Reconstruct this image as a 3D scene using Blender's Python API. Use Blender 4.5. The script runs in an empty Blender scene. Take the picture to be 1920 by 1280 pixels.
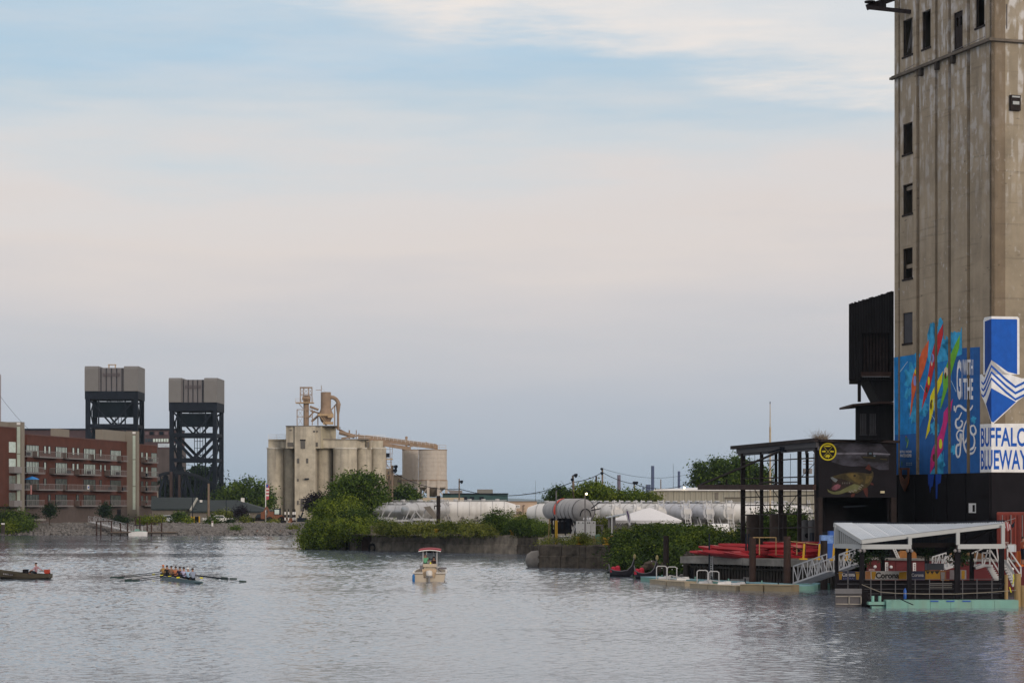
import bpy, bmesh, math, random
import numpy as np
from mathutils import Vector, Matrix
sc = bpy.context.scene
C = sc.collection
F = 4267.0; HZ = 942.0; CAMZ = 6.0
# ---------------------------------------------------------------- camera
cd = bpy.data.cameras.new('camera'); cam = bpy.data.objects.new('camera', cd); C.objects.link(cam)
cd.lens = 80; cd.sensor_width = 36; cd.shift_y = 302/1920.0; cd.clip_end = 20000; cd.clip_start = 1
cam.location = (0, 0, CAMZ); cam.rotation_euler = (math.radians(90), 0, 0)
sc.camera = cam
# ---------------------------------------------------------------- sky
SUN_EL = 12.0; SUN_AZ = 148.0      # degrees clockwise from +Y (the view direction): low, right and behind the camera
w = bpy.data.worlds.new('World'); sc.world = w; w.use_nodes = True
nt = w.node_tree; nt.nodes.clear()
def N(t, **k):
    n = nt.nodes.new(t)
    for a, b in k.items(): setattr(n, a, b)
    return n
L = nt.links.new
out = N('ShaderNodeOutputWorld'); bg = N('ShaderNodeBackground'); L(bg.outputs[0], out.inputs[0])
bg.inputs[1].default_value = 0.12
sky = N('ShaderNodeTexSky', sky_type='NISHITA', sun_disc=False)
sky.sun_elevation = math.radians(SUN_EL); sky.sun_rotation = math.radians(SUN_AZ); sky.air_density = 1.2; sky.dust_density = 2.0
tc = N('ShaderNodeTexCoord'); sep = N('ShaderNodeSeparateXYZ'); L(tc.outputs['Generated'], sep.inputs[0])
def srgb(r, g, b, a=1.0):
    f = lambda c: (c/255/12.92) if c/255 <= 0.04045 else ((c/255+0.055)/1.055)**2.4
    return (f(r), f(g), f(b), a)
# thin cloud veil: colour by height (haze at the horizon, pink belt above it)
ramp = N('ShaderNodeValToRGB'); el = ramp.color_ramp
def elev(py): return math.sin(math.atan((HZ-py)/F))
stops = [(945, (161,178,194)), (860, (172,185,200)), (760, (185,192,204)), (650, (199,200,207)), (540, (213,208,210)), (440, (224,215,212)), (340, (223,217,216)), (245, (211,216,221)),
         (160, (192,209,222)), (70, (179,205,225)), (0, (184,209,228)), (-350, (224,226,230)), (-1100, (237,236,238)), (-4500, (230,233,240))]
el.elements[0].position = 0.0; el.elements[0].color = srgb(*stops[0][1])
el.elements[1].position = 1.0; el.elements[1].color = srgb(*stops[-1][1])
for py, c in stops[1:]:
    e = el.elements.new(min(0.99, elev(py))); e.color = srgb(*c)
mz = N('ShaderNodeMath', operation='ADD'); L(sep.outputs[2], mz.inputs[0])
# warp the height with broad noise so that the belts drift
mp = N('ShaderNodeMapping'); mp.inputs['Scale'].default_value = (3, 3, 22); mp.inputs['Rotation'].default_value = (0.0, 0.13, 0)
L(tc.outputs['Generated'], mp.inputs[0])
no = N('ShaderNodeTexNoise'); no.inputs['Scale'].default_value = 1.6; no.inputs['Detail'].default_value = 5; no.inputs['Roughness'].default_value = 0.55
L(mp.outputs[0], no.inputs['Vector'])
ms = N('ShaderNodeMath', operation='MULTIPLY_ADD'); L(no.outputs[0], ms.inputs[0]); ms.inputs[1].default_value = 0.11; ms.inputs[2].default_value = -0.055
# fade the warp near the horizon
mf = N('ShaderNodeMath', operation='MULTIPLY'); mr = N('ShaderNodeMapRange'); L(sep.outputs[2], mr.inputs[0]); mr.inputs[2].default_value = 0.13
L(ms.outputs[0], mf.inputs[0]); L(mr.outputs[0], mf.inputs[1]); L(mf.outputs[0], mz.inputs[1]); L(mz.outputs[0], ramp.inputs[0])
# bright streaks of cloud and blue gaps, higher up
mp2 = N('ShaderNodeMapping'); mp2.inputs['Scale'].default_value = (2.4, 2.4, 16); mp2.inputs['Rotation'].default_value = (0.0, 0.16, 0.0); mp2.inputs['Location'].default_value = (0.35, 0.0, 0.15)
L(tc.outputs['Generated'], mp2.inputs[0])
n2 = N('ShaderNodeTexNoise'); n2.inputs['Scale'].default_value = 1.5; n2.inputs['Detail'].default_value = 9; n2.inputs['Roughness'].default_value = 0.6
L(mp2.outputs[0], n2.inputs['Vector'])
# a sheet of brighter cloud whose lower edge slants down to the right
e1 = N('ShaderNodeMath', operation='MULTIPLY_ADD'); L(sep.outputs[0], e1.inputs[0]); e1.inputs[1].default_value = 0.21; L(sep.outputs[2], e1.inputs[2])
e2 = N('ShaderNodeMath', operation='MULTIPLY_ADD'); L(n2.outputs[0], e2.inputs[0]); e2.inputs[1].default_value = 0.085; L(e1.outputs[0], e2.inputs[2])
r2 = N('ShaderNodeMapRange', interpolation_type='SMOOTHSTEP'); L(e2.outputs[0], r2.inputs[0]); r2.inputs[1].default_value = 0.240; r2.inputs[2].default_value = 0.260; r2.inputs[4].default_value = 0.95
# beyond that the sheet breaks up into patches
r4 = N('ShaderNodeMapRange', interpolation_type='SMOOTHSTEP'); L(n2.outputs[0], r4.inputs[0]); r4.inputs[1].default_value = 0.35; r4.inputs[2].default_value = 0.62; r4.inputs[3].default_value = 0.55
m5 = N('ShaderNodeMath', operation='MULTIPLY'); L(r2.outputs[0], m5.inputs[0]); L(r4.outputs[0], m5.inputs[1])
# faint streaks lower down
r3 = N('ShaderNodeMapRange', interpolation_type='SMOOTHSTEP'); L(n2.outputs[0], r3.inputs[0]); r3.inputs[1].default_value = 0.46; r3.inputs[2].default_value = 0.70; r3.inputs[4].default_value = 0.38
hi = N('ShaderNodeMapRange', interpolation_type='SMOOTHSTEP'); L(sep.outputs[2], hi.inputs[0]); hi.inputs[1].default_value = 0.05; hi.inputs[2].default_value = 0.15
m6 = N('ShaderNodeMath', operation='MULTIPLY'); L(r3.outputs[0], m6.inputs[0]); L(hi.outputs[0], m6.inputs[1])
mixb = N('ShaderNodeMix', data_type='RGBA'); L(m6.outputs[0], mixb.inputs[0]); L(ramp.outputs[0], mixb.inputs[6]); mixb.inputs[7].default_value = srgb(226,222,222)
mixc = N('ShaderNodeMix', data_type='RGBA'); L(m5.outputs[0], mixc.inputs[0]); L(mixb.outputs[2], mixc.inputs[6]); mixc.inputs[7].default_value = srgb(247,236,228)
sca = N('ShaderNodeVectorMath', operation='SCALE'); L(mixc.outputs[2], sca.inputs[0]); sca.inputs['Scale'].default_value = 1/0.12
veil = N('ShaderNodeMix', data_type='RGBA'); veil.inputs[0].default_value = 0.93
L(sky.outputs[0], veil.inputs[6]); L(sca.outputs[0], veil.inputs[7]); L(veil.outputs[2], bg.inputs[0])
# ---------------------------------------------------------------- sun (behind thin cloud)
sl = bpy.data.lights.new('sun', 'SUN'); sl.energy = 1.5; sl.angle = math.radians(14); sl.color = (1.0, 0.86, 0.72)
so = bpy.data.objects.new('sun', sl); C.objects.link(so)
a = math.radians(SUN_AZ); e_ = math.radians(SUN_EL)
sd = Vector((math.sin(a)*math.cos(e_), math.cos(a)*math.cos(e_), math.sin(e_)))
so.rotation_euler = sd.to_track_quat('Z', 'Y').to_euler(); so.location = (60, -30, 80)
sc.view_settings.view_transform = 'Standard'; sc.view_settings.look = 'None'; sc.view_settings.gamma = 1; sc.view_settings.exposure = 0
sc.view_settings.use_curve_mapping = False
sc.cycles.max_bounces = 6; sc.cycles.volume_bounces = 0

# ---------------------------------------------------------------- helpers
def at(px, py, Y): return Vector(((px-960)/F*Y, Y, CAMZ+(HZ-py)/F*Y))
def X_(px, Y): return (px-960)/F*Y
def Z_(py, Y): return CAMZ+(HZ-py)/F*Y
class MB:
    def __init__(s): s.v = []; s.f = []; s.m = []; s.cur = 0
    def add(s, vs, fs):
        b = len(s.v); s.v += [tuple(p) for p in vs]; s.f += [tuple(b+i for i in f) for f in fs]; s.m += [s.cur]*len(fs); return s
    def box(s, a, b):
        (x0,y0,z0),(x1,y1,z1) = a, b
        x0,x1 = sorted((x0,x1)); y0,y1 = sorted((y0,y1)); z0,z1 = sorted((z0,z1))
        return s.add([(x0,y0,z0),(x1,y0,z0),(x1,y1,z0),(x0,y1,z0),(x0,y0,z1),(x1,y0,z1),(x1,y1,z1),(x0,y1,z1)],
            [(0,3,2,1),(4,5,6,7),(0,1,5,4),(1,2,6,5),(2,3,7,6),(3,0,4,7)])
    def pbox(s, x0, y0, x1, y1, Y, d=1.0):
        return s.box((X_(x0,Y), Y, Z_(y1,Y)), (X_(x1,Y), Y+d, Z_(y0,Y)))
    def obox(s, c, h, rz=0, M=None):
        M = M or Matrix.Rotation(rz, 3, 'Z'); c = Vector(c)
        vs = [c + M @ Vector((h[0]*i, h[1]*j, h[2]*k)) for k in (-1,1) for i,j in ((-1,-1),(1,-1),(1,1),(-1,1))]
        return s.add(vs, [(0,3,2,1),(4,5,6,7),(0,1,5,4),(1,2,6,5),(2,3,7,6),(3,0,4,7)])
    def frame(s, p, q, up=Vector((0,0,1))):
        d = (q-p).normalized(); 
        if abs(d.dot(up)) > 0.99: up = Vector((0,1,0))
        x = d.cross(up).normalized(); y = x.cross(d); return x, y
    def bar(s, p, q, w=0.2, h=None):
        p = Vector(p); q = Vector(q); h = h or w; x, y = s.frame(p, q); x *= w/2; y *= h/2
        vs = [p-x-y, p+x-y, p+x+y, p-x+y, q-x-y, q+x-y, q+x+y, q-x+y]
        return s.add(vs, [(0,3,2,1),(4,5,6,7),(0,1,5,4),(1,2,6,5),(2,3,7,6),(3,0,4,7)])
    def tube(s, p, q, r, n=8, r2=None):
        p = Vector(p); q = Vector(q); r2 = r if r2 is None else r2; x, y = s.frame(p, q)
        vs = []
        for c, rr in ((p, r), (q, r2)):
            vs += [c + (x*math.cos(2*math.pi*i/n) + y*math.sin(2*math.pi*i/n))*rr for i in range(n)]
        fs = [(i, (i+1)%n, n+(i+1)%n, n+i) for i in range(n)] + [tuple(range(n-1,-1,-1)), tuple(range(n, 2*n))]
        return s.add(vs, fs)
    def path(s, pts, r, n=5):
        for a, b in zip(pts[:-1], pts[1:]): s.tube(a, b, r, n)
        return s
    def lathe(s, c, prof, n=16, axis='Z', M=None):
        c = Vector(c); vs = []; fs = []
        for r, z in prof:
            for i in range(n):
                t = 2*math.pi*i/n
                v = Vector((r*math.cos(t), r*math.sin(t), z))
                if axis == 'X': v = Vector((v.z, v.x, v.y))
                if axis == 'Y': v = Vector((v.x, v.z, v.y))
                if M: v = M @ v
                vs.append(c+v)
        for k in range(len(prof)-1):
            for i in range(n): fs.append((k*n+i, k*n+(i+1)%n, (k+1)*n+(i+1)%n, (k+1)*n+i))
        fs.append(tuple(range(n-1,-1,-1))); fs.append(tuple(range((len(prof)-1)*n, len(prof)*n)))
        return s.add(vs, fs)
    def prism(s, pts, off):
        off = Vector(off); n = len(pts); pts = [Vector(p) for p in pts]
        return s.add(pts + [p+off for p in pts], [tuple(range(n-1,-1,-1)), tuple(range(n, 2*n))] + [(i,(i+1)%n,n+(i+1)%n,n+i) for i in range(n)])
    def sphere(s, c, r, n=8, sz=1.0):
        k = n//2+1
        return s.lathe(c, [(max(1e-3, r*math.sin(math.pi*i/k)), -r*sz*math.cos(math.pi*i/k)) for i in range(k+1)], n)
KEEP = {}
def rootloc(p):
    while p.parent: p = p.parent
    return Vector(p.location)
def mkmesh(name, mb, mats, loc, smooth=False):
    me = bpy.data.meshes.new(name)
    vs = [(v[0]-loc[0], v[1]-loc[1], v[2]-loc[2]) for v in mb.v]
    me.from_pydata(vs, [], mb.f)
    for m in (mats if isinstance(mats, (list, tuple)) else [mats]): me.materials.append(m)
    if any(mb.m): me.polygons.foreach_set('material_index', mb.m)
    bm = bmesh.new(); bm.from_mesh(me); bmesh.ops.recalc_face_normals(bm, faces=bm.faces); 
    if smooth:
        for f in bm.faces: f.smooth = True
        for e in bm.edges:
            if len(e.link_faces) == 2 and e.calc_face_angle(0) > 0.7: e.smooth = False
    bm.to_mesh(me); bm.free(); me.update()
    return me
def thing(name, label, cat, loc=(0,0,0), group=None):
    o = bpy.data.objects.new(name, None); C.objects.link(o); o.location = loc; o.empty_display_size = 0.5
    o['label'] = label; o['category'] = cat
    if group: o['group'] = group
    return o
def part(name, mb, m, parent, smooth=False, label=None):
    o = bpy.data.objects.new(name, mkmesh(name, mb, m, rootloc(parent), smooth)); C.objects.link(o); o.parent = parent
    if label: o['label'] = label
    return o
def single(name, mb, m, label, cat, group=None, smooth=False):
    xs = [v[0] for v in mb.v]; ys = [v[1] for v in mb.v]; zs = [v[2] for v in mb.v]
    loc = ((min(xs)+max(xs))/2, (min(ys)+max(ys))/2, min(zs))
    o = bpy.data.objects.new(name, mkmesh(name, mb, m, loc, smooth)); C.objects.link(o); o.location = loc
    o['label'] = label; o['category'] = cat
    if group: o['group'] = group
    return o
def setting(name, mb, m, kind='structure', smooth=False):
    o = bpy.data.objects.new(name, mkmesh(name, mb, m, (0,0,0), smooth)); C.objects.link(o); o['kind'] = kind
    return o
def copy_tree(o, loc=None, rz=None, label=None, parent=None):
    c = o.copy(); C.objects.link(c); c.parent = parent
    if loc is not None: c.location = loc
    if rz is not None: c.rotation_euler = (0,0,rz) if not isinstance(rz, tuple) else rz
    if label: c['label'] = label
    for ch in list(o.children): copy_tree(ch, parent=c)
    return c
# ---------------------------------------------------------------- materials
MATS = {}
def mat(name, col, rough=0.7, var=0.15, scale=1.0, metal=0.0, streak=0.0, streakcol=None, bump=0.0, spec=0.3, stretch=(1,1,1), emit=None):
    if name in MATS: return MATS[name]
    m = bpy.data.materials.new(name); m.use_nodes = True; t = m.node_tree; b = t.nodes['Principled BSDF']
    b.inputs['Roughness'].default_value = rough; b.inputs['Metallic'].default_value = metal; b.inputs['Specular IOR Level'].default_value = spec
    col = tuple(col[:3]) + (1,)
    if emit:
        b.inputs['Base Color'].default_value = col; b.inputs['Emission Color'].default_value = col; b.inputs['Emission Strength'].default_value = emit
        MATS[name] = m; return m
    c = t.nodes.new('ShaderNodeTexCoord'); mp = t.nodes.new('ShaderNodeMapping'); mp.inputs['Scale'].default_value = tuple(scale*s for s in stretch)
    t.links.new(c.outputs['Object'], mp.inputs[0])
    n = t.nodes.new('ShaderNodeTexNoise'); n.inputs['Scale'].default_value = 1.0; n.inputs['Detail'].default_value = 6; n.inputs['Roughness'].default_value = 0.62
    t.links.new(mp.outputs[0], n.inputs['Vector'])
    r = t.nodes.new('ShaderNodeMapRange'); r.inputs[1].default_value = 0.3; r.inputs[2].default_value = 0.7
    r.inputs[3].default_value = 1-var; r.inputs[4].default_value = 1+var; t.links.new(n.outputs[0], r.inputs[0])
    v = t.nodes.new('ShaderNodeVectorMath'); v.operation = 'SCALE'; v.inputs[0].default_value = col[:3]; t.links.new(r.outputs[0], v.inputs['Scale'])
    last = v.outputs[0]
    if streak:
        mp2 = t.nodes.new('ShaderNodeMapping'); mp2.inputs['Scale'].default_value = (1.6*scale, 1.6*scale, 0.12*scale); t.links.new(c.outputs['Object'], mp2.inputs[0])
        n2 = t.nodes.new('ShaderNodeTexNoise'); n2.inputs['Detail'].default_value = 5; n2.inputs['Scale'].default_value = 1.2; t.links.new(mp2.outputs[0], n2.inputs['Vector'])
        r2 = t.nodes.new('ShaderNodeMapRange'); r2.inputs[1].default_value = 0.48; r2.inputs[2].default_value = 0.7; r2.inputs[3].default_value = 0; r2.inputs[4].default_value = streak
        t.links.new(n2.outputs[0], r2.inputs[0])
        mx = t.nodes.new('ShaderNodeMix'); mx.data_type = 'RGBA'; t.links.new(r2.outputs[0], mx.inputs[0]); t.links.new(last, mx.inputs[6])
        mx.inputs[7].default_value = tuple((streakcol or tuple(x*0.4 for x in col[:3]))[:3]) + (1,)
        last = mx.outputs[2]
    t.links.new(last, b.inputs['Base Color'])
    if bump:
        bu = t.nodes.new('ShaderNodeBump'); bu.inputs['Distance'].default_value = bump; bu.inputs['Strength'].default_value = 0.7
        t.links.new(n.outputs[0], bu.inputs['Height']); t.links.new(bu.outputs[0], b.inputs['Normal'])
    MATS[name] = m; return m
def leafmat(name, dark, mid, light, nscale=0.25):
    m = bpy.data.materials.new(name); m.use_nodes = True; t = m.node_tree; b = t.nodes['Principled BSDF']; o = t.nodes['Material Output']
    c = t.nodes.new('ShaderNodeTexCoord'); n = t.nodes.new('ShaderNodeTexNoise'); n.inputs['Scale'].default_value = nscale; n.inputs['Detail'].default_value = 3
    t.links.new(c.outputs['Object'], n.inputs['Vector'])
    g = t.nodes.new('ShaderNodeNewGeometry')
    a = t.nodes.new('ShaderNodeMath'); a.operation = 'MULTIPLY_ADD'; t.links.new(g.outputs['Random Per Island'], a.inputs[0]); a.inputs[1].default_value = 0.45; a.inputs[2].default_value = -0.22
    s = t.nodes.new('ShaderNodeMath'); s.operation = 'ADD'; t.links.new(n.outputs[0], s.inputs[0]); t.links.new(a.outputs[0], s.inputs[1])
    r = t.nodes.new('ShaderNodeValToRGB'); r.color_ramp.elements[0].position = 0.28; r.color_ramp.elements[0].color = dark+(1,)
    r.color_ramp.elements[1].position = 0.72; r.color_ramp.elements[1].color = light+(1,)
    e = r.color_ramp.elements.new(0.5); e.color = mid+(1,)
    t.links.new(s.outputs[0], r.inputs[0]); t.links.new(r.outputs[0], b.inputs['Base Color'])
    b.inputs['Roughness'].default_value = 0.75; b.inputs['Specular IOR Level'].default_value = 0.12
    tr = t.nodes.new('ShaderNodeBsdfTranslucent'); t.links.new(r.outputs[0], tr.inputs[0])
    mx = t.nodes.new('ShaderNodeMixShader'); mx.inputs[0].default_value = 0.25; t.links.new(b.outputs[0], mx.inputs[1]); t.links.new(tr.outputs[0], mx.inputs[2]); t.links.new(mx.outputs[0], o.inputs[0])
    MATS[name] = m; return m
conc = mat('concrete_pale', (0.42,0.385,0.315), 0.9, 0.26, 0.45, streak=0.6, streakcol=(0.16,0.15,0.14), bump=0.03)
conc_band = mat('concrete_whitewashed', (0.55,0.53,0.48), 0.9, 0.2, 0.8)
conc_old = mat('concrete_old_brown', (0.235,0.195,0.15), 0.92, 0.22, 0.55, streak=0.5, streakcol=(0.34,0.32,0.30), bump=0.03)
conc_wall = mat('concrete_seawall', (0.23,0.20,0.165), 0.95, 0.5, 1.0, streak=0.35, streakcol=(0.06,0.05,0.04), bump=0.08)
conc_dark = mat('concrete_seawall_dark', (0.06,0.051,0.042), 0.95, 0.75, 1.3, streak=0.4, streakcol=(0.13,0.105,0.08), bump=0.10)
conc_slab = mat('concrete_slab', (0.2,0.19,0.18), 0.9, 0.3, 1.5, bump=0.03)
brick = mat('brick_red', (0.078,0.026,0.017), 0.9, 0.2, 0.5, bump=0.01)
brick_dk = mat('brick_base', (0.09,0.07,0.065), 0.9, 0.15, 0.8)
beige = mat('beige_panel', (0.195,0.178,0.152), 0.85, 0.06, 0.4)
glass_pale = mat('curtained_glass', (0.50,0.60,0.58), 0.25, 0.2, 2.0, spec=0.5)
glass_dk = mat('dark_glass', (0.03,0.04,0.05), 0.08, 0.1, 2.0, spec=0.6)
glassfin = mat('pale_glass_block', (0.42,0.50,0.45), 0.3, 0.1, 1.0)
steel_dk = mat('steel_dark', (0.010,0.014,0.023), 0.75, 0.3, 0.5, spec=0.12)
steel_cw = mat('counterweight_dark', (0.007,0.013,0.020), 0.8, 0.2, 0.3, spec=0.1)
clad_grey = mat('cladding_grey', (0.145,0.14,0.15), 0.7, 0.06, 0.8, stretch=(6,6,0.2))
clad_lt = mat('cladding_light', (0.16,0.158,0.16), 0.7, 0.06, 0.6)
rail_m = mat('rail_grey', (0.19,0.18,0.185), 0.6, 0.1, 1)
tan = mat('tan_paint', (0.27,0.195,0.14), 0.7, 0.15, 0.7, streak=0.3)
tan_lt = mat('tan_rail', (0.42,0.30,0.18), 0.7, 0.15, 0.7)
tankp = mat('tank_panel', (0.44,0.40,0.36), 0.75, 0.08, 0.8, streak=0.25, streakcol=(0.3,0.22,0.15))
whitep = mat('white_paint', (0.66,0.66,0.66), 0.45, 0.08, 0.9, streak=0.2, streakcol=(0.4,0.39,0.37))
tank_white = mat('tank_white', (0.62,0.62,0.62), 0.42, 0.08, 0.7, streak=0.45, streakcol=(0.30,0.28,0.25), stretch=(1,1,0.3))
alu = mat('aluminium', (0.52,0.53,0.55), 0.32, 0.12, 0.9, metal=0.55, streak=0.35, streakcol=(0.3,0.29,0.28))
alu_r = mat('aluminium_rail', (0.42,0.43,0.45), 0.45, 0.08, 2, metal=0.2)
galv = mat('galvanised_roof', (0.50,0.555,0.62), 0.5, 0.06, 1.0, metal=0.0)
greytrim = mat('grey_trim', (0.36,0.38,0.39), 0.6, 0.06, 1)
black = mat('black_paint', (0.011,0.010,0.013), 0.85, 0.25, 0.6, spec=0.1)
black2 = mat('black_corrugated', (0.014,0.013,0.015), 0.75, 0.3, 0.8, stretch=(4,4,0.5), spec=0.15)
rust = mat('rusty_steel', (0.040,0.022,0.018), 0.85, 0.35, 1.5)
rust_dk = mat('rusty_dark_steel', (0.024,0.018,0.018), 0.8, 0.4, 1.5, spec=0.15)
wood_dk = mat('timber_dark', (0.045,0.038,0.034), 0.95, 0.4, 2, stretch=(3,3,0.4), bump=0.02)
wood = mat('timber_weathered', (0.17,0.13,0.10), 0.9, 0.25, 2, stretch=(3,3,0.4))
wood_y = mat('timber_yellow', (0.27,0.19,0.09), 0.9, 0.25, 2, stretch=(3,3,0.4))
teal = mat('teal_paint', (0.16,0.33,0.29), 0.6, 0.12, 1.0, streak=0.25, streakcol=(0.2,0.14,0.08))
redp = mat('red_wall', (0.14,0.028,0.031), 0.8, 0.12, 0.8)
kay_red = mat('red_plastic', (0.27,0.016,0.024), 0.4, 0.08, 1)
blue_pl = mat('blue_plastic', (0.02,0.09,0.36), 0.4, 0.1, 1)
blue_wrap = mat('wrapped_blue', (0.14,0.25,0.52), 0.3, 0.35, 5)
yellow = mat('yellow_paint', (0.42,0.25,0.012), 0.6, 0.15, 2)
dirt = mat('ground_dirt', (0.13,0.115,0.085), 0.95, 0.3, 0.15, bump=0.03)
rockm = mat('rock_grey', (0.14,0.133,0.13), 0.9, 0.5, 0.9)
roof_green = mat('roof_shingle_green', (0.022,0.032,0.036), 0.85, 0.15, 1)
stucco = mat('wall_taupe', (0.165,0.15,0.135), 0.9, 0.08, 1)
purplebr = mat('dark_brick_far', (0.07,0.045,0.05), 0.9, 0.2, 0.4)
bush_mid = leafmat('leaves_mid', (0.014,0.029,0.007), (0.043,0.082,0.015), (0.11,0.165,0.028))
bush_dark = leafmat('leaves_dark', (0.006,0.014,0.008), (0.014,0.032,0.013), (0.03,0.058,0.02))
bush_lime = leafmat('leaves_lime', (0.034,0.062,0.009), (0.10,0.15,0.017), (0.21,0.26,0.03))
bush_oliv = leafmat('leaves_olive', (0.036,0.056,0.011), (0.11,0.14,0.025), (0.22,0.23,0.05))
leaf_purple = leafmat('leaves_purple', (0.008,0.006,0.010), (0.014,0.010,0.018), (0.026,0.018,0.03))
straw = leafmat('dry_stems', (0.14,0.10,0.07), (0.22,0.17,0.12), (0.3,0.24,0.17))
bark = mat('bark', (0.07,0.055,0.042), 0.95, 0.3, 2)
skinm = mat('skin', (0.28,0.15,0.105), 0.6, 0.05, 3)
hairm = mat('hair_dark', (0.02,0.014,0.012), 0.7, 0.2, 8)
# ---------------------------------------------------------------- foliage
def leaves(lobes, n, size, seed, clump=2.6, drop=0.0, zmin=None, flat=0.0):
    """lobes: list of (cx,cy,cz, rx,ry,rz). Leaf-sized quads gathered in clumps through the outer volume of the lobes."""
    rg = np.random.default_rng(seed); lb = np.array(lobes, float)
    wts = (lb[:,3]*lb[:,4]+lb[:,3]*lb[:,5]+lb[:,4]*lb[:,5]); wts /= wts.sum()
    nc = max(8, n//28)
    k = rg.choice(len(lb), nc, p=wts)
    d = rg.normal(size=(nc,3)); d[:,2] = d[:,2]*0.9+0.12; d /= np.linalg.norm(d,axis=1)[:,None]
    rad = (0.62+0.42*rg.random(nc)**0.6)*(1+0.13*rg.normal(size=nc).clip(-1.5,1.8))
    cc = lb[k,:3] + d*lb[k,3:]*rad[:,None]
    ci = rg.integers(0, nc, n); cs = size*clump*(0.55+rg.random(nc)*0.9)
    p = cc[ci] + rg.normal(size=(n,3))*cs[ci][:,None]*np.array([1+flat*.4,1+flat*.4,0.7-0.5*flat])*0.62
    if drop: p[:,2] -= drop*rg.random(n)**2
    if zmin is not None: keep = p[:,2] > zmin; p = p[keep]; ci = ci[keep]; 
    n = len(p)
    nr = rg.normal(size=(n,3))*0.75 + d[ci]*0.8 + np.array([0,0,0.35+flat]); nr /= np.linalg.norm(nr,axis=1)[:,None]
    t = np.cross(nr, rg.normal(size=(n,3))); t /= np.linalg.norm(t,axis=1)[:,None]; b = np.cross(nr,t)
    s = size*(0.55+0.9*rg.random(n))[:,None]; 
    v = np.stack([p-t*s*.5, p-b*s*.3+nr*s*.06, p+t*s*.5, p+b*s*.3+nr*s*.06],axis=1).reshape(-1,3)
    mb = MB(); mb.v = [tuple(x) for x in v.tolist()]; mb.f = [(4*i,4*i+1,4*i+2,4*i+3) for i in range(n)]; mb.m = [0]*n
    return mb
def quickmesh(name, mb, m, loc):
    me = bpy.data.meshes.new(name); a = np.array(mb.v) - np.array(loc); me.from_pydata(a.tolist(), [], mb.f); me.materials.append(m); return me
def plant(name, label, cat, lobes, n, size, seed, m, trunk=True, base=None, group=None, **k):
    lb = lobes; cx = sum(l[0] for l in lb)/len(lb); cy = sum(l[1] for l in lb)/len(lb)
    base = base or (cx, cy, min(l[2]-l[5] for l in lb))
    th = thing(name, label, cat, base, group)
    mb = leaves(lobes, n, size, seed, **k)
    o = bpy.data.objects.new('crown' if trunk else 'foliage', quickmesh('crown', mb, m, base)); C.objects.link(o); o.parent = th
    tb = MB(); B = Vector(base); rr = random.Random(seed)
    top = max(l[2] for l in lb)
    fork = Vector((B.x, B.y, B.z + (top-B.z)*0.4)); r = max(0.05, 0.035*(top-B.z))
    tb.tube(B-Vector((0,0,0.3)), fork, r*1.25, 7, r*0.8)
    for l in lb[:14]:
        c = Vector(l[:3]); mid = fork.lerp(c, 0.5)+Vector((0,0,0.1*(top-B.z))); tb.tube(fork, mid, r*0.55, 5, r*0.35); tb.tube(mid, c, r*0.35, 5, r*0.12)
    part('trunk' if trunk else 'stems', tb, bark, th)
    return th
def plobes(pts, Y, d=None, jit=0.0, seed=0):
    """pts: (px, py, rpx_x, rpx_y) -> ellipsoids about the depth Y"""
    rr = random.Random(seed); o = []
    for i, q in enumerate(pts):
        YY = (q[4] if len(q) > 4 else Y) + rr.uniform(-jit, jit); c = at(q[0], q[1], YY); rx = q[2]/F*YY; rz = q[3]/F*YY
        o.append((c.x, c.y, c.z, rx, d or rx, rz))
    return o
def textmesh(s, bold=0.0):
    cu = bpy.data.curves.new('t', 'FONT'); cu.body = s; cu.offset = bold; cu.resolution_u = 3; cu.fill_mode = 'FRONT'
    ob = bpy.data.objects.new('t', cu); C.objects.link(ob)
    dg = bpy.context.evaluated_depsgraph_get(); dg.update(); me = bpy.data.meshes.new_from_object(ob.evaluated_get(dg))
    vs = [tuple(v.co) for v in me.vertices]; fs = [tuple(p.vertices) for p in me.polygons]
    bpy.data.objects.remove(ob); bpy.data.curves.remove(cu); bpy.data.meshes.remove(me)
    xs = [v[0] for v in vs]; ys = [v[1] for v in vs]; x0, x1, y0, y1 = min(xs), max(xs), min(ys), max(ys)
    return [((v[0]-x0)/(x1-x0), (v[1]-y0)/(y1-y0)) for v in vs], fs
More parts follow.
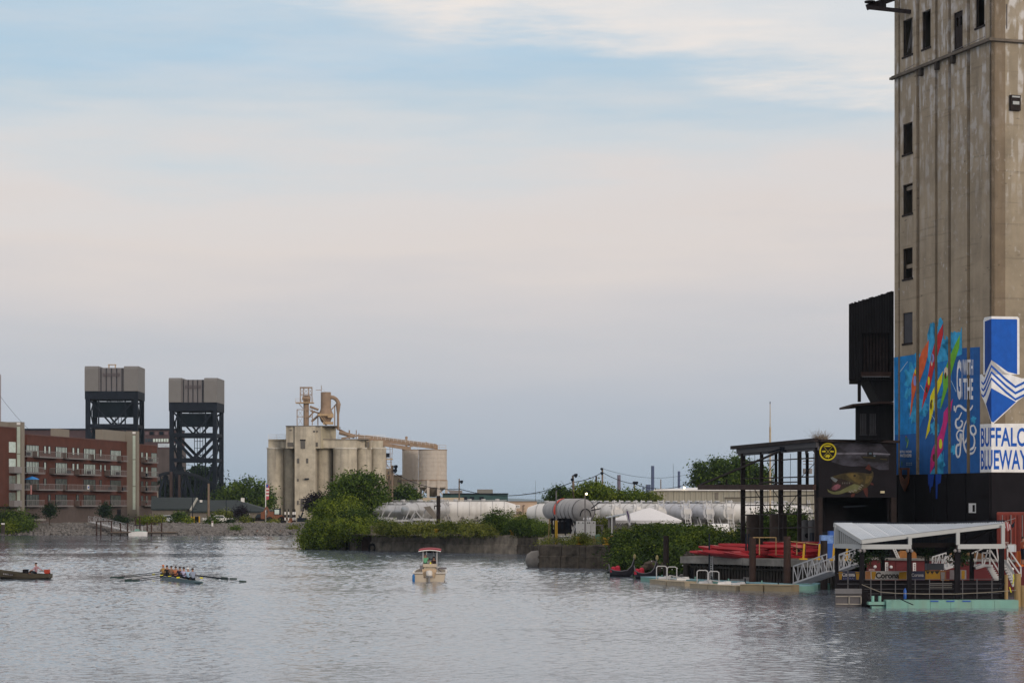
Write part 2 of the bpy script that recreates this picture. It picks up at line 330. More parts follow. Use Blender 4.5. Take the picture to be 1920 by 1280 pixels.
# ================================================================ SETTING
def water_mat():
    m = bpy.data.materials.new('river_water'); m.use_nodes = True; t = m.node_tree; b = t.nodes['Principled BSDF']; l = t.links.new
    b.inputs['Base Color'].default_value = (0.135,0.165,0.21,1); b.inputs['Roughness'].default_value = 0.05; b.inputs['IOR'].default_value = 1.8
    c = t.nodes.new('ShaderNodeTexCoord')
    def noise(sx, sy, det, rough=0.6, dist=0.0, rot=0.12):
        mp = t.nodes.new('ShaderNodeMapping'); mp.inputs['Scale'].default_value = (sx, sy, 1); mp.inputs['Rotation'].default_value = (0,0,rot); l(c.outputs['Object'], mp.inputs[0])
        n = t.nodes.new('ShaderNodeTexNoise'); n.inputs['Scale'].default_value = 1; n.inputs['Detail'].default_value = det; n.inputs['Roughness'].default_value = rough; n.inputs['Distortion'].default_value = dist
        l(mp.outputs[0], n.inputs['Vector']); return n.outputs[0]
    def mad(x, k, y=None):
        a = t.nodes.new('ShaderNodeMath'); a.operation = 'MULTIPLY_ADD'; l(x, a.inputs[0]); a.inputs[1].default_value = k
        if y is None: a.inputs[2].default_value = 0
        else: l(y, a.inputs[2])
        return a.outputs[0]
    h = mad(noise(2.4,3.4,2,.5,.6,.4), 0.050)
    h = mad(noise(6.5,8.0,2,.5,.3,-.3), 0.022, h)
    wind = noise(0.018, 0.05, 3, .6)
    pr = t.nodes.new('ShaderNodeMapRange'); pr.inputs[1].default_value = 0.38; pr.inputs[2].default_value = 0.62; pr.inputs[3].default_value = 0.5; pr.inputs[4].default_value = 1.0; l(wind, pr.inputs[0])
    bu = t.nodes.new('ShaderNodeBump'); bu.inputs['Distance'].default_value = WD; l(pr.outputs[0], bu.inputs['Strength']); l(h, bu.inputs['Height']); l(bu.outputs[0], b.inputs['Normal'])
    return m
WD = 0.45; SLOPE = 0.085
def water_mesh():
    rg = np.random.default_rng(12); nr, ncol = 1640, 600; Yr = 58*np.exp(np.linspace(0, math.log(425/58), nr)); u = np.linspace(-1, 1, ncol)
    Y, U = np.meshgrid(Yr, u, indexing='ij'); X = U*(0.27*Y+5); dy = (Yr[1]-Yr[0])/Yr[0]*Y
    n = 90; lam = np.exp(rg.uniform(math.log(0.24), math.log(1.15), n)); th = math.pi/2+rg.normal(0, 1.0, n); ph = rg.uniform(0, 6.28, n)
    Xw = X+0.35*np.sin(Y*.31+X*.13)+0.2*np.sin(X*.83+1.3); Yw = Y+0.35*np.sin(X*.27+Y*.11+2)+.2*np.sin(Y*.9+X*.4)
    z = np.zeros_like(X)
    for i in range(n):
        k = 2*math.pi/lam[i]; att = np.clip(lam[i]/(2.6*dy)-0.35, 0, 1); z += (SLOPE*math.sqrt(2/n)/k)*att*np.sin(k*(math.cos(th[i])*Xw+math.sin(th[i])*Yw)+ph[i])
    en = np.zeros_like(dy)
    for i in range(n): en += np.clip(lam[i]/(2.6*dy)-0.35, 0, 1)**2/n
    z /= np.sqrt(np.clip(en, .06, 1))
    # gusts: rough and calmer patches stretched across the river
    g = np.zeros_like(X)
    for i in range(14): kx, ky = rg.normal(0,.05), rg.normal(0,.14); g += np.sin(kx*X+ky*Y+rg.uniform(0,6.28))
    z *= 0.95+0.5*np.tanh(g/2.2)
    # wake behind the boats
    for (bx,by,L_) in ((X_(805,172),171.5,26),):
        d = by-Y; s = np.abs(X-bx); m_ = np.exp(-((s-0.9-d*.17)/(.55+d*.03))**2)*(d > 0)*np.exp(-np.clip(d,0,None)/L_*1.6); z += .05*m_*np.sin(d*2.2)
    ed = np.clip((1-np.abs(U))*30, 0, 1)*np.clip((425-Y)/6, 0, 1)*np.clip((Y-58)/3, 0, 1); z *= ed
    v = np.stack([X,Y,z], axis=-1).reshape(-1,3); r, c_ = np.meshgrid(np.arange(nr-1), np.arange(ncol-1), indexing='ij'); i0 = (r*ncol+c_).ravel(); f = np.stack([i0,i0+1,i0+ncol+1,i0+ncol],1)
    x0, x1 = 0.27*58+5, 0.27*425+5; ex = np.array([(-2500,-60,0),(1500,-60,0),(-2500,58,0),(1500,58,0),(-2500,425,0),(1500,425,0),(-2500,700,0),(1500,700,0)], float); B = len(v); v = np.vstack([v, ex])
    q = [[B,B+1,B+3,B+2],[B+2,0,(nr-1)*ncol,B+4],[ncol-1,B+3,B+5,nr*ncol-1],[B+4,B+5,B+7,B+6]]
    f = np.vstack([f, np.array(q)])
    me = bpy.data.meshes.new('river_water'); me.vertices.add(len(v)); me.vertices.foreach_set('co', v.ravel()); me.loops.add(f.size); me.loops.foreach_set('vertex_index', f.ravel().astype(np.int32))
    me.polygons.add(len(f)); me.polygons.foreach_set('loop_start', np.arange(0, f.size, 4, dtype=np.int32)); me.polygons.foreach_set('loop_total', np.full(len(f), 4, dtype=np.int32)); me.update(calc_edges=True); me.validate()
    me.polygons.foreach_set('use_smooth', np.ones(len(me.polygons), bool)); me.materials.append(water_mat()); o = bpy.data.objects.new('river_water', me); C.objects.link(o); o['kind'] = 'structure'
water_mesh()
outline = [(-2500,436),(-92,436),(-60,437),(-33,440),(-24.5,322),(-24.8,306),(X_(606,300),298),(X_(720,277),277),(X_(970,268),268),(3.0,263),(X_(1012,211),212),(X_(1150,206),206),
           (12.5,204),(17.0,192),(16.4,176),(X_(1300,171)+.4,172.2),(X_(1560,158),158),(X_(1628,152),152),(X_(1925,146),146),(60,140),(600,140),(600,800),(6500,13700),(-6500,13700),(-6500,437)]
from mathutils.geometry import tessellate_polygon
outline = [p for i,p in enumerate(outline)]
me = bpy.data.meshes.new('ground'); tv = [Vector((x,y,2.0)) for x,y in outline]; tf = [t if (tv[t[1]]-tv[t[0]]).cross(tv[t[2]]-tv[t[0]]).z > 0 else t[::-1] for t in tessellate_polygon([tv])]; me.from_pydata(tv, [], tf); me.materials.append(dirt); o = bpy.data.objects.new('ground', me); C.objects.link(o); o['kind'] = 'structure'
# quay sides below the ground edge
mb = MB(); mb.box((60,140,-1),(600,140.4,1.99)); setting('quay_edge', mb, conc_dark)
# far bank slope of loose rock
mb = MB(); n = 60; rr = random.Random(4)
for i in range(n+1):
    x = -130 + i*(106/n); 
    mb.v += [(x, 418+rr.uniform(-1,1), -0.6), (x, 426, 0.9+rr.uniform(-.2,.2)), (x, 437, 2.08)]
for i in range(n): mb.f += [(3*i,3*i+3,3*i+4,3*i+1),(3*i+1,3*i+4,3*i+5,3*i+2)]; mb.m += [0,0]
setting('rocky_bank', mb, mat('bank_stone_soil', (0.12,0.11,0.105), 0.95, 0.35, 1.2))
# rocks on it
mb = MB(); rr = random.Random(7)
ico = bmesh.new(); bmesh.ops.create_icosphere(ico, subdivisions=1, radius=1); IV = [v.co.copy() for v in ico.verts]; IF = [tuple(v.index for v in f.verts) for f in ico.faces]; ico.free()
def rock(mb, c, s, rr, sq=0.7):
    R = Matrix.Rotation(rr.uniform(0,6.3),3,'Z') @ Matrix.Rotation(rr.uniform(0,6.3),3,'X')
    mb.add([Vector(c) + R @ Vector((v.x*s*rr.uniform(.7,1.25), v.y*s*rr.uniform(.6,1.1), v.z*s*sq*rr.uniform(.7,1.1))) for v in IV], IF)
for i in range(5200):
    x = rr.uniform(-110,-27); t = rr.random(); y = 419 + t*18; z = -0.1+ (1.0*(t/0.4) if t < .4 else 1.0+1.1*(t-.4)/.6)
    rock(mb, (x,y,z+0.05), rr.uniform(0.16,0.42)*(1.35 if x > -50 and rr.random() < .12 else 1), rr)
setting('rocks', mb, rockm, 'stuff')
# hills beyond
mb = MB(); n = 70; rr = random.Random(3)
pts = [(-5200+i*170, 12600+300*math.sin(i*.7), 36+9*math.sin(i*.33)+6*math.sin(i*.9+1)+rr.uniform(-1.5,1.5)) for i in range(n)]
for p in pts: mb.v += [(p[0], 12000, 1.5), p, (p[0], 13600, 20)]
for i in range(n-1): mb.f += [(3*i,3*i+3,3*i+4,3*i+1),(3*i+1,3*i+4,3*i+5,3*i+2)]; mb.m += [0,0]
setting('hills', mb, mat('hill_woods', (0.04,0.065,0.06), 0.95, 0.2, 0.01))

# ---- seawalls of the headland
def seawall(name, label, p, q, thick, z0, tops, m, joints=None, step=None):
    p = Vector((p[0],p[1],0)); q = Vector((q[0],q[1],0)); u = (q-p).normalized(); nrm = Vector((u.y,-u.x,0)); Ln = (q-p).length
    th = thing(name, label, 'wall', (p.x,p.y,0)); segs = joints or [0,1]
    for a,b in zip(segs[:-1], segs[1:]):
        mb = MB(); k = max(2,int((b-a)*Ln/0.8)); rows = []
        for i in range(k+1):
            t = a+(b-a)*i/k; t = min(max(t, a+0.03/Ln), b-0.03/Ln); c = p+u*(t*Ln); zt = tops(t)
            pr = 0.06*math.sin(t*Ln*1.7)+0.04*math.sin(t*Ln*4.1)
            f0 = c+nrm*(0.12+pr*0.5); f1 = c+nrm*(pr*0.6); bk = c-nrm*thick
            rows.append([(f0.x,f0.y,z0),(f0.x,f0.y,1.02),(f1.x,f1.y,1.12),(f1.x,f1.y,zt-0.1),(f1.x-nrm.x*.12,f1.y-nrm.y*.12,zt),(bk.x,bk.y,zt+0.02),(bk.x,bk.y,z0)])
        w = 7
        for r in rows: mb.v += r
        for i in range(k):
            for j in range(w-1): mb.f.append((i*w+j,(i+1)*w+j,(i+1)*w+j+1,i*w+j+1)); mb.m.append(0)
        mb.f.append(tuple(range(w-1,-1,-1))); mb.f.append(tuple(range(k*w,k*w+w))); mb.m += [0,0]
        part('wall_section', mb, m, th)
    return th
def t1(t):
    px = 604 + t*366
    z = 2.12 + 0.1*math.sin(t*17)+0.05*math.sin(t*41)
    if 752 < px < 800: z -= 0.5*min(1, (px-752)/12, (800-px)/12)
    if px > 930: z -= 0.1*math.sin(px)
    return z
w1 = seawall('seawall', 'long weathered concrete river wall with uneven top below the grassy headland', (X_(604,296),296.5), (X_(970,266),266.5), 2.2, -1, t1, conc_wall, [0,.2,.36,.55,.78,1])
for px in (628, 652):      # dark drain slots
    Y = 296.4-30*(px-604)/366; mb = MB(); c = at(px, 1018, Y-0.5); mb.obox(c, (0.28,0.3,0.75)); part('drain_slot', mb, black, w1)
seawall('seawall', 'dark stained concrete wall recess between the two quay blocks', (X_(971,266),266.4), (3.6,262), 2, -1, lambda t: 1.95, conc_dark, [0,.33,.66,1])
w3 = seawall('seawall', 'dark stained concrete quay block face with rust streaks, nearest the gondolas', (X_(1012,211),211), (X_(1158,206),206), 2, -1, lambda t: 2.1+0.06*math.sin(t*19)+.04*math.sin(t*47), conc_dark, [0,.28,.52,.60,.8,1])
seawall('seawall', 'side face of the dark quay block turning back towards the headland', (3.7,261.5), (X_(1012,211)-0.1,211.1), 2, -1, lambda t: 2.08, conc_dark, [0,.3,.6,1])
mb = MB(); c = at(1012, 1051, 212); mb.lathe(c+Vector((-0.2,0,0.05)), [(0.05,-1.15),(0.55,-1.0),(0.85,-0.6),(0.92,0),(0.85,0.6),(0.55,1.0),(0.05,1.15)], 16, axis='X'); 
single('mooring_buoy', mb, mat('buoy_grey',(0.16,0.15,0.14),0.7,0.3,2), 'large round grey rubber fender floating at the corner of the dark quay block', 'fender', smooth=True)
# things on the wall: steel fender plates, tyre, bollards
def bollard(px, py, Y, label, r=0.28):
    c = at(px,py,Y); c.z = 2.15; mb = MB(); mb.lathe(c, [(r*1.3,0),(r*1.25,0.06),(r*.7,0.1),(r*.62,0.4),(r*1.15,0.5),(r*1.1,0.68),(r*.3,0.72)], 12)
    single('mooring_bollard', mb, yellow, label, 'bollard', 'yellow mooring bollards along the quay', True)
bollard(818, 1003, 274.2, 'yellow iron bollard on the headland wall, below the rusty mooring post')
bollard(960, 1003, 268.5, 'yellow iron bollard at the right end of the headland wall')
bollard(690, 1000, 290.0, 'yellow bollard on the wall beside the concrete block')
bollard(1137, 1016, 208, 'yellow bollard at the right end of the dark quay block')
bollard(1085, 1016, 209.5, 'small yellow bollard in the weeds on the dark quay block', .2)
th = thing('fender_panel', 'rusty steel fender plates with an old tyre on the headland wall', 'fender', at(688,1036,288))
mb = MB(); mb.pbox(678,1006,699,1034,288.4,0.4); part('steel_plate', mb, rust, th)
mb = MB(); mb.pbox(668,1009,677,1033,289.1,0.4); part('timber_block', mb, wood_dk, th)
mb = MB(); c = at(698,1026,287.6); 
for i in range(14):
    a0 = i/14*2*math.pi; a1 = (i+1)/14*2*math.pi; mb.tube(c+Vector((0.42*math.cos(a0),0,.42*math.sin(a0))), c+Vector((.42*math.cos(a1),0,.42*math.sin(a1))), 0.16, 6)
part('tyre', mb, black, th, True)
mb = MB(); mb.pbox(695,985,710,1003,283,1.2); single('concrete_block', mb, conc_wall, 'upright pale concrete block on the headland wall left of the trailers', 'block')
th = thing('mooring_post', 'tall rusty mooring post with a side bracket on the headland', 'post', at(822,1000,276))
mb = MB(); mb.tube(Vector((X_(822,276),276,1.9)), at(822,929,276), 0.24, 10); part('post', mb, rust_dk, th, True)
mb = MB(); c = at(822,948,276); mb.bar(c+Vector((-.5,-.1,0)), c+Vector((.3,-.1,0)), .14); mb.bar(c+Vector((-.47,-.1,0)), c+Vector((-.47,-.1,-.4)), .1); part('bracket', mb, rust_dk, th)
rr = random.Random(2)
for i,(px,py,s,lb) in enumerate([(828,999,.5,'small grey boulder just right of the rusty mooring post'),(838,996,.55,'flat grey boulder behind the first one by the mooring post'),(848,999,.45,'low grey boulder in the middle of the row on the headland'),(864,997,.62,'rounded brown-grey boulder at the right end of the row'),(655,988,.55,'grey boulder half hidden under the vines on the headland'),(897,998,.42,'small brown boulder left of the round shrub on the headland')]):
    Y = 274 if px > 700 else 290; c = at(px,py,Y); mb = MB(); rock(mb, (c.x,c.y,2.2+s*.3), s, rr, .65); single('boulder', mb, rockm, lb, 'rock', 'boulders along the headland')

# ================================================================ BIG GRAIN ELEVATOR (right)
EN = Vector((899/F*162, 162)); EU = Vector((-0.2885, 0.9575)); EV = Vector((0.9575, 0.2885)); NA = Vector((-0.9575,-0.2885)); NB = Vector((0.2885,-0.9575))
LA = 15.36; LB = 19.0
def sA(px): k = (px-960)/F; return (k*EN.y-EN.x)/(EU.x-k*EU.y)
def sB(px): k = (px-960)/F; return (k*EN.y-EN.x)/(EV.x-k*EV.y)
def YA(s): return EN.y+EU.y*s
def YB(s): return EN.y+EV.y*s
def PA(s, z, o=0.0): q = EN+EU*s+NA*o; return Vector((q.x,q.y,z))
def PB(s, z, o=0.0): q = EN+EV*s+NB*o; return Vector((q.x,q.y,z))
def zA(px, py): return Z_(py, YA(sA(px)))
def zB(px, py): return Z_(py, YB(sB(px)))
def slab(mb, P, s0, s1, z0, z1, o0, o1):
    mb.add([P(s0,z0,o0),P(s1,z0,o0),P(s1,z0,o1),P(s0,z0,o1),P(s0,z1,o0),P(s1,z1,o0),P(s1,z1,o1),P(s0,z1,o1)], [(0,3,2,1),(4,5,6,7),(0,1,5,4),(1,2,6,5),(2,3,7,6),(3,0,4,7)])
ZL = 39.0; ZP = 8.15; TOP = 54.0
elv = thing('grain_elevator', 'tall brown concrete grain elevator with painted mural and black base', 'grain elevator', (EN.x,EN.y,2.0))
grooves = [(1684.5,1687.5),(1718,1724),(1753,1758),(1778,1783),(1813,1819)]
gi = sorted([tuple(sorted((sA(a),sA(b)))) for a,b in grooves])
edges = [0.0]+[v for g in gi for v in g]+[LA]
panels = [(edges[i],edges[i+1]) for i in range(0,len(edges),2)]
# openings on face A: px0,px1, py_top,py_bot at its centre
opn = [(1693,1711,36,104),(1729,1745,20,90),(1788,1805,22,92),(1829,1846,-60,50),(1693,1711,231,288),(1693,1711,345,401),(1693,1711,465,522),(1693,1710,586,643)]
ops = []
for a,b,t,bo in opn:
    s1, s0 = sA(a), sA(b); sm = (s0+s1)/2; Y = YA(sm); ops.append((s0,s1,Z_(bo,Y),Z_(t,Y)))
TH = 0.26
def weathered(name, base, white, amt):
    m = mat(name, base, 0.92, 0.20, 0.55, streak=0.5, streakcol=tuple(x*1.45 for x in base), bump=.03); t = m.node_tree; l = t.links.new; b = t.nodes['Principled BSDF']; src = b.inputs['Base Color'].links[0].from_socket
    c = t.nodes.new('ShaderNodeTexCoord'); sp = t.nodes.new('ShaderNodeSeparateXYZ'); l(c.outputs['Object'], sp.inputs[0])
    def nz(sc3, s=1.0, det=5):
        mp = t.nodes.new('ShaderNodeMapping'); mp.inputs['Scale'].default_value = sc3; l(c.outputs['Object'], mp.inputs[0]); n = t.nodes.new('ShaderNodeTexNoise'); n.inputs['Scale'].default_value = s; n.inputs['Detail'].default_value = det; l(mp.outputs[0], n.inputs['Vector']); return n.outputs[0]
    def mr(x, a, b_, c_, d): r = t.nodes.new('ShaderNodeMapRange'); l(x, r.inputs[0]); r.inputs[1].default_value = a; r.inputs[2].default_value = b_; r.inputs[3].default_value = c_; r.inputs[4].default_value = d; return r.outputs[0]
    def mul(x, y): r = t.nodes.new('ShaderNodeMath'); r.operation = 'MULTIPLY'; l(x, r.inputs[0]); l(y, r.inputs[1]); return r.outputs[0]
    def mix(f, a, col): r = t.nodes.new('ShaderNodeMix'); r.data_type = 'RGBA'; l(f, r.inputs[0]); l(a, r.inputs[6]); r.inputs[7].default_value = col+(1,); return r.outputs[2]
    # lime wash left below the ledge, running down in tongues
    wsh = mul(mul(mr(nz((2.2,2.2,.35),1.0,7),.47,.56,0,1), mr(nz((.9,.9,.9),1.3,6),.44,.58,.1,1)), mr(sp.outputs[2],22,36.5,.0,amt))
    spk = mul(mr(nz((3,3,2.2),1.0,8),.60,.68,0,.55), mr(nz((.25,.25,.12)),.45,.6,0,1))
    lines = mr(nz((.15,.15,3.2),1.0,3),.60,.67,0,.38)       # slip-form pour lines
    crk = mul(mr(nz((1.2,1.2,5.5),1.0,4),.66,.70,0,.75), mr(nz((.5,.5,.4)),.5,.6,0,1))
    o = mix(lines, src, tuple(x*.55 for x in base)); o = mix(crk, o, tuple(x*.3 for x in base)); o = mix(spk, o, white); o = mix(wsh, o, white); l(o, b.inputs['Base Color']); return m
conc_elev = weathered('elevator_concrete', (0.29,0.238,0.175), (0.52,0.50,0.49), .85)
for s0,s1 in panels:
    mine = [o for o in ops if o[0] < s1 and o[1] > s0]
    mb = MB()
    if not mine: slab(mb, PA, s0, s1, ZP, TOP, 0, -TH)
    else:
        a = min(o[0] for o in mine); b = max(o[1] for o in mine); a = max(a, s0+.05); b = min(b, s1-.05)
        slab(mb, PA, s0, a, ZP, TOP, 0, -TH); slab(mb, PA, b, s1, ZP, TOP, 0, -TH); z = ZP
        for o in sorted(mine, key=lambda o:o[2]): slab(mb, PA, a, b, z, o[2], 0, -TH); z = o[3]
        slab(mb, PA, a, b, z, TOP, 0, -TH)
    part('wall_panel', mb, conc_elev, elv)
mb = MB()
for s0,s1 in gi: slab(mb, PA, s0, s1, ZP, TOP, -0.30, -TH-.02)
part('groove', mb, conc_elev, elv)
# back and side of the shaft, floors, so that the openings look into a dark hall
mb = MB(); BK = -13.0
slab(mb, PA, LA-.4, LA, 2, TOP, -TH-.03, BK); slab(mb, PA, 0.5, LA-.42, TOP-.4, TOP-.01, -TH-.03, BK+.5)
for z in (12, 18, 24, 30, 37.6, 46.4): slab(mb, PA, 0.5, LA-.42, z, z+.3, -TH-.03, BK+.5)
part('inner_hall', mb, conc_old, elv)
# gap in the rear wall so that the sky shows through one window
s_w = sA(1743); o = PA(s_w, 0); k = (1742.5-960)/F; hits = None
# ray x = k*y against the rear wall plane o1 = BK
r0 = EN+NA*BK; den = EU.x-k*EU.y; sb = (k*r0.y-r0.x)/den; yb = r0.y+EU.y*sb
zb0, zb1 = Z_(88, yb), Z_(48, yb)
mb = MB(); slab(mb, PA, 0.5, sb-.35, 2, TOP-.42, BK+.45, BK); slab(mb, PA, sb+.55, LA-.42, 2, TOP-.42, BK+.45, BK); slab(mb, PA, sb-.35, sb+.55, 2, zb0, BK+.45, BK); slab(mb, PA, sb-.35, sb+.55, zb1, TOP-.42, BK+.45, BK)
part('rear_wall', mb, conc_old, elv)
# face B
s85 = sB(1885); 
mb = MB(); slab(mb, PB, 0.0, s85, ZP, TOP, 0, -TH); part('corner_pilaster', mb, weathered('elevator_concrete_corner', (0.175,0.138,0.098), (0.33,0.3,0.27), .35), elv)
mb = MB(); slab(mb, PB, s85, LB, ZP, TOP, -0.05, -TH); part('wall_panel', mb, weathered('elevator_concrete_pale', (0.27,0.23,0.172), (0.52,0.51,0.5), 1.0), elv)
mb = MB(); slab(mb, PB, LB-.4, LB, 2, TOP, -TH-.01, BK); part('side_wall', mb, conc_old, elv)
mb = MB(); slab(mb, PA, -0.1, LA, 2, ZP-.003, 0.05, -TH)
slab(mb, PB, -0.05+.0, LB, 2, ZP-.003, 0.05, -TH); 
part('black_base', mb, black, elv)
mb = MB()
for s0,s1 in panels: slab(mb, PA, s0+.02, s1-.02, 2, ZP-.006, 0.16, 0.05)
part('black_pilasters', mb, black, elv)
# ledge
mb = MB(); slab(mb, PA, -0.28, LA+.3, ZL-.18, ZL, 0.3, 0.003); slab(mb, PA, -0.2, LA+.15, ZL, ZL+.08, 0.2, 0.003); slab(mb, PB, 0.0, LB, ZL-.18, ZL, 0.28, 0.003); part('ledge', mb, mat('ledge_concrete',(0.13,0.11,0.09),.9,.3,1), elv)
for px in (1730, 1760, 1790):
    s = sA(px); mb = MB(); slab(mb, PA, s-.18, s+.18, ZL-.75, ZL-.2, 0.28, 0.003); part('ledge_bracket', mb, wood_dk, elv)
mb = MB()
for (a,b,zs) in [(sA(1853),sA(1790),0.25),(sA(1720),sA(1700),0.3)]: mb.tube(PA(a,ZL+zs,.22), PA(b,ZL+zs*.5,.22), 0.025, 5)
mb.tube(PA(sA(1853),ZL,.22), PA(sA(1853),ZL+.5,.22), .025, 5)
mb.tube(PB(sB(1888),Z_(52,162)), PB(sB(1888),Z_(6,162)), .035, 6); part('conduit', mb, rail_m, elv)
# window frames / sills
for i,(s0,s1,z0,z1) in enumerate(ops):
    fr = MB()
    for (a,b,c,d) in ((s0-.0,s0+.07,z0,z1),(s1-.07,s1,z0,z1)): slab(fr, PA, a, b, c, d, -0.08, -0.2)
    slab(fr, PA, s0-.1, s1+.1, z0-.14, z0, 0.06, -0.2)
    wf = part('window', fr, rust_dk, elv)
    if i == 7:
        mb = MB(); slab(mb, PA, s0+.07, s1-.07, z0, z1-.0, -0.1, -0.16); part('shutter', mb, mat('grey_shutter',(0.055,0.055,0.065),.7,.15,2), wf, label='dark grey boarded window')
    elif i == 2:
        for k_ in (0,1):
            a = s0+.07+(s1-s0-.14)*k_/2; b = s0+.05+(s1-s0-.14)*(k_+1)/2; zz = z0+(z1-z0)*.62; zt = z0+(z1-z0)*.86; mb = MB()
            slab(mb, PA, a, b, z0, zz, -.1,-.16); slab(mb, PA, a, b, zt, z1, -.1,-.16); w_ = (b-a)*.25; slab(mb, PA, a, a+w_, zz, zt, -.1,-.16); slab(mb, PA, b-w_, b, zz, zt, -.1,-.16); part('door_leaf', mb, rust_dk, wf)
    else:
        mb = MB(); m_ = (s0+s1)/2; slab(mb, PA, m_-.03, m_+.03, z0, z1, -.35, -.4)
        if i == 0: mb.bar(PA(s0+.1,z1-.2,-.3), PA(s1-.5,z1-2.2,-.3), .05); mb.bar(PA(s0+.5,z1-.2,-.3), PA(s1-.2,z1-2.4,-.3), .05)
        else: mb.bar(PA(s0+.1,z0+.3,-.6), PA(s1-.1,z0+.9,-1.6), .06); mb.bar(PA(s0+.1,z0+1.2,-.6), PA(s1-.1,z0+1.0,-.9), .06)
        part('broken_sash', mb, rail_m if i == 0 else rust_dk, wf)
v = MB(); a, b = sB(1893), sB(1912); slab(v, PB, a, b, zB(1902,208), zB(1902,179), 0.16, -0.04); vp = part('vent', v, rust_dk, elv)
v = MB(); slab(v, PB, a+.15, b-.15, zB(1902,197), zB(1902,191), 0.22, 0.163); slab(v, PB, a+.1, b-.1, zB(1902,184), zB(1902,181), 0.22, 0.163); part('slat', v, greytrim, vp)
# roof hoist beam on the far upper corner
hb = thing('hoist_arm', 'rusty steel hoist arm sticking out from the top left of the tall elevator', 'hoist', PA(LA,45))
c = at(1626,14,176); q = at(1672,18,176.2); q2 = at(1712,23,174.0)
mb = MB(); mb.bar(c, q2, .2, .3); part('lower_beam', mb, rust_dk, hb)
mb = MB(); mb.bar(c, at(1690,-8,177), .3, .45); part('upper_beam', mb, rust_dk, hb)
mb = MB(); t_ = at(1631,4,176); mb.lathe(t_, [(.1,-.1),(.42,-.05),(.42,.06),(.1,.12)], 10); mb.bar(c, t_, .1); mb.obox(at(1655,9,176), (.25,.2,.28)); part('pulley', mb, rust_dk, hb)
# ---------------- paint on the walls
def paint2d(name, polys, P, m, off, cuts=None, parent=elv, seg=None):
    """polys: list of [(s,z)...]; flat paint film with its own 4 mm of thickness above the wall"""
    bm = bmesh.new()
    for pl in polys:
        if isinstance(pl, tuple) and len(pl) == 2 and isinstance(pl[1], list) and pl[1] and isinstance(pl[1][0], tuple) and len(pl[1][0]) > 2:
            vs = [bm.verts.new((x,y,0)) for x,y in pl[0]]
            for f in pl[1]:
                try: bm.faces.new([vs[i] for i in f])
                except ValueError: pass
        else:
            fv = [bm.verts.new((x,y,0)) for x,y in pl]
            try: bm.faces.new(fv)
            except ValueError: pass
    bmesh.ops.triangulate(bm, faces=bm.faces[:])
    for (a,b) in (cuts or []):
        for x in (a,b): bmesh.ops.bisect_plane(bm, geom=bm.verts[:]+bm.edges[:]+bm.faces[:], plane_co=(x,0,0), plane_no=(1,0,0))
        bmesh.ops.delete(bm, geom=[f for f in bm.faces if a < f.calc_center_median().x < b], context='FACES')
    if callable(P):
        bmesh.ops.bisect_plane(bm, geom=bm.verts[:]+bm.edges[:]+bm.faces[:], plane_co=(0,0,0), plane_no=(1,0,0))
    mb = MB(); mb.v = [tuple(P(v.co.x, v.co.y, off)) for v in bm.verts]; bm.verts.index_update(); mb.f = [tuple(v.index for v in f.verts) for f in bm.faces]; mb.m = [0]*len(mb.f); bm.free()
    if not mb.f: return None
    return part(name, mb, m, parent)
CUT = gi
def A2(pts, X0=1660, Y0=590, k=3.557):
    o = []
    for x,y in pts: px = X0+x/k; py = Y0+y/k; s = sA(px); o.append((s, Z_(py, YA(s))))
    return o
def flat(name, rgb, var=0.1): k = .62 if name.startswith('fish') else 1.3; c = tuple(min(.78,x*k+.004) for x in srgb(*rgb)[:3]); return mat(name, c, 0.85, var+.06, 1.6, streak=.3, streakcol=tuple(x*.66+.006 for x in c))
pb = flat('mural_blue', (18,110,172), .25); pd = flat('mural_deep_blue', (20,78,140), .12); pl_ = flat('mural_light_blue', (45,140,185), .3)
q = lambda *a: list(a)
paint2d('mural_field', [A2([(58,285),(210,262),(285,262),(300,270),(430,250),(512,225),(632,214),(632,1058),(62,1066)])], PA, pb, 0.006, CUT)
paint2d('mural_field', [A2([(62,800),(215,790),(250,700),(340,560),(440,500),(450,240),(512,222),(632,214),(632,1058),(62,1066)])], PA, pd, 0.012, CUT)
rr = random.Random(11); sp = []
sp.append(A2([(285,300),(282,130),(292,128),(296,160),(303,52),(312,60),(318,48),(330,175),(345,70),(352,80),(358,30),(370,16),(386,45),(392,165),(420,160),(437,175),(440,112),(452,120),(460,108),(478,118),(492,112),(500,120),(511,78),(514,262),(430,300),(300,330)]))
for cx,cy,r in ((170,420,60),(230,330,50),(250,600,50),(190,660,55),(330,600,50),(420,200,45),(360,980,50),(330,760,35),(460,900,28),(590,700,22),(150,520,30)):
    pts = []; n = 22
    for i in range(n): a = 2*math.pi*i/n; rad = r*(0.5+0.9*rr.random()**1.5); pts.append((cx+rad*math.cos(a)*.75, cy+rad*math.sin(a)*1.3))
    sp.append(A2(pts))
sp.append(A2([(300,1050),(302,1120),(308,1160),(312,1125),(318,1178),(324,1130),(336,1060),(350,1060),(353,1222),(359,1222),(362,1120),(372,1100),(380,1112),(388,1060),(392,900),(375,980)]))
paint2d('mural_splash', sp, PA, pl_, 0.018, CUT)
paint2d('mural_drips', [A2([(298,1062),(300,1145),(306,1120),(312,1190),(318,1150),(330,1140),(340,1064)]), A2([(348,1062),(351,1225),(360,1225),(363,1130),(383,1118),(388,1062)])], PA, flat('mural_royal',(10,60,150)), 0.17, None)
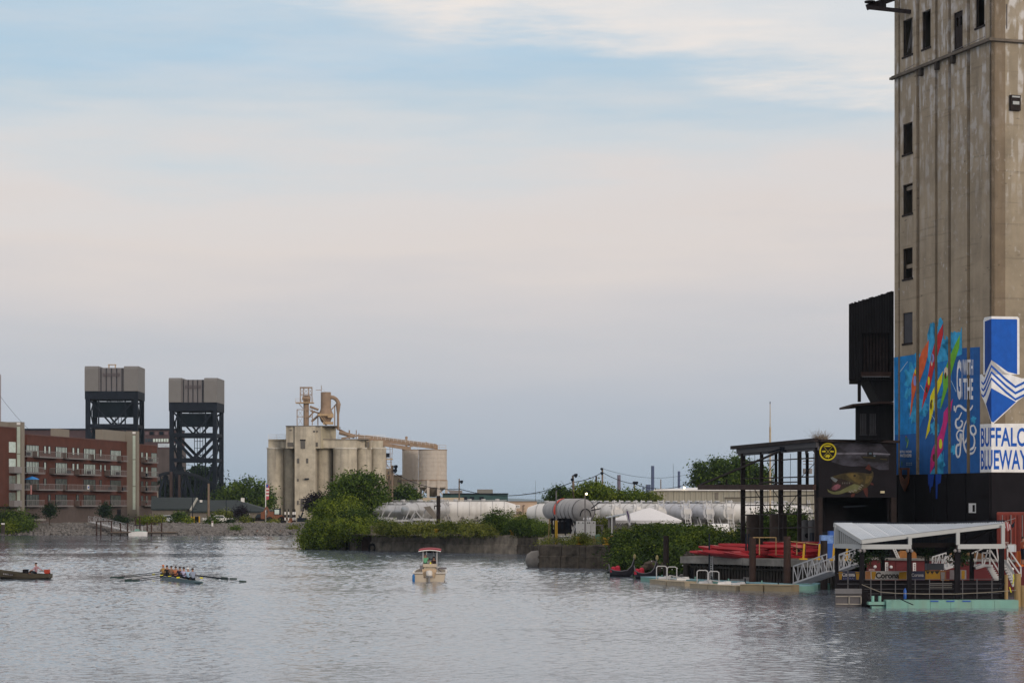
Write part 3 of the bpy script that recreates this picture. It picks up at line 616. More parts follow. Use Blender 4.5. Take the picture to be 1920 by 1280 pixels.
kays = [('mural_orange',(190,85,45),[(293,165),(284,275),(262,360),(240,420),(222,470),(205,500),(188,570),(178,640),(165,684),(172,600),(177,540),(176,460),(188,400),(215,320),(250,235)]),
 ('mural_red',(170,35,40),[(387,58),(388,130),(370,210),(348,280),(322,375),(300,480),(275,550),(244,632),(254,560),(268,480),(290,390),(305,290),(330,190),(355,120)]),
 ('mural_yellow',(200,190,20),[(388,372),(378,450),(350,530),(330,600),(315,670),(300,720),(298,770),(270,830),(280,760),(295,690),(297,600),(302,540),(325,490),(360,420)]),
 ('mural_green',(95,160,45),[(501,130),(495,220),(465,310),(440,400),(420,480),(400,540),(385,590),(367,634),(376,560),(388,500),(385,430),(398,370),(430,280),(470,190)]),
 ('mural_pink',(175,35,110),[(453,558),(440,640),(415,720),(400,790),(388,850),(387,895),(350,960),(325,1010),(300,1062),(303,960),(312,910),(335,850),(365,790),(385,720),(392,650),(420,610)])]
for nm,c,p in kays: paint2d('mural_kayak', [A2(p)], PA, flat(nm,c,.15), 0.024, CUT)
def ell(cx,cy,rx,ry,n=14,tilt=0): 
    return [(cx+rx*math.cos(2*math.pi*i/n)+tilt*ry*math.sin(2*math.pi*i/n), cy+ry*math.sin(2*math.pi*i/n)) for i in range(n)]
for c,nm,e in [((120,130,190),'mural_lilac',[ell(200,440,10,35),ell(315,290,12,32)]),((190,175,150),'mural_cream',[ell(312,300,7,42),ell(408,380,14,32)]),((210,190,30),'mural_gold',[ell(292,440,7,30),ell(203,378,6,16)]),((185,190,40),'mural_lime',[ell(371,860,11,34)]),
               ((70,50,30),'mural_brown',[ell(404,405,7,22),ell(307,605,6,28),ell(327,952,9,26),ell(278,500,7,22),(ell(312,575,5,10))])]:
    paint2d('mural_paddler', [A2(x) for x in e], PA, flat(nm,c,.1), 0.030 if c[0]!=70 else .036, CUT)
paint2d('mural_spray', [A2([(235,470),(262,512),(266,512),(238,466)]),A2([(330,640),(336,640),(325,560),(322,562)]),A2([(440,440),(443,438),(476,512),(473,514)]),A2([(305,660),(330,690),(340,735),(325,692)]),A2([(85,395),(150,310),(152,313),(88,400)])], PA, flat('mural_white_thin',(150,180,200)), 0.026, CUT)
white_t = flat('mural_white',(196,198,205),.12)
def textA(s, x0,x1,y0,y1, m, off=0.030, cuts=CUT, bold=0.01, X0=1660, Y0=590, k=3.557):
    v,f = textmesh(s, bold); pts = A2([(x0+(x1-x0)*a, y1+(y0-y1)*b) for a,b in v], X0, Y0, k); paint2d('lettering', [(pts, f)], PA, m, off, cuts)
textA('G',478,508,300,566, white_t, bold=.03); textA('O',511,517,300,566, white_t, bold=.02)
textA('WITH',520,588,298,402, white_t, bold=.02, cuts=None, off=.03); textA('THE',523,588,424,564, white_t, bold=.02, cuts=None)
def strokes(paths, w, k=3.557, X0=1660, Y0=590):
    o = []
    for P_ in paths:
        # smooth with Catmull-Rom
        pts = []
        for i in range(len(P_)-1):
            p0 = P_[max(i-1,0)]; p1 = P_[i]; p2 = P_[i+1]; p3 = P_[min(i+2,len(P_)-1)]
            for j in range(5):
                t = j/5; pts.append(tuple(0.5*((2*p1[d])+(-p0[d]+p2[d])*t+(2*p0[d]-5*p1[d]+4*p2[d]-p3[d])*t*t+(-p0[d]+3*p1[d]-3*p2[d]+p3[d])*t**3) for d in (0,1)))
        pts.append(P_[-1]); n = len(pts)
        for i in range(n-1):
            (x0,y0),(x1,y1) = pts[i],pts[i+1]; dx,dy = x1-x0,(y1-y0); l = math.hypot(dx,dy) or 1; nx,ny = -dy/l,dx/l
            wa = w*(0.55+0.45*math.sin(math.pi*min(1,(i+.5)/n))); o.append([(x0+nx*wa*.62,y0+ny*wa),(x1+nx*wa*.62,y1+ny*wa),(x1-nx*wa*.62,y1-ny*wa),(x0-nx*wa*.62,y0-ny*wa)])
    return o
flow = [[(462,605),(465,640)],[(470,650),(478,615),(500,606),(525,625),(550,640),(575,625),(585,602)],[(512,650),(492,690),(476,700),(472,730),(485,755),(508,745),(518,715),(505,705)],
        [(520,775),(495,770),(478,800),(490,835),(508,830),(505,790),(500,860),(480,870),(474,915),(485,948),(500,930),(505,870),(515,820)],
        [(550,695),(530,740),(522,800),(528,870),(545,915),(570,925),(592,915),(606,880)],[(548,700),(562,730),(560,780),(545,830),(528,860)],[(590,738),(572,745),(572,780),(590,800),(607,780),(600,748),(588,735)],[(590,800),(598,840),(592,880),(575,895),(560,905)]]
paint2d('lettering', [A2(p) for p in strokes(flow, 9)], PA, white_t, 0.030, CUT)
textA('BUFFALO NIAGARA',100,178,903,920, white_t, bold=.01); textA('WATERKEEPER',102,178,928,948, white_t, bold=.02); paint2d('small_logo', [A2([(142+i%3*14,984+i//3*12),(152+i%3*14,984+i//3*12),(152+i%3*14,990+i//3*12),(142+i%3*14,990+i//3*12)]) for i in range(6)], PA, flat('mural_dim',(120,150,185)), .03, CUT)
paint2d('small_logo', [A2(ell(143,830,8,22,tilt=.1)),A2([(107,980),(112,970),(118,985),(116,1008),(108,1006)])], PA, flat('mural_dkgreen',(40,90,90)), .03, CUT)
paint2d('small_logo', [A2([(143,885),(150,850),(157,825),(156,855),(147,888)])], PA, flat('mural_green2',(110,150,60)), .034, CUT); paint2d('small_logo', [A2([(133,815),(142,806),(151,816),(142,812)])], PA, kay_red, .036, CUT)
# location marker shaped plaque low on the mural
mb = MB()
for pl in ([(112,1020),(124,1018),(124,1085),(112,1080)],[(164,1018),(176,1022),(172,1080),(164,1085)],[(112,1020),(176,1020),(172,1032),(116,1032)],[(112,1080),(124,1072),(143,1100),(164,1072),(174,1080),(170,1120),(145,1178),(118,1120)]):
    mb.prism([PA(s,z,.16) for s,z in A2(pl)], Vector((NA.x,NA.y,0))*.08)
single('marker_plaque', mb, mat('orange_brown',(0.16,0.055,0.025),.7,.2,2), 'rusty orange pin-shaped plaque on the black base below the small logos', 'sign')
# arrow logo and BUFFALO BLUEWAY board wrap the corner
def PW(s, z, o): 
    if s < 0: return PA(-s, z, o+0.0)
    return PB(s, z, o)
def W2(pts, X0=1560, Y0=520, k=2.909):
    o = []
    for x,y in pts:
        px = X0+x/k; py = Y0+y/k; 
        if px < 1861: s = -sA(min(px,1858.9)); Y = YA(-s)
        else: s = max(.0,sB(px)); Y = YB(s)
        o.append((s, Z_(py,Y)))
    return o
wt = flat('sign_white',(198,200,208),.06); bl = flat('sign_blue',(12,74,158),.06); bd = flat('sign_blue_in_shade',(14,58,128),.06)  # second blue has the shade of the left wall face put into it
paint2d('sign_board', [W2([(826,235),(832,218),(872,212),(1012,214),(1022,224),(1023,528),(1010,530),(945,530),(826,530)]),
   W2([(808,530),(818,526),(832,545),(875,447),(945,520),(1035,550),(1060,548),(1060,640),(1015,672),(882,797),(872,797),(848,720),(832,680),(818,650),(808,600)])], PW, wt, .006)
paint2d('sign_arrow', [W2([(834,240),(873,226),(873,452),(834,530)])], PW, bd, .012)
paint2d('sign_arrow', [W2([(873,226),(1006,228),(1010,232),(1010,528),(960,515),(873,450)]), W2([(873,603),(1003,678),(880,790),(873,785)])], PW, bl, .012)
paint2d('sign_arrow', [W2([(873,603),(873,785),(840,690)])], PW, bd, .012)
zz = []
for k_ in range(3):
    o_ = 34*k_+24
    zz.append(W2([(873,452+o_),(873,466+o_),(838,552+o_-2),(826,572+o_-8),(816,560+o_-8),(816,548+o_-8),(826,560+o_-8),(836,540+o_-6)]))
    zz.append(W2([(873,452+o_),(950,528+o_-2),(1000,566+o_),(1060,536+o_),(1060,550+o_),(1000,580+o_),(950,542+o_),(873,466+o_)]))
paint2d('sign_wave', zz, PW, bl, .012)
paint2d('sign_board', [W2([(808,800),(873,797),(1060,796),(1060,1062),(873,1061),(808,1062)])], PW, wt, .006)
def textW(s, x0,x1,z0,z1, bold=.02):
    v,f = textmesh(s,bold); pts = [(x0+(x1-x0)*a, z0+(z1-z0)*b) for a,b in v]; paint2d('lettering', [(pts,f)], PW, bl, .014)
sl_ = -sA(1839.5); textW('BUFFALO', sl_, sB(1926), Z_(837,162.5), Z_(801,162.5)); textW('BLUEWAY', sl_, sB(1927), Z_(880,162.5), Z_(843,162.5))
mb = MB(); s0 = sA(1834); s1 = sA(1821); slab(mb, PA, s0, s1, zA(1828,961), zA(1828,943), .2, .17); bd_ = thing('notice_board','small white notice board on the black elevator base','sign',PA(s0,zA(1828,961)))
part('board', mb, wt, bd_); mb = MB(); slab(mb, PA, s0+.1, s0+.45, zA(1828,959), zA(1828,946), .21, .203); part('print', mb, black, bd_)
# ================================================================ APARTMENT BUILDING (far left)
G = 2.0
A0 = Vector((X_(47,440), 440)); UA = Vector((0.189,0.982)); UN = Vector((0.982,-0.189))   # facade runs away along UA, faces +X
def fs(px, o=0): k = (px-960)/F; a = A0+UN*o; return (k*a.y-a.x)/(UA.x-k*UA.y)
def fP(s, z, o=0): q = A0+UA*s+UN*o; return Vector((q.x,q.y,z))
def fz(px, py): return Z_(py, A0.y+UA.y*fs(px))
def fslab(mb, s0, s1, z0, z1, o0, o1): slab(mb, fP, s0, s1, z0, z1, o0, o1)
ap = thing('apartment_building', 'long red brick apartment building with balconies and tall beige fins behind the rocky bank', 'building', (A0.x,A0.y,G))
S1 = fs(240); S2 = fs(294.5); ZR = 19.1; S0 = -45
mb = MB(); fslab(mb, 1.0, S1-0.3, 5.3, ZR, -0.02, -16); fslab(mb, S1+.3, S2, 5.3, ZR-.35, 0.0, -15); fslab(mb, S0, -4.5, 5.3, ZR+1.0, 1.2, -16)
part('brick_wall', mb, brick, ap)
mb = MB(); fslab(mb, 1.0, S1-.3, ZR+.003, ZR+.2, 0.08, -16.1); fslab(mb, S1+.3, S2+.1, ZR-.347, ZR-.15, 0.08, -15.1); fslab(mb, S0, -4.5, ZR+1.003, ZR+1.2, 1.3, -16.1); part('parapet', mb, mat('parapet_cap',(0.1,0.05,0.045),.8,.1,1), ap)
mb = MB(); fslab(mb, S0, S2, G, 5.297, 0.05, -15); part('base_wall', mb, brick_dk, ap)
# fins
FO = 2.3
for sx, ztop, w, boxl in ((fs(46,FO), fz(45,793), 1.3, 12), (fs(261,FO), fz(258,810), 1.4, 14)):
    mb = MB(); fslab(mb, sx-w, sx, G, ztop, FO, -4); fn = part('stair_tower', mb, beige, ap)
    mb = MB(); fslab(mb, sx-w-boxl, sx-w-.003, ZR-.3, ztop-.02, -0.3, -1.8); part('penthouse', mb, beige, ap)
    mb = MB()
    for a_,b_ in ((.03,.32),(.33,.66),(.67,.97)): 
        zz0 = G+2+(ztop-G-2.4)*a_; zz1 = G+2+(ztop-G-2.4)*b_; 
        slab(mb, fP, sx-w-.09, sx-w-.003, zz0, zz1, FO-.35, FO-.95)
    part('glass_strip', mb, glassfin, fn)
    mb = MB(); slab(mb, fP, sx-w-.1, sx-w-.003, ztop-.55, ztop-.1, FO-.3, FO-1.0); part('cap', mb, whitep, fn)
mb = MB(); fslab(mb, 20, 26, ZR+.21, ZR+1.9, -2, -3); fslab(mb, 26.003, 28, ZR+.21, ZR+1.9, -2.2, -3); part('penthouse', mb, beige, ap)
floors = [15.0, 11.8, 8.6, 5.42]
def winA(x0, x1, z0, z1, n, lit=True, m=None):
    s0, s1 = sorted((fs(x0), fs(x1))); mb = MB()
    for k in range(n+1):
        s = s0+(s1-s0)*k/n; fslab(mb, s-.09, s+.09, z0, z1, 0.09, -0.02)
    fslab(mb, s0, s1, z0-.06, z0, .12, -.02); fslab(mb, s0, s1, z1, z1+.06, .12, -.02)
    f = part('window', mb, steel_dk, ap)
    mb = MB()
    for k in range(n): a = s0+(s1-s0)*k/n+.09; b = s0+(s1-s0)*(k+1)/n-.09; fslab(mb, a, b, z0, z1, .03, -.02)
    part('panes', mb, m or (glass_pale if lit else glass_dk), f)
rr = random.Random(5)
gl_mid = mat('curtained_glass_shaded', (0.12,0.14,0.125), 0.25, 0.4, 1.5, spec=.5)  # weaker light on the lower floors put into a darker glass colour
big = [(49,72),(104,125),(157,178),(207,226)]
small = [[(82,86),(90,94),(135,139),(144,148),(187,190)],[(82,86),(135,139),(143,147),(187,190),(195,198)],[(82,86),(187,190)],[(90,94),(143,147)]]
for r,z in enumerate(floors):
    m = glass_pale if r < 2 else gl_mid
    for a,b in big: winA(a,b,z+.1,z+2.15,8,m=m)
    for a,b in small[r]: winA(a,b,z+.8,z+2.15,1,m=m)
    winA(264,268,z+.6,z+2.1,2,m=m); winA(273,276.5,z+.6,z+2.1,1,m=m); winA(283.5,293,z+.1,z+2.1,5,m=m)
    mb = MB(); s_ = -7.5; fslab(mb, s_-3, s_, z+.5, z+2.5, 1.28, 1.2); part('window', mb, m, ap); mb = MB(); fslab(mb, s_-3, s_+.5, z-.2, z+1, 2.3, 1.21); part('balcony', mb, rail_m, ap) if r else None
bal = [[(50,61),(75,118),(129,171),(181,220),(232,240)],[(52,85),(107,138),(154,190),(210,238)],[(49,56),(74,118),(128,169),(180,220),(232,240)],[(51,84),(107,138),(154,190),(209,238)]]
tn = mat('balcony_pink_mat',(0.3,0.18,0.17),.8,.2,2)
for r,z in enumerate(floors):
    for a,b in bal[r]+[(277,297)]:
        D = 1.5; s0, s1 = fs(a,D), fs(b,D)
        mb = MB(); fslab(mb, s0, s1, z-.2, z-.02, D, .003); bo = part('balcony', mb, rail_m, ap)
        mb = MB(); fslab(mb, s0, s1, z+1.02, z+1.1, D, D-.07); fslab(mb, s0, s1, z+.05, z+.1, D, D-.06)
        k = max(2,int((s1-s0)/.42)); 
        for i in range(k+1):
            s = s0+(s1-s0)*i/k; big_ = i % 6 == 0; w_ = .05 if big_ else .018; fslab(mb, s-w_, s+w_, z, z+1.05, D-.01, D-.05)
        for s in (s0, s1): fslab(mb, s-.03, s+.03, z+1.0, z+1.08, D, .1)
        part('railing', mb, rail_m, bo)
        if rr.random() < .7:      # chairs, planters on it
            mb = MB(); x = rr.uniform(s0+.6, s1-.8); fslab(mb, x, x+1.1, z, z+.75, .6, 1.1); part('furniture', mb, steel_dk, bo)
        mb = MB(); fslab(mb, s0-.5, s0-.05, z-.1, z+1.0, 1.0, .003); part('privacy_screen', mb, brick_dk, bo)
mb = MB(); c = fP(fs(60,1.3), 10.6, 1.3); mb.lathe(c+Vector((0,0,-.1)), [(1.5,0),(.8,.35),(.03,.6)], 8); um = thing('patio_umbrella','blue patio umbrella open on a third floor balcony of the red building','umbrella', fP(fs(60,1.3),8.6,1.3)); part('canopy', mb, mat('umbrella_blue',(0.03,0.22,0.6),.6,.05,2), um)
mb = MB(); mb.tube(fP(fs(60,1.3),8.6,1.3), c, .04, 5); part('pole', mb, rail_m, um)
for px,z,lab in ((57.5,7.6,'faded striped flag hanging from the balcony under the blue umbrella'),):
    mb = MB(); s = fs(px,1.6); fslab(mb, s, s+.5, z, z+1.8, 1.6, 1.56); single('hanging_flag', mb, mat('flag_faded',(0.4,0.2,0.2),.8,.3,6), lab, 'flag')
mb = MB(); s = fs(165.5,1.6); fslab(mb, s-.5, s+.6, 8.75, 9.65, 1.6, 1.56); fb = single('football_flag', mb, whitep, 'small white and blue team banner hung on a balcony railing', 'banner')
mb = MB(); fslab(mb, s-.25, s+.35, 8.95, 9.4, 1.64, 1.602); o = part('emblem', mb, blue_pl, fb); 
for dx in (170,):
    pass
mb = MB(); fslab(mb, S2+.02, S2+2.2, 5.8, 8.4, -.5, -4); part('corner_bay', mb, beige, ap)
mb = MB(); fslab(mb, fs(219), fs(226), G, 4.6, .08, .051); part('garage_door', mb, black, ap)
# chimney edge at far left
mb = MB(); mb.pbox(-22, 700, -7.5, 800, 520, 5); single('chimney_stack', mb, mat('pale_pink_concrete',(0.3,0.26,0.26),.8,.1,.3), 'pale tall stack cut off by the left edge of the picture', 'chimney')

# ================================================================ LIFT BRIDGE
def lift_tower(px0, pxm, px1, ytop, ycl, yband, Y, cw0, cw1, beams, label, zg=2.0, turned=0):
    """px0..pxm front face, pxm..px1 right-hand face seen edge-on"""
    th = thing('lift_bridge_tower', label, 'bridge tower', at((px0+px1)/2, 974, Y), 'towers of the vertical lift bridges')
    xl, xr = X_(px0,Y), X_(pxm,Y); wd = xr-xl; D = 13.0; xo = X_(px1,Y+D)-xr     # the tower is skewed: rear face shifts right
    def T(u, v, z): return Vector((xl+u*wd+v*xo, Y+v*D, z))
    def pb(mb, u0,u1,v0,v1,z0,z1):
        mb.add([T(u0,v0,z0),T(u1,v0,z0),T(u1,v1,z0),T(u0,v1,z0),T(u0,v0,z1),T(u1,v0,z1),T(u1,v1,z1),T(u0,v1,z1)], [(0,3,2,1),(4,5,6,7),(0,1,5,4),(1,2,6,5),(2,3,7,6),(3,0,4,7)])
    zt, zc, zb = Z_(ytop,Y), Z_(ycl,Y), Z_(yband,Y)
    mb = MB(); pb(mb, .02,.98,.02,.98,zc,zt-.5); h = part('machine_house', mb, clad_grey, th)
    for u in ((-.01,.25),(.74,1.01)):
        mb = MB(); v0 = -.035
        n = 5; prof = [(v0,zc)]+[(v0, zt-.9)]+[(v0+.05*(1-math.cos(i/4*math.pi/2))*1.4, zt-.9+.9*math.sin(i/4*math.pi/2)) for i in range(1,5)]+[(1.03,zt),(1.03,zc)]
        a = [T(u[0],v,z) for v,z in prof]; b = [T(u[1],v,z) for v,z in prof]; k = len(prof)
        mb.add(a+b, [tuple(range(k-1,-1,-1)), tuple(range(k,2*k))]+[(i,(i+1)%k,k+(i+1)%k,k+i) for i in range(k)])
        part('sheave_hood', mb, clad_lt, h)
    mb = MB(); pb(mb, .34,.66,-.0,.02,zt-2.9,zt-2.0); part('louvre', mb, mat('louvre_dark',(.09,.08,.09),.8,.1,2), h)
    mb = MB()
    for u in (.3,.4,.5,.6,.7): pb(mb, u-.004,u+.004,.0,.02,zc,zt-.55)
    part('cladding_seams', mb, steel_dk, h)
    if turned:
        c = T(.47,.3,zt-.45); mb = MB()
        for dx in (-.9,.9):
            for dy in (-.5,.5): mb.bar(c+Vector((dx,dy,0)), c+Vector((dx,dy,1.1)), .14)
        mb.box(c+Vector((-1.1,-.6,.95)), c+Vector((1.1,.6,1.15))); part('roof_rail', mb, tan_lt, h)
    mb = MB(); pb(mb, -.01,1.01,-.01,1.01,zb,zc-.01); part('girder_band', mb, steel_dk, th)
    lw = .085
    for u in (0,1-lw):
        for v in (0,1-lw*1.2):
            mb = MB(); pb(mb, u,u+lw,v,v+lw*1.2,zg-1,zb-.01); part('tower_leg', mb, steel_dk, th)
    # lattice in the left and right bays, on the near and far sides
    bw = .16; mb = MB()
    for u in (lw, 1-lw-.0):
        for v in (0.06,.5,.94):
            x0 = u; x1 = u + (bw if u < .5 else -bw)
            zz = zb-1
            if v == 0.06:
                mb.bar(T(x1,v,zb), T(x1,v,zg), .35)
    part('inner_posts', mb, steel_dk, th)
    zs = [Z_(b,Y) for b in beams]+[zg]
    ztop_ = zb
    for i,z in enumerate(zs[:-1]):
        mb = MB()
        for v in (.02,.96): mb.bar(T(0.03,v,z), T(.97,v,z), .7, 1.1)
        for u in (.03,.97): mb.bar(T(u,.02,z), T(u,.96,z), .5, .9)
        part('cross_beam', mb, steel_dk, th)
    z0 = zb; k = 0
    for z in zs:
        for v in (.03,.95):
            for sgn in (0,1):
                mb = MB(); a = .05 if sgn == 0 else .95
                if k == 0: mb.bar(T(.5,v,z+.3), T(.5+(a-.5)*.9,v,z0-.5), .45)
                else: mb.bar(T(.5,v,z+.3), T(a,v,z0-.4), .62, .8); mb.bar(T(.5+(.045 if sgn else -.045)*3.4,v,z+.3), T(a,v,z0-2.8), .25) if z > zg else None
                part('diagonal_brace', mb, steel_dk, th)
        for u in (.03,.97):
            mb = MB(); n = max(1,int(round((z0-z)/6.5)))
            for j in range(n):
                a = z0+(z-z0)*j/n; b = z0+(z-z0)*(j+1)/n
                mb.bar(T(u,.05,a), T(u,.9,b), .3); mb.bar(T(u,.9,a), T(u,.05,b), .3)
                mb.obox(T(u,.48,(a+b)/2), (.3,.4,.5))
            part('side_lacing', mb, steel_dk, th)
        z0 = z; k += 1
    mb = MB(); c0, c1 = Z_(cw0,Y), Z_(cw1,Y); pb(mb, .12,.9,.2,.7,c1,c0); part('counterweight', mb, steel_cw, th)
    mb = MB(); pb(mb, .30,.70,.3,.6,c0+.0,zb-.01) if False else None
    for u in (.36,.42,.56,.6): mb.bar(T(u,.45,c0), T(u,.45,zb), .18)
    mb.bar(T(.34,.45,(c0+zb)/2), T(.66,.45,(c0+zb)/2), .15); part('hoist_ropes', mb, steel_dk, th)
    mb = MB()
    for u in (.40,.46,.52,.58): mb.bar(T(u,.8,zg), T(u,.8,c1), .17)
    z = zg+2
    while z < c1: mb.bar(T(.40,.8,z), T(.58,.8,z), .14); z += 1.9
    part('stair_shaft', mb, steel_dk, th)
    return T
YT = 640
T1 = lift_tower(160,258,270.5,686,733,748,YT, 752,780, (798,), 'vertical lift bridge tower with grey machine house, the left and taller looking one',turned=1)
T2 = lift_tower(317.5,406,419.5,708,754,770,YT-20, 774,798, (815,862), 'vertical lift bridge tower with grey machine house, the right one beside the dark truss span')
# far dark girder viaduct and warehouse behind
wh = thing('warehouse', 'dark long flat roofed warehouse behind the red apartments between the bridge towers', 'building', at(200,974,760))
mb = MB(); mb.pbox(40,806,330,842,760,20); part('wall', mb, purplebr, wh)
mb = MB(); mb.pbox(40,803,330,805.9,759.5,21); part('roof_edge', mb, steel_dk, wh)
for i in range(9):
    mb = MB(); mb.pbox(272+i*5,822,275.6+i*5,828,759.7,.28); part('window', mb, glass_pale if i > 2 else glass_dk, wh)
for i in range(6):
    mb = MB(); mb.pbox(272+i*9,809,279+i*9,815,759.7,.28); part('panel', mb, steel_cw if i%2 else mat('panel_mauve',(0.12,.08,.09),.8,.1,1), wh)
mb = MB(); mb.pbox(292,842,336,985,700,15); w2 = single('storage_building', mb, mat('dark_concrete_far',(0.085,0.07,0.07),.9,.15,.3,streak=.3), 'dark tall windowless building standing behind the corner of the red apartments', 'building')
mb = MB(); mb.pbox(296,831,334,838,705,5); single('glazed_penthouse', mb, mat('pale_sky_glass',(0.45,0.52,0.6),.3,.3,1), 'pale glazed rooftop strip between the apartments and the right lift tower', 'rooftop')
# curved chord truss span below the right tower
tr = thing('truss_bridge', 'dark curved top truss railway span below the right lift tower', 'bridge', at(350,950,600))
YB_ = 600; top = [(292,893),(310,887),(330,885),(348,886),(366,891),(384,899),(402,909),(409,918)]
for v in (0,1):
    pt = [at(x,y,YB_+v*7) for x,y in top]; bt = [Vector((p.x,p.y,Z_(947,YB_))) for p in pt]
    mb = MB()
    for a,b in zip(pt[:-1],pt[1:]): mb.bar(a,b,.7,.8)
    part('top_chord', mb, mat('chord_grey',(.018,.022,.03),.8,.2,.5,spec=.1), tr)
    mb = MB(); mb.bar(bt[0],bt[-1],.8,1.4); part('bottom_chord', mb, steel_dk, tr)
    for i in range(len(pt)-1):
        mb = MB(); mb.bar(pt[i],bt[i],.5); part('vertical_member', mb, steel_dk, tr)
        mb = MB(); a,b = (pt[i],bt[i+1]) if i%2 else (bt[i],pt[i+1]); mb.bar(a,b,.5); m_ = (pt[i]+pt[i+1])/2; mb.bar(m_, (bt[i]+bt[i+1])/2, .28); part('diagonal_member', mb, steel_dk, tr)
mb = MB(); mb.pbox(292,940,412,948,YB_+1,5); part('deck', mb, steel_dk, tr)
mb = MB(); mb.pbox(318,884,322,948,YB_-2,2); mb.pbox(334,890,337,948,YB_-2,2); single('rusty_pier', mb, mat('rust_far',(0.045,0.03,0.028),.9,.3,.4), 'rusty brown posts standing in front of the dark truss span', 'post')
for i,(px,py,r1,r2) in enumerate([(365,915,30,22),(395,925,22,16),(330,925,26,18),(378,893,14,7)]):
    plant('shade_tree', ['dark tree mass behind the right half of the truss span','dark low tree right of the truss span','dark tree behind the left half of the truss span','small dark treetop inside the legs of the right lift tower'][i], 'tree', plobes([(px,py,r1,r2),(px-r1*.4,py+6,r1*.6,r2)], 660, 5), 1500, 1.2, 40+i, bush_dark, base=(X_(px,660),660,2), group='dark trees behind the truss span')

# ================================================================ CENTRAL GRAIN ELEVATOR
YE = 560
ce = thing('cement_silos', 'pale weathered concrete silo block with central headhouse in the middle distance', 'silo building', at(600,974,YE))
def cyl(mb, px0, px1, yt, Y, zb=2.0, n=28, yoff=0): 
    r = (X_(px1,Y)-X_(px0,Y))/2; c = Vector(((X_(px0,Y)+X_(px1,Y))/2, Y+r+yoff, 0)); mb.lathe(c, [(r,zb),(r,Z_(yt,Y))], n); return c, r
for a,b,Y in ((499,531,YE+3),(529.5,553,YE+4.5),(591.5,623,YE+2.5),(623,668,YE-1.5),(666,696,YE+2.5),(695,723,YE+4)):
    mb = MB(); cyl(mb,a,b,840,Y); part('silo', mb, conc, ce, True)
    mb = MB(); r = (X_(b,Y)-X_(a,Y))/2; c = Vector(((X_(a,Y)+X_(b,Y))/2, Y+r, 0)); mb.lathe(c, [(r+.14,Z_(841,Y)),(r+.14,Z_(838.5,Y))], 28); part('silo_rim', mb, conc_band, ce, True)
mb = MB(); mb.pbox(505,842,720,985,YE+6.2,10); part('infill_wall', mb, conc, ce)
mb = MB(); mb.pbox(503,825,540,840,YE+4,14); mb.pbox(503,822.8,540.5,825,YE+3.6,15); part('gallery', mb, conc, ce)
mb = MB(); pts = [(603,825),(668,825)]
mb.pbox(604,824,668,839.5,YE+.3,14); mb.prism([Vector((X_(668,YE+.3),YE+.3,Z_(839.5,YE))),Vector((X_(690,YE+4),YE+4,Z_(839.5,YE))),Vector((X_(690,YE+4),YE+14,Z_(839.5,YE))),Vector((X_(668,YE+.3),YE+14.3,Z_(839.5,YE)))], (0,0,Z_(824,YE)-Z_(839.5,YE))); mb.pbox(690.2,826,695,841,YE+3,8)
mb.pbox(695.5,826,718,840,YE+6,9)
gal = part('gallery', mb, conc, ce)
mb = MB(); mb.pbox(602,822.4,690,823.9,YE,15); part('gallery_roof_edge', mb, mat('roof_edge_grey',(.2,.18,.16),.8,.1,1), ce)
mb = MB(); mb.pbox(687,826,694,841,YE+2.6,.35); part('window', mb, mat('frame_tan',(.28,.24,.18),.8,.2,1), ce); mb = MB(); mb.pbox(688.5,828,692.5,839,YE+2.5,.1); part('window', mb, stucco, ce)
mb = MB(); mb.pbox(552.5,799,591.3,980,YE-3,14); part('headhouse', mb, conc, ce)
mb = MB(); mb.pbox(536.2,799,552.2,840,YE-2.2,13); mb.pbox(591.6,799,601,840,YE-2.2,13); part('headhouse_wing', mb, conc, ce)
mb = MB(); mb.prism([Vector((X_(601.2,YE-2.2),YE-2.2,Z_(840,YE-2))),Vector((X_(630,YE+13),YE+13,Z_(840,YE-2))),Vector((X_(601.2,YE-2.2),YE+13,Z_(840,YE-2)))], (0,0,Z_(799,YE-2)-Z_(840,YE-2)-.0))
part('headhouse_side', mb, mat('concrete_lit_cream',(0.42,0.38,0.28),.9,.12,.3), ce)  # cream of the sunlit side put into the concrete colour
mb = MB(); mb.pbox(535.5,797.6,601.5,798.9,YE-2.8,14); mb.pbox(601.6,797.6,631,798.9,YE-1,14); part('headhouse_roof', mb, mat('roof_edge_dark',(.11,.10,.09),.8,.1,1), ce)
for x0,y0,x1,y1 in ((563.5,826,572,841),(562.5,823.5,573,826),(543,805,547,807.5),(587,807,590.8,810),(593,807,596,810),(539,829,550,837),(586.5,829,596,837),(557,859,561,868),(574,859,578,868),(557,897,560,902),(563.5,934,570.5,958),(557,938,560,946)):
    mb = MB(); yo = YE-3.12 if x0 > 552.6 and x1 < 591 else YE-2.32; mb.pbox(x0,y0,x1,y1,yo,.1); part('window', mb, mat('window_dim',(.10,.095,.09),.8,.15,1) if y1-y0 > 4 or x1-x0 < 5 else black, ce)
mb = MB(); mb.pbox(571,896,579,898.5,YE-3.9,.9); part('pipe_hood', mb, steel_dk, ce)
for x in (567,585): pass
def railing(name, pts, z, h, parent, m, sp=1.6, w=.08):
    mb = MB()
    for a,b in zip(pts[:-1],pts[1:]):
        a = Vector((a[0],a[1],z)); b = Vector((b[0],b[1],z)); n = max(1,int((b-a).length/sp))
        for i in range(n+1): p = a.lerp(b,i/n); mb.bar(p,p+Vector((0,0,h)),w)
        for hh in (h,h*.5): mb.bar(a+Vector((0,0,hh)),b+Vector((0,0,hh)),w)
    return part(name, mb, m, parent)
railing('roof_railing', [(X_(503,YE+4),YE+4),(X_(535,YE+4),YE+4)], Z_(822.8,YE+4), 1.1, ce, whitep)
railing('roof_railing', [(X_(630,YE),YE+6),(X_(718,YE),YE+8)], Z_(822.4,YE), 1.1, ce, whitep)
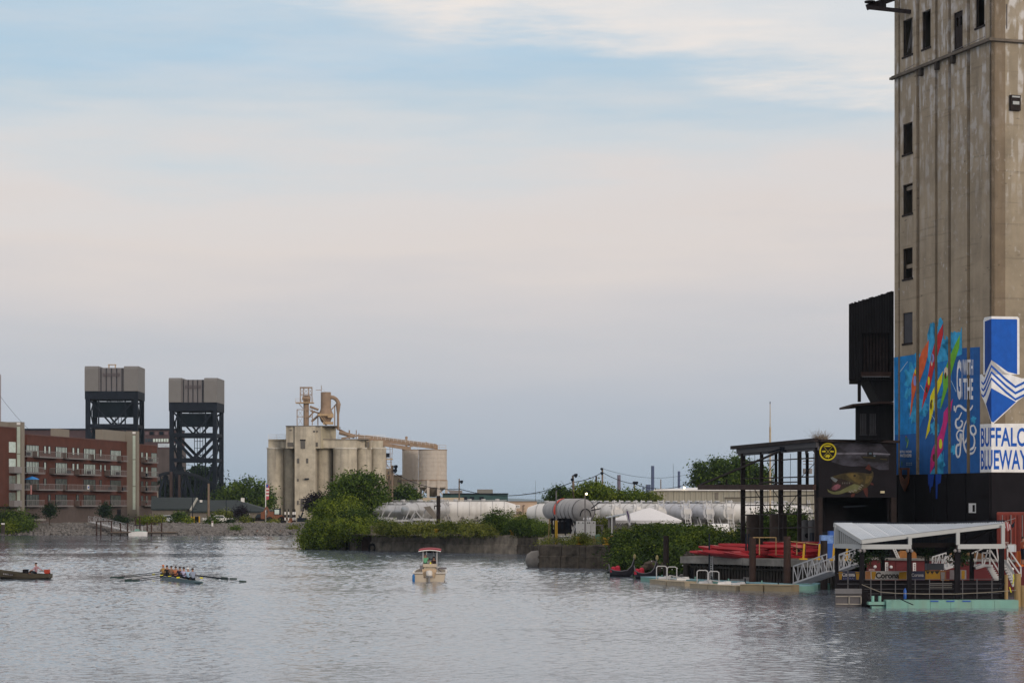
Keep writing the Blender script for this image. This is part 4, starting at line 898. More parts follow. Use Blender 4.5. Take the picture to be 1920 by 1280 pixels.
# tan machinery on the roof
mc = thing('rooftop_machinery', 'tan steel dust collector towers and curved duct on top of the silo headhouse', 'machinery', at(585,798,YE+4))
YM = YE+3; zr = Z_(797.6,YE-2.8)
def tb(px0,py0,px1,py1,r,Y=YM,n=14,r2=None): mb = MB(); mb.tube(at(px0,py0,Y),at(px1,py1,Y),r/F*Y,n,None if r2 is None else r2/F*Y); return mb
part('small_tower', tb(574,797.5,574,756,5.2), tan, mc, True)
mb = tb(575,756,575,742,6.6); mb.tube(at(567,746,YM-1),at(582,747,YM-1),.5,8); part('blower_head', mb, tan, mc, True)
mb = MB(); c = at(571,755,YM); mb.box((X_(555,YM),YM-1.6,c.z-.12),(X_(588,YM),YM+1.8,c.z+.12)); part('platform', mb, tan_lt, mc)
railing('platform_railing', [(X_(555,YM),YM-1.5),(X_(588,YM),YM-1.5)], c.z, 1.0, mc, tan_lt, 1.2, .05)
for x in (563,569.5,578.5,585): mb = MB(); mb.bar(at(x,755,YM-1.2),at(x,725,YM-1.2),.2); part('frame_post', mb, tan, mc)
mb = MB()
for y in (726.5,739,741): mb.bar(at(563,y,YM-1.2),at(585,y,YM-1.2),.16 if y>730 else .35)
for a,b in ((563,569.5),(578.5,585),(569.5,578.5)): mb.bar(at(a,738,YM-1.2),at(b,728,YM-1.2),.07); mb.bar(at(a,728,YM-1.2),at(b,738,YM-1.2),.07)
mb.bar(at(561,757,YM-1),at(568,765,YM),.12)
part('frame_bracing', mb, tan, mc)
for x in (557,572.5,585.5): mb = MB(); mb.bar(at(x,797,YM-1.6),at(x,767.5,YM-1.6),.2); part('frame_post', mb, tan, mc)
mb = MB()
for y in (767.5,781): mb.bar(at(557,y,YM-1.6),at(585.5,y,YM-1.6),.16)
for a,b in ((781,797),(767.5,781)): mb.bar(at(558,a,YM-1.6),at(568,b,YM-1.6),.06); mb.bar(at(558,b,YM-1.6),at(568,a,YM-1.6),.06)
part('frame_bracing', mb, tan, mc)
mb = tb(581,762,597,768,2.2,YM); mb.tube(at(582,770,YM+.5),at(598,774,YM+.5),.22,6); mb.tube(at(584,790,YM),at(600,776,YM),.28,7); mb.tube(at(578,783,YM),at(590,770,YM),.2,6); part('link_duct', mb, tan, mc, True)
part('dust_collector', tb(611,778,611,735,9.6), tan, mc, True)
mb = MB(); c = at(611,0,YM); k = YM/F; mb.lathe(Vector((c.x,c.y,0)), [(1.5*k,Z_(797,YM)),(9*k,Z_(790,YM)),(13.5*k,Z_(779,YM)),(13*k,Z_(774,YM)),(10.6*k,Z_(769,YM)),(9.6*k,Z_(765,YM))], 16); part('hopper', mb, tan, mc, True)
mb = MB(); mb.box((X_(598,YM),YM-2.6,Z_(780,YM)),(X_(622,YM),YM-1.9,Z_(776,YM))); mb.obox(at(620,779,YM-2.2),(.7,.4,.5)); mb.box((X_(607,YM),YM-2.2,Z_(796,YM)),(X_(626,YM),YM-1.6,Z_(791,YM))); part('walkway', mb, tan_lt, mc)
mb = MB(); mb.bar(at(598,776,YM-2.3),at(612,795,YM-2.3),.5,.12); mb.bar(at(600,773,YM-2.3),at(614,792,YM-2.3),.08); part('stair', mb, tan_lt, mc)
for x in (596,627.5): mb = MB(); mb.bar(at(x,797,YM),at(x,759 if x > 600 else 775,YM),.25); part('frame_post', mb, tan, mc)
pts = [(619,744),(625,745),(630,748),(633.5,753),(635,759)]
mb = MB()
for a,b in zip(pts[:-1],pts[1:]): mb.tube(at(*a,YM),at(*b,YM),3.6*k,12)
for a in pts[1:-1]: mb.sphere(at(*a,YM),3.6*k,12)
part('curved_duct', mb, tan, mc, True)
mb = MB(); mb.tube(at(634,757.6,YM),at(634,776,YM),4.9*k,12,2.2*k); mb.tube(at(634,776,YM),at(634,806,YM),2.1*k,10); mb.tube(at(629,757,YM),at(639,757,YM),.12,6); part('cyclone', mb, tan, mc, True)
mb = MB(); mb.bar(at(621,768,YM),at(630,758,YM),.25); mb.bar(at(628,800,YM),at(650,816,YM),.35); mb.bar(at(633,803,YM),at(655,814,YM),.35); mb.tube(at(636,810,YM),at(665,818,YM),.5,8); mb.bar(at(640,822,YM-1),at(672,816,YM-1),.6,.4); part('brace', mb, tan, mc)
mb = MB(); mb.tube(at(602.5,734,YM),at(602.5,722,YM),.08,5); mb.bar(at(592,731,YM),at(602.5,731,YM),.12); mb.bar(at(603,727,YM),at(611,735,YM),.03); part('mast', mb, tan, mc)
for x,y,r in ((655,806,1.3),(668,806,.8),(673,812,.8)): mb = tb(x,822,x,y,r,YM); part('vent_pipe', mb, tan, mc, True)
mb = MB(); mb.bar(at(655,814,YM),at(668,814,YM),.12); part('brace', mb, tan, mc)
# conveyor bridge
cv = thing('conveyor_bridge', 'long tan conveyor bridge sloping from the silo roof down to the round steel bins', 'conveyor', at(760,830,YE+10))
Yc = YE+8
mb = MB(); mb.bar(at(672,818.5,Yc),at(705,822,Yc),1.3,1.1); mb.bar(at(700,822,Yc),at(818,837,Yc),1.2,1.3); part('upper_conveyor', mb, tan, cv)
mb = MB(); mb.bar(at(690,828,Yc-1),at(770,841,Yc-1),.9,.9); part('lower_conveyor', mb, tan, cv)
mb = MB()
for i in range(16): x = 700+i*7.5; mb.bar(at(x,822+i*.95,Yc-.7),at(x,815.5+i*.95,Yc-.7),.06)
mb.bar(at(700,816,Yc-.7),at(812,830,Yc-.7),.06); mb.bar(at(700,819,Yc-.7),at(812,833,Yc-.7),.05); part('handrail', mb, whitep, cv)
for x,y0,y1 in ((762,819,842),(798,829,836),(819,834,842)): mb = MB(); mb.bar(at(x,y0,Yc),at(x,y1,Yc),.5,.7); part('conveyor_post', mb, tan, cv)
mb = MB(); mb.bar(at(757,829,Yc),at(762,820,Yc),.2); mb.sphere(at(762,820,Yc),.35); mb.bar(at(795,834,Yc),at(799,828,Yc),.2); mb.bar(at(803,834,Yc),at(799,828,Yc),.2); mb.obox(at(771,834,Yc-.9),(.4,.3,.4)); part('drive_unit', mb, tan, cv)
ld = thing('access_tower', 'thin lattice ladder and small landing between the silos and the steel bins', 'ladder', at(728,876,YE+8))
mb = MB()
for x,x2 in ((723,726),(731,733),(736,731)): mb.bar(at(x2+1,900,YE+7),at(x,838,YE+7),.12)
for y in range(842,896,8): mb.bar(at(723,y,YE+7),at(735,y,YE+7),.08)
mb.bar(at(722,866,YE+7),at(740,890,YE+7),.5,.15); part('lattice', mb, tan, ld)
mb = MB(); mb.pbox(723,859.5,736,861.5,YE+6,2); part('landing', mb, tan_lt, ld); mb = MB(); mb.obox(at(726,853,YE+6.5),(.6,.4,.5)); part('motor', mb, steel_dk, ld)
def bin_(name, px0, px1, yt, yring, yh, ybase, Y, label, cone):
    th = thing(name, label, 'steel bin', at((px0+px1)/2, ybase, Y)); r = (X_(px1,Y)-X_(px0,Y))/2; c = Vector(((X_(px0,Y)+X_(px1,Y))/2, Y+r, 0)); n = 28; rows = 9
    za, zb = Z_(yt,Y), Z_(yh,Y)
    for j in range(rows):
        z0 = zb+(za-zb)*j/rows; z1 = zb+(za-zb)*(j+1)/rows-.05; off = (j%2)*.5
        mb = MB(); mb.lathe(c, [(r-.03,z0-.03),(r+.02,z0),(r+.02,z1),(r-.03,z1+.03)], n, M=Matrix.Rotation(off*.3,3,'Z')); 
        for s in range(4):
            a = math.radians(-150+s*38+(19 if j%2 else 0)); p = c+Vector(((r+.02)*math.cos(a),(r+.02)*math.sin(a),0)); mb.bar(Vector((p.x,p.y,z0)),Vector((p.x,p.y,z1)),.07)
        part('shell_ring', mb, tankp, th, True)
    mb = MB(); mb.lathe(c, [(r+.15,Z_(yring,Y)-.12),(r+.15,Z_(yring,Y)+.12)], n); mb.lathe(c, [(r+.12,za),(r+.12,za+.15)], n); part('ring_beam', mb, tan, th)
    if cone:
        mb = MB(); mb.lathe(c, [(.6,Z_(ybase-3,Y)),(r,zb-.04)], n); part('cone', mb, mat('tank_cone',(.22,.19,.16),.8,.1,.8), th, True)
        for ax in (-1,-.3,.45,1):
            x = c.x+ax*r*.97; y = Y+r-math.sqrt(max(0,1-ax*ax*.95))*r; mb = MB(); mb.bar((x,y,Z_(ybase,Y)-6),(x,y,Z_(yring,Y)),.65); part('support_leg', mb, tankp, th)
        for sg_,q_ in ((-1,.3),(1,.4)): mb = MB(); mb.bar((c.x+sg_*r*.9,Y+1,Z_(ybase,Y)),(c.x+sg_*r*q_,Y,zb),.2); part('brace', mb, tankp, th)
    railing('top_railing', [(c.x-r*.9,Y+r*.4),(c.x,Y+.4),(c.x+r*.95,Y+r*.5)], za+.15, 1.1, th, tan_lt, 1.5, .06)
    return th
bin_('steel_bin', 753.5,784,843,900,915,935,YE+16, 'tan banded steel bin, the left one standing partly behind the other', False)
bin_('steel_bin', 784,837,843,900,913,934,YE+4, 'large pale banded steel bin on legs with a cone bottom, the right one', True)
ob = thing('office_building', 'small pale plant office building between the silo block and the steel bins', 'building', at(740,920,YE+22))
mb = MB(); mb.pbox(722,892,760,990,YE+22,10); part('wall', mb, mat('plant_wall',(.42,.36,.27),.85,.08,.5), ob); mb = MB(); mb.pbox(721,890,760.5,891.9,YE+21.6,11); part('roof_edge', mb, tan, ob)
mb = MB(); mb.pbox(722,878,733,891,YE+25,5); part('upper_room', mb, mat('plant_wall',(.42,.36,.27)), ob)
for a,b,c_,d in ((745,899,753,907),(727,899,738,907),(726,918,741,924),(745,918,752,924),(727,883,730,889)): mb = MB(); mb.pbox(a,b,c_,d,YE+21.85,.12); part('window', mb, stucco, ob)
mb = MB(); mb.pbox(752,916,790,960,YE+12,4); single('low_shed', mb, mat('shed_rust',(.13,.1,.085),.9,.2,.6), 'dark brown shed under the left steel bin', 'shed')

# ================================================================ FAR BANK STUFF
gb = thing('green_roof_building', 'low taupe building with a dark green shingle roof below the bridge towers', 'building', at(400,978,475))
YG = 475
def roofpoly(px, Y): return [at(x,y,Y_) for x,y,Y_ in px]
mb = MB(); mb.pbox(285,953,372,990,YG+1,14); mb.pbox(356,958,498,990,YG,14); part('wall', mb, stucco, gb)
def roof(mb, e0, e1, r0, r1, ze, zr_, Y, D):
    a = [at(e0,ze,Y-.6),at(e1,ze,Y-.6)]; zE = a[0].z; zR = Z_(zr_,Y+D/2)
    v = [a[0],a[1],Vector((X_(e1,Y),Y+D+.6,zE)),Vector((X_(e0,Y),Y+D+.6,zE)),Vector((X_(r0,Y+D/2),Y+D/2,zR)),Vector((X_(r1,Y+D/2),Y+D/2,zR))]
    mb.add(v, [(0,1,5,4),(1,2,5),(2,3,4,5),(3,0,4),(0,3,2,1)]); mb.add([v[0],v[1],v[1]-Vector((0,0,.3)),v[0]-Vector((0,0,.3))],[(0,1,2,3)])
mb = MB(); roof(mb, 283, 369, 284, 369, 953, 932, YG+1, 14); roof(mb, 357,505, 371,445, 957.6, 937, YG, 13); part('roof', mb, roof_green, gb)
mb = MB(); mb.bar(at(357,956,YG-1),at(369.5,934,YG+6),.35); part('verge_board', mb, mat('verge_pale',(.3,.3,.27),.8,.1,1), gb)
mb = MB(); mb.obox(at(377,939,YG+5),(.25,.25,.25)); mb.obox(at(455,940,YG+6),(.35,.35,.8)); part('roof_vent', mb, whitep, gb)
for a,b in ((430,437),(437.5,443),(463,468)): mb = MB(); mb.pbox(a,962,b,969,YG-.1,.09); w_ = part('window', mb, whitep, gb); mb = MB(); mb.pbox(a+1,963,b-1,968,YG-.16,.05); part('pane', mb, glass_dk, w_)
def pole(px, ytop, ybase, Y, r, label, cat='utility pole', m=wood, name='utility_pole', extra=None, lean=0, group=None, z0=2.0):
    b = at(px,ybase,Y); b.z = z0; t = at(px+lean,ytop,Y); th = thing(name, label, cat, b, group); mb = MB(); mb.tube(b,t,r,8,r*.75); part('pole', mb, m, th, True); return th, t
pole(391,906,974,455,.26,'stout grey wooden pole in front of the green roofed building', name='wooden_pole')
pole(361,930,978,455,.1,'thin dark lamp post at the gate of the green roofed building', name='lamp_post', cat='lamp post', m=steel_dk)
pole(424,935,975,455,.08,'thin dark lamp post in the middle of the green roofed building', name='lamp_post', cat='lamp post', m=steel_dk)
fp, t = pole(498,905,972,452,.1,'flagpole with a hanging striped flag in front of the pale silos', name='flagpole', cat='flagpole', m=whitep)
mb = MB(); mb.prism([t+Vector((.1,0,-.1)),t+Vector((.75,.1,-.6)),t+Vector((.65,0,-3.2)),t+Vector((.1,0,-3.4))],(0,.06,0)); fl = part('flag', mb, mat('flag_red',(.4,.08,.1),.8,.2,3), fp)
mb = MB()
for i in range(3): mb.box(t+Vector((.12,-.05,-1.3-i*.65)), t+Vector((.66,-.012,-1.0-i*.65)))
part('stripe', mb, whitep, fl); mb = MB(); mb.box(t+Vector((.11,-.05,-.85)), t+Vector((.5,-.012,-.3))); part('canton', mb, blue_pl, fl)
for i,(x,lb) in enumerate(((359,'left'),(363.5,'middle'),(373.5,'right'))):
    mb = MB(); b = at(x,981,444); mb.tube(Vector((b.x,b.y,2)),Vector((b.x,b.y,3.35)),.14,8); single('bollard', mb, yellow, f'yellow steel bollard on top of the rocky bank, {lb} of three', 'bollard', 'yellow bollards by the gate')
mb = MB(); mb.pbox(364.5,968,373,981,445,.3); single('gate', mb, black, 'dark gate panel between the yellow bollards', 'gate')
def car(px, py, Y, ln, label, m, rz=0.0, suv=False):
    c = at(px,py,Y); c.z = 2.0; th = thing('parked_car', label, 'car', c, 'cars parked on the bank')
    h = .75 if not suv else .95; R = Matrix.Rotation(rz,3,'Z')
    def q_(x,y,z): return c+R@Vector((x,y,z))
    l2 = ln/2; W = .88
    prof = [(-l2,.35),(-l2,.8),(-l2*.93,.95),(-l2*.35,.98),(-l2*.12,1.48 if not suv else 1.75),(l2*.5,1.5 if not suv else 1.8),(l2*.88,1.02),(l2,.92),(l2,.35)]
    mb = MB(); mb.prism([q_(x,-W,z) for x,z in prof], R@Vector((0,2*W,0))); part('body', mb, m, th)
    gp = [(-l2*.30,1.0),(-l2*.11,1.40 if not suv else 1.66),(l2*.47,1.42 if not suv else 1.7),(l2*.74,1.03)]
    for sy in (-W-.012, W+.002): mb = MB(); mb.prism([q_(x,sy,z) for x,z in gp], R@Vector((0,.01,0))); part('side_window', mb, glass_dk, th)
    for x,ya,yb_,z0,z1 in ((-l2*.24,-.7,.7,1.02,1.4),): mb = MB(); mb.prism([q_(-l2*.34,-.7,1.02),q_(-l2*.34,.7,1.02),q_(-l2*.15,.62,1.42),q_(-l2*.15,-.62,1.42)], R@Vector((-.02,0,.01))); part('windscreen', mb, glass_dk, th)
    mb = MB(); mb.prism([q_(l2*.86,-.7,1.06),q_(l2*.86,.7,1.06),q_(l2*.56,.62,1.42),q_(l2*.56,-.62,1.42)], R@Vector((.02,0,.01))); part('rear_window', mb, glass_dk, th)
    for x in (-l2*.62,l2*.62):
        for y in (-W+.05,W-.05): mb = MB(); mb.tube(q_(x,y-.1,.32),q_(x,y+.1,.32),.32,12); part('wheel', mb, black, th)
    for y in (-.65,.65): mb = MB(); mb.obox(q_(-l2-.01,y,.72),(.03,.15,.08),M=R); part('headlight', mb, glass_pale, th)
    return th
carw = mat('car_white',(.7,.7,.7),.25,.03,1,spec=.6); cars = mat('car_silver',(.4,.43,.47),.25,.03,1,spec=.6)
car(416,976,450,4.6,'white sedan parked on the bank in front of the green roofed building',carw,rz=math.pi)
car(399,970,462,4.3,'white car parked behind the sedan by the wooden pole',carw,.3,True)
car(306,976,452,4.3,'silver car parked beside the end of the apartments',cars,.9)
car(313,978,458,4.3,'pale blue car parked next to the silver one by the apartments',cars,.9)
car(486,977,456,4.6,'dark pickup truck parked at the right end of the green roofed building',black2,0,True)
# excavator
ex = thing('excavator', 'orange construction loader standing on the bank in front of the silos', 'excavator', at(518,976,448)); ex.location.z = 2
c = at(518,976,448); c.z = 2; org = mat('orange_machine',(.16,.06,.03),.6,.2,2)
mb = MB(); mb.obox(c+Vector((-.3,0,1.1)),(1.5,1,.5)); mb.obox(c+Vector((-1.0,0,1.8)),(.6,.9,.45)); part('body', mb, org, ex)
mb = MB(); mb.obox(c+Vector((.2,0,2.1)),(.65,.8,.8)); cb = part('cab', mb, steel_dk, ex); mb = MB(); mb.obox(c+Vector((.2,-.83,2.2)),(.45,.02,.45)); part('pane', mb, glass_pale, cb)
for x in (-1.2,1.1): mb = MB(); mb.tube(c+Vector((x,-1.1,.65)),c+Vector((x,1.1,.65)),.65,12); part('wheel', mb, black, ex)
mb = MB(); mb.bar(c+Vector((-1.2,0,1.6)),c+Vector((-1.9,0,3.2)),.3); mb.bar(c+Vector((-1.9,0,3.2)),c+Vector((-2.6,0,1.9)),.28); mb.obox(c+Vector((-2.6,0,1.5)),(.4,.4,.7)); part('rear_arm', mb, org, ex)
mb = MB(); mb.bar(c+Vector((1.1,0,1.4)),c+Vector((2.6,0,.6)),.3); mb.obox(c+Vector((3.0,0,.5)),(.5,1.1,.45)); part('bucket', mb, org, ex)
mb = MB(); mb.bar(at(560,965,445),at(566,978,445),.25); mb.bar(at(561,977,445),at(568,960,445),.3); mb.obox(at(566,974,445),(.9,.5,.4)); single('tripod_winch', mb, steel_dk, 'dark lifting frame standing on the bank left of the vine covered headland', 'winch')
for i,(x,h) in enumerate(((534.5,964),(541,964),(549.5,963.5),(553,965))):
    b = at(x,974,447); th = thing('striped_marker','black and white striped marker post in front of the silos, number %s from the left'%['one','two','three','four'][i],'marker post',(b.x,b.y,2),'striped marker posts')
    th['label'] = ['black and white striped post nearest the orange loader','black and white striped post second from the orange loader','black and white striped post third from the loader, left of a close pair','black and white striped post at the right end of its row'][i]
    for j in range(5): z0 = 2+j*.55; mb = MB(); mb.tube((b.x,b.y,z0),(b.x,b.y,z0+.55),.15 if j<4 else .1,8); part('band', mb, black if j%2==0 else whitep, th)
mb = MB(); mb.pbox(539,977,544,985,438,.15); sg = single('notice_sign', mb, whitep, 'white board with an orange square on the rocky bank near the headland tip', 'sign'); mb = MB(); mb.pbox(540,977.2,543.6,980,437.9,.08); part('orange_square', mb, mat('orange',(.7,.25,.02),.6,.1,1), sg)
mb = MB(); mb.pbox(396.5,976,399.5,986,430,.15); sg = single('notice_sign', mb, whitep, 'narrow white board with a red corner on the rocky bank', 'sign'); mb = MB(); mb.pbox(397,976.5,399.2,979,429.9,.08); part('red_corner', mb, redp, sg)
# far docks, gangway, moored motor boat
dk = thing('floating_dock', 'low dark floating dock with rusty posts at the foot of the rocky bank', 'dock', at(260,1001,414))
mb = MB(); mb.pbox(206,997.5,330,1001,413,2.2); part('deck', mb, wood_dk, dk)
mb = MB(); mb.pbox(206,996.6,330,997.4,413,2.2); part('deck_top', mb, wood, dk)
for x,t_ in ((181,977),(189,977),(209,976),(226,980),(239,980),(254,968),(262,968),(276,979),(284,979),(303,980)):
    mb = MB(); mb.tube(Vector((X_(x,414.5),414.5,-.5)),at(x,t_,414.5),.14,7); part('dock_post', mb, rust, dk)
mb = MB(); mb.bar(at(181,977,414.5),at(209,976.5,414.5),.15); mb.bar(at(254,968.5,414.5),at(262,968.5,414.5),.15); mb.bar(at(284,979.5,414.5),at(303,980,414.5),.12); part('cross_bar', mb, rust, dk)
def gangway(name, label, p, q, h, m, n=8, wdt=1.2):
    th = thing(name, label, 'gangway', p); d = (q-p); s = d.cross(Vector((0,0,1))).normalized()*wdt/2
    for sg_,nm in ((-1,'side_truss'),(1,'side_truss')):
        mb = MB(); a = p+s*sg_; b = q+s*sg_; up = Vector((0,0,h)); mb.bar(a,b,.10); mb.bar(a+up,b+up,.07)
        for i in range(n+1): c_ = a.lerp(b,i/n); mb.bar(c_,c_+up,.05)
        for i in range(n): c_ = a.lerp(b,i/n); c2 = a.lerp(b,(i+1)/n); mb.bar(c_+(up if i%2==0 else Vector()), c2+(Vector() if i%2==0 else up), .045)
        part(nm, mb, m, th)
    mb = MB(); mb.add([p-s,p+s,q+s,q-s,p-s+Vector((0,0,.08)),p+s+Vector((0,0,.08)),q+s+Vector((0,0,.08)),q-s+Vector((0,0,.08))],[(0,3,2,1),(4,5,6,7),(0,1,5,4),(1,2,6,5),(2,3,7,6),(3,0,4,7)]); part('walkway', mb, m, th)
    return th
gangway('gangway','long pale metal gangway leading down the rocky bank to the far dock', at(171,978,430), at(243,996,415), 1.1, alu_r, 14)
def motor_boat():
    c = at(259,1000,411.5); th = thing('motor_boat','white open motor boat with a teal stripe moored at the far dock','boat',c)
    mb = MB(); k=411.5/F
    st = [(-18,-3.2,.5),(-12,-4.6,3.2),(-2,-5.4,4.2),(8,-5.2,4.4),(17,-5.0,3.8)]
    vs=[]; 
    for x,zt,wd in st: 
        X=c.x+x*k; d = wd*k
        vs += [Vector((X,c.y-d,-zt*k*-1+0)),Vector((X,c.y-d*.6,-.1)),Vector((X,c.y+d*.6,-.1)),Vector((X,c.y+d,zt*k*-1*-1))]
    V=[]; 
    for x,zt,wd in st: X=c.x+x*k; d=wd*k; z=-zt*k*1.6; V += [(X,c.y-d,z),(X,c.y-d*.55,-.1),(X,c.y+d*.55,-.1),(X,c.y+d,z)]
    n=len(st); fsx=[]
    for i in range(n-1):
        for j in range(3): fsx.append((i*4+j,(i+1)*4+j,(i+1)*4+j+1,i*4+j+1))
        fsx.append((i*4+3,(i+1)*4+3,(i+1)*4,i*4))
    fsx.append((0,1,2,3)); fsx.append((n*4-1,n*4-2,n*4-3,n*4-4)); mb.add(V,fsx); part('hull', mb, whitep, th)
    mb = MB(); mb.box((c.x-13*k,c.y-4.5*k,.86),(c.x+16*k,c.y-4.3*k,.93)); mb.box((c.x-6*k,c.y-3*k,.9),(c.x+2*k,c.y+3*k,1.25)); part('stripe', mb, teal, th)
    mb = MB(); mb.box((c.x-8*k,c.y-3.5*k,1.85),(c.x+10*k,c.y+3.5*k,1.95)); part('bimini', mb, steel_cw, th)
    mb = MB()
    for x in (-6,8):
        for y in (-3,3): mb.bar((c.x+x*k,c.y+y*k,.8),(c.x+(x*.9)*k,c.y+y*k,1.85),.06)
    part('bimini_frame', mb, alu_r, th)
motor_boat()
mb = MB(); mb.pbox(55,972,84,976,428,1); single('stone_bench', mb, conc_slab, 'pale low bench on the bank below the red apartments', 'bench')
mb = MB(); mb.pbox(2,983,8,1000,416,.5); b_ = single('timber_pile', mb, wood_dk, 'dark pile with a pale cap at the left edge by the bush', 'pile'); mb = MB(); mb.pbox(2.2,980,7.8,982.9,416,.45); part('cap', mb, whitep, b_)
# utility things right of the silos, horizon items
YQ = 430
tb_ = thing('teal_building', 'low dark teal industrial building with a grey rooftop box right of the steel bins', 'building', at(890,975,YQ+60))
mb = MB(); mb.pbox(830,926,952,960,YQ+60,20); part('wall', mb, mat('teal_cladding',(.03,.075,.08),.7,.2,.5), tb_)
mb = MB(); mb.pbox(830,924.2,953,925.9,YQ+59.6,21); part('roof_edge', mb, steel_dk, tb_)
mb = MB(); mb.pbox(894.5,917,923.5,925,YQ+64,8); part('rooftop_unit', mb, mat('grey_box',(.19,.19,.18),.8,.08,1,stretch=(6,6,.2)), tb_)
for a in (868,881,899): mb = MB(); mb.pbox(a,931,a+8,937,YQ+59.8,.15); part('window', mb, steel_dk, tb_)
mb = MB(); mb.prism([at(838,918,YQ+50),at(866,919,YQ+50),at(866,924,YQ+50),at(845,925,YQ+50)],(0,5,0)); single('hopper_roof', mb, rail_m, 'slanted grey metal hood above the teal building near the wooden pole', 'roof')
bb = thing('beige_building', 'pinkish beige warehouse end wall with a white sign and wall lamp', 'building', at(975,975,YQ))
mb = MB(); mb.pbox(940,940,1007,964,YQ,14); mb.pbox(940,964,1007,968,YQ,14); part('wall', mb, mat('pink_beige',(.44,.34,.27),.85,.04,.3), bb)
mb = MB(); mb.pbox(939,939,1007.4,939.9,YQ-.3,15); part('roof_edge', mb, mat('roof_edge_brown',(.2,.15,.12),.8,.1,1), bb)
mb = MB(); mb.pbox(966,946,975,952,YQ-.1,.09); s_ = part('sign', mb, whitep, bb); mb = MB(); mb.pbox(967,947.5,969.5,950.5,YQ-.14,.03); mb.pbox(970,948.5,974,949.7,YQ-.14,.03); part('print', mb, steel_dk, s_)
mb = MB(); mb.pbox(956,958.5,978,964,YQ-.1,.09); part('loading_door', mb, mat('door_brown',(.16,.12,.1),.8,.1,1), bb)
mb = MB(); mb.bar(at(956,946,YQ-.2),at(956,961,YQ-.2),.1); mb.bar(at(956,946,YQ-.2),at(959,946,YQ-.2),.1); mb.bar(at(981,947,YQ-.2),at(981,962,YQ-.2),.1); mb.bar(at(981,947,YQ-.2),at(984,947,YQ-.2),.1); part('pipe', mb, rust, bb)
def emitter(name,c,r,parent=None,label=None):
    mb = MB(); mb.sphere(c,r,8); m = mat('lit_lamp',(1,.78,.42),emit=9.0)
    return part(name, mb, m, parent) if parent else single(name, mb, m, label, 'lamp')
emitter('wall_lamp', at(996.5,952,YQ-.4), .15, bb)
mb = MB(); mb.pbox(1007.5,941,1030,962,YQ+20,10); single('teal_shed', mb, mat('teal_cladding',(.03,.075,.08)), 'dark teal shed just right of the pinkish warehouse', 'shed')
mb = MB(); mb.pbox(790,932.5,868,945,YQ+6,10); s_ = single('cream_shed', mb, mat('plant_wall',(.42,.36,.27)), 'low cream flat roofed shed behind the white tank trailer', 'shed')
# far warehouse on the right
fw = thing('metal_warehouse', 'long pale ribbed metal warehouse behind the row of tank trailers', 'building', at(1380,975,380))
Yw = 372
mb = MB()
for i in range(62):
    x = 1227+i*5.2; mb.pbox(x,918.5,x+5.0,975,Yw+(.0 if i%2 else .1),14); 
part('wall_ribs', mb, mat('warehouse_wall',(.31,.30,.255),.8,.05,.3), fw)
mb = MB(); mb.add([at(1226,918.4,Yw-.4),at(1560,918.4,Yw-.4),at(1560,911,Yw+14),at(1340,912,Yw+14),at(1226,917,Yw+14)], [(0,1,2,3,4)]); part('roof', mb, whitep, fw)
mb = MB(); mb.pbox(1226,918.0,1560,919.6,Yw-.5,.4); part('eaves', mb, whitep, fw)
mb = MB(); mb.pbox(1341,923,1347,935,Yw-.15,.14); part('vent', mb, stucco, fw); mb = MB(); mb.pbox(1360,933,1388,950,Yw-.15,.14); part('door', mb, mat('door_dim',(.2,.19,.16),.8,.1,1), fw); mb = MB(); mb.pbox(1359,932,1389,933,Yw-.3,.2); part('canopy', mb, rust, fw)
emitter('wall_lamp', at(1283,914,Yw-.9), .16, fw)
# chimneys and towers far off
def stack(px0,px1,yt,Y,label,m,r2=None):
    mb = MB(); r = (X_(px1,Y)-X_(px0,Y))/2; c = at((px0+px1)/2,970,Y); mb.tube(Vector((c.x,c.y,2)),at((px0+px1)/2,yt,Y),r,14,r*.92); return single('chimney_stack', mb, m, label,'chimney','far off industrial chimneys',True)
sb_ = mat('chimney_haze_blue',(0.06,0.08,0.16),.8,.1,.2)  # far haze put into the colour as blue, chimneys and plant block
stack(1220.5,1227,873,1500,'tallest haze blue chimney on the skyline, right of the leaning poles',sb_); stack(1270.5,1275.5,883,1500,'shorter haze blue chimney above the pale warehouse',sb_); stack(1157,1164,890,1200,'mauve grey chimney above the green trees left of the tall one',mat('chimney_mauve',(.12,.10,.14),.8,.1,.2))
mb = MB(); mb.tube((X_(1118,400),400,2),at(1118,892,400),.16,6); single('thin_post', mb, rust, 'thin red brown post above the light green layered tree', 'post')
mb = MB(); mb.pbox(1212,908,1220,925,1480,8); mb.pbox(1205,912,1207,925,1480,2); single('plant_block', mb, sb_, 'hazy blue plant block at the foot of the tallest chimney', 'building')
for x,y,Y,lb in ((1262.5,869,1300,'hair thin distant mast above the warehouse'),(1004,900,2200,'very thin distant mast over the far hills')):
    mb = MB(); mb.tube(Vector((X_(x,Y),Y,2)),at(x,y,Y),.18 if Y<2000 else .25,5,.08); single('radio_mast', mb, steel_dk, lb, 'mast')
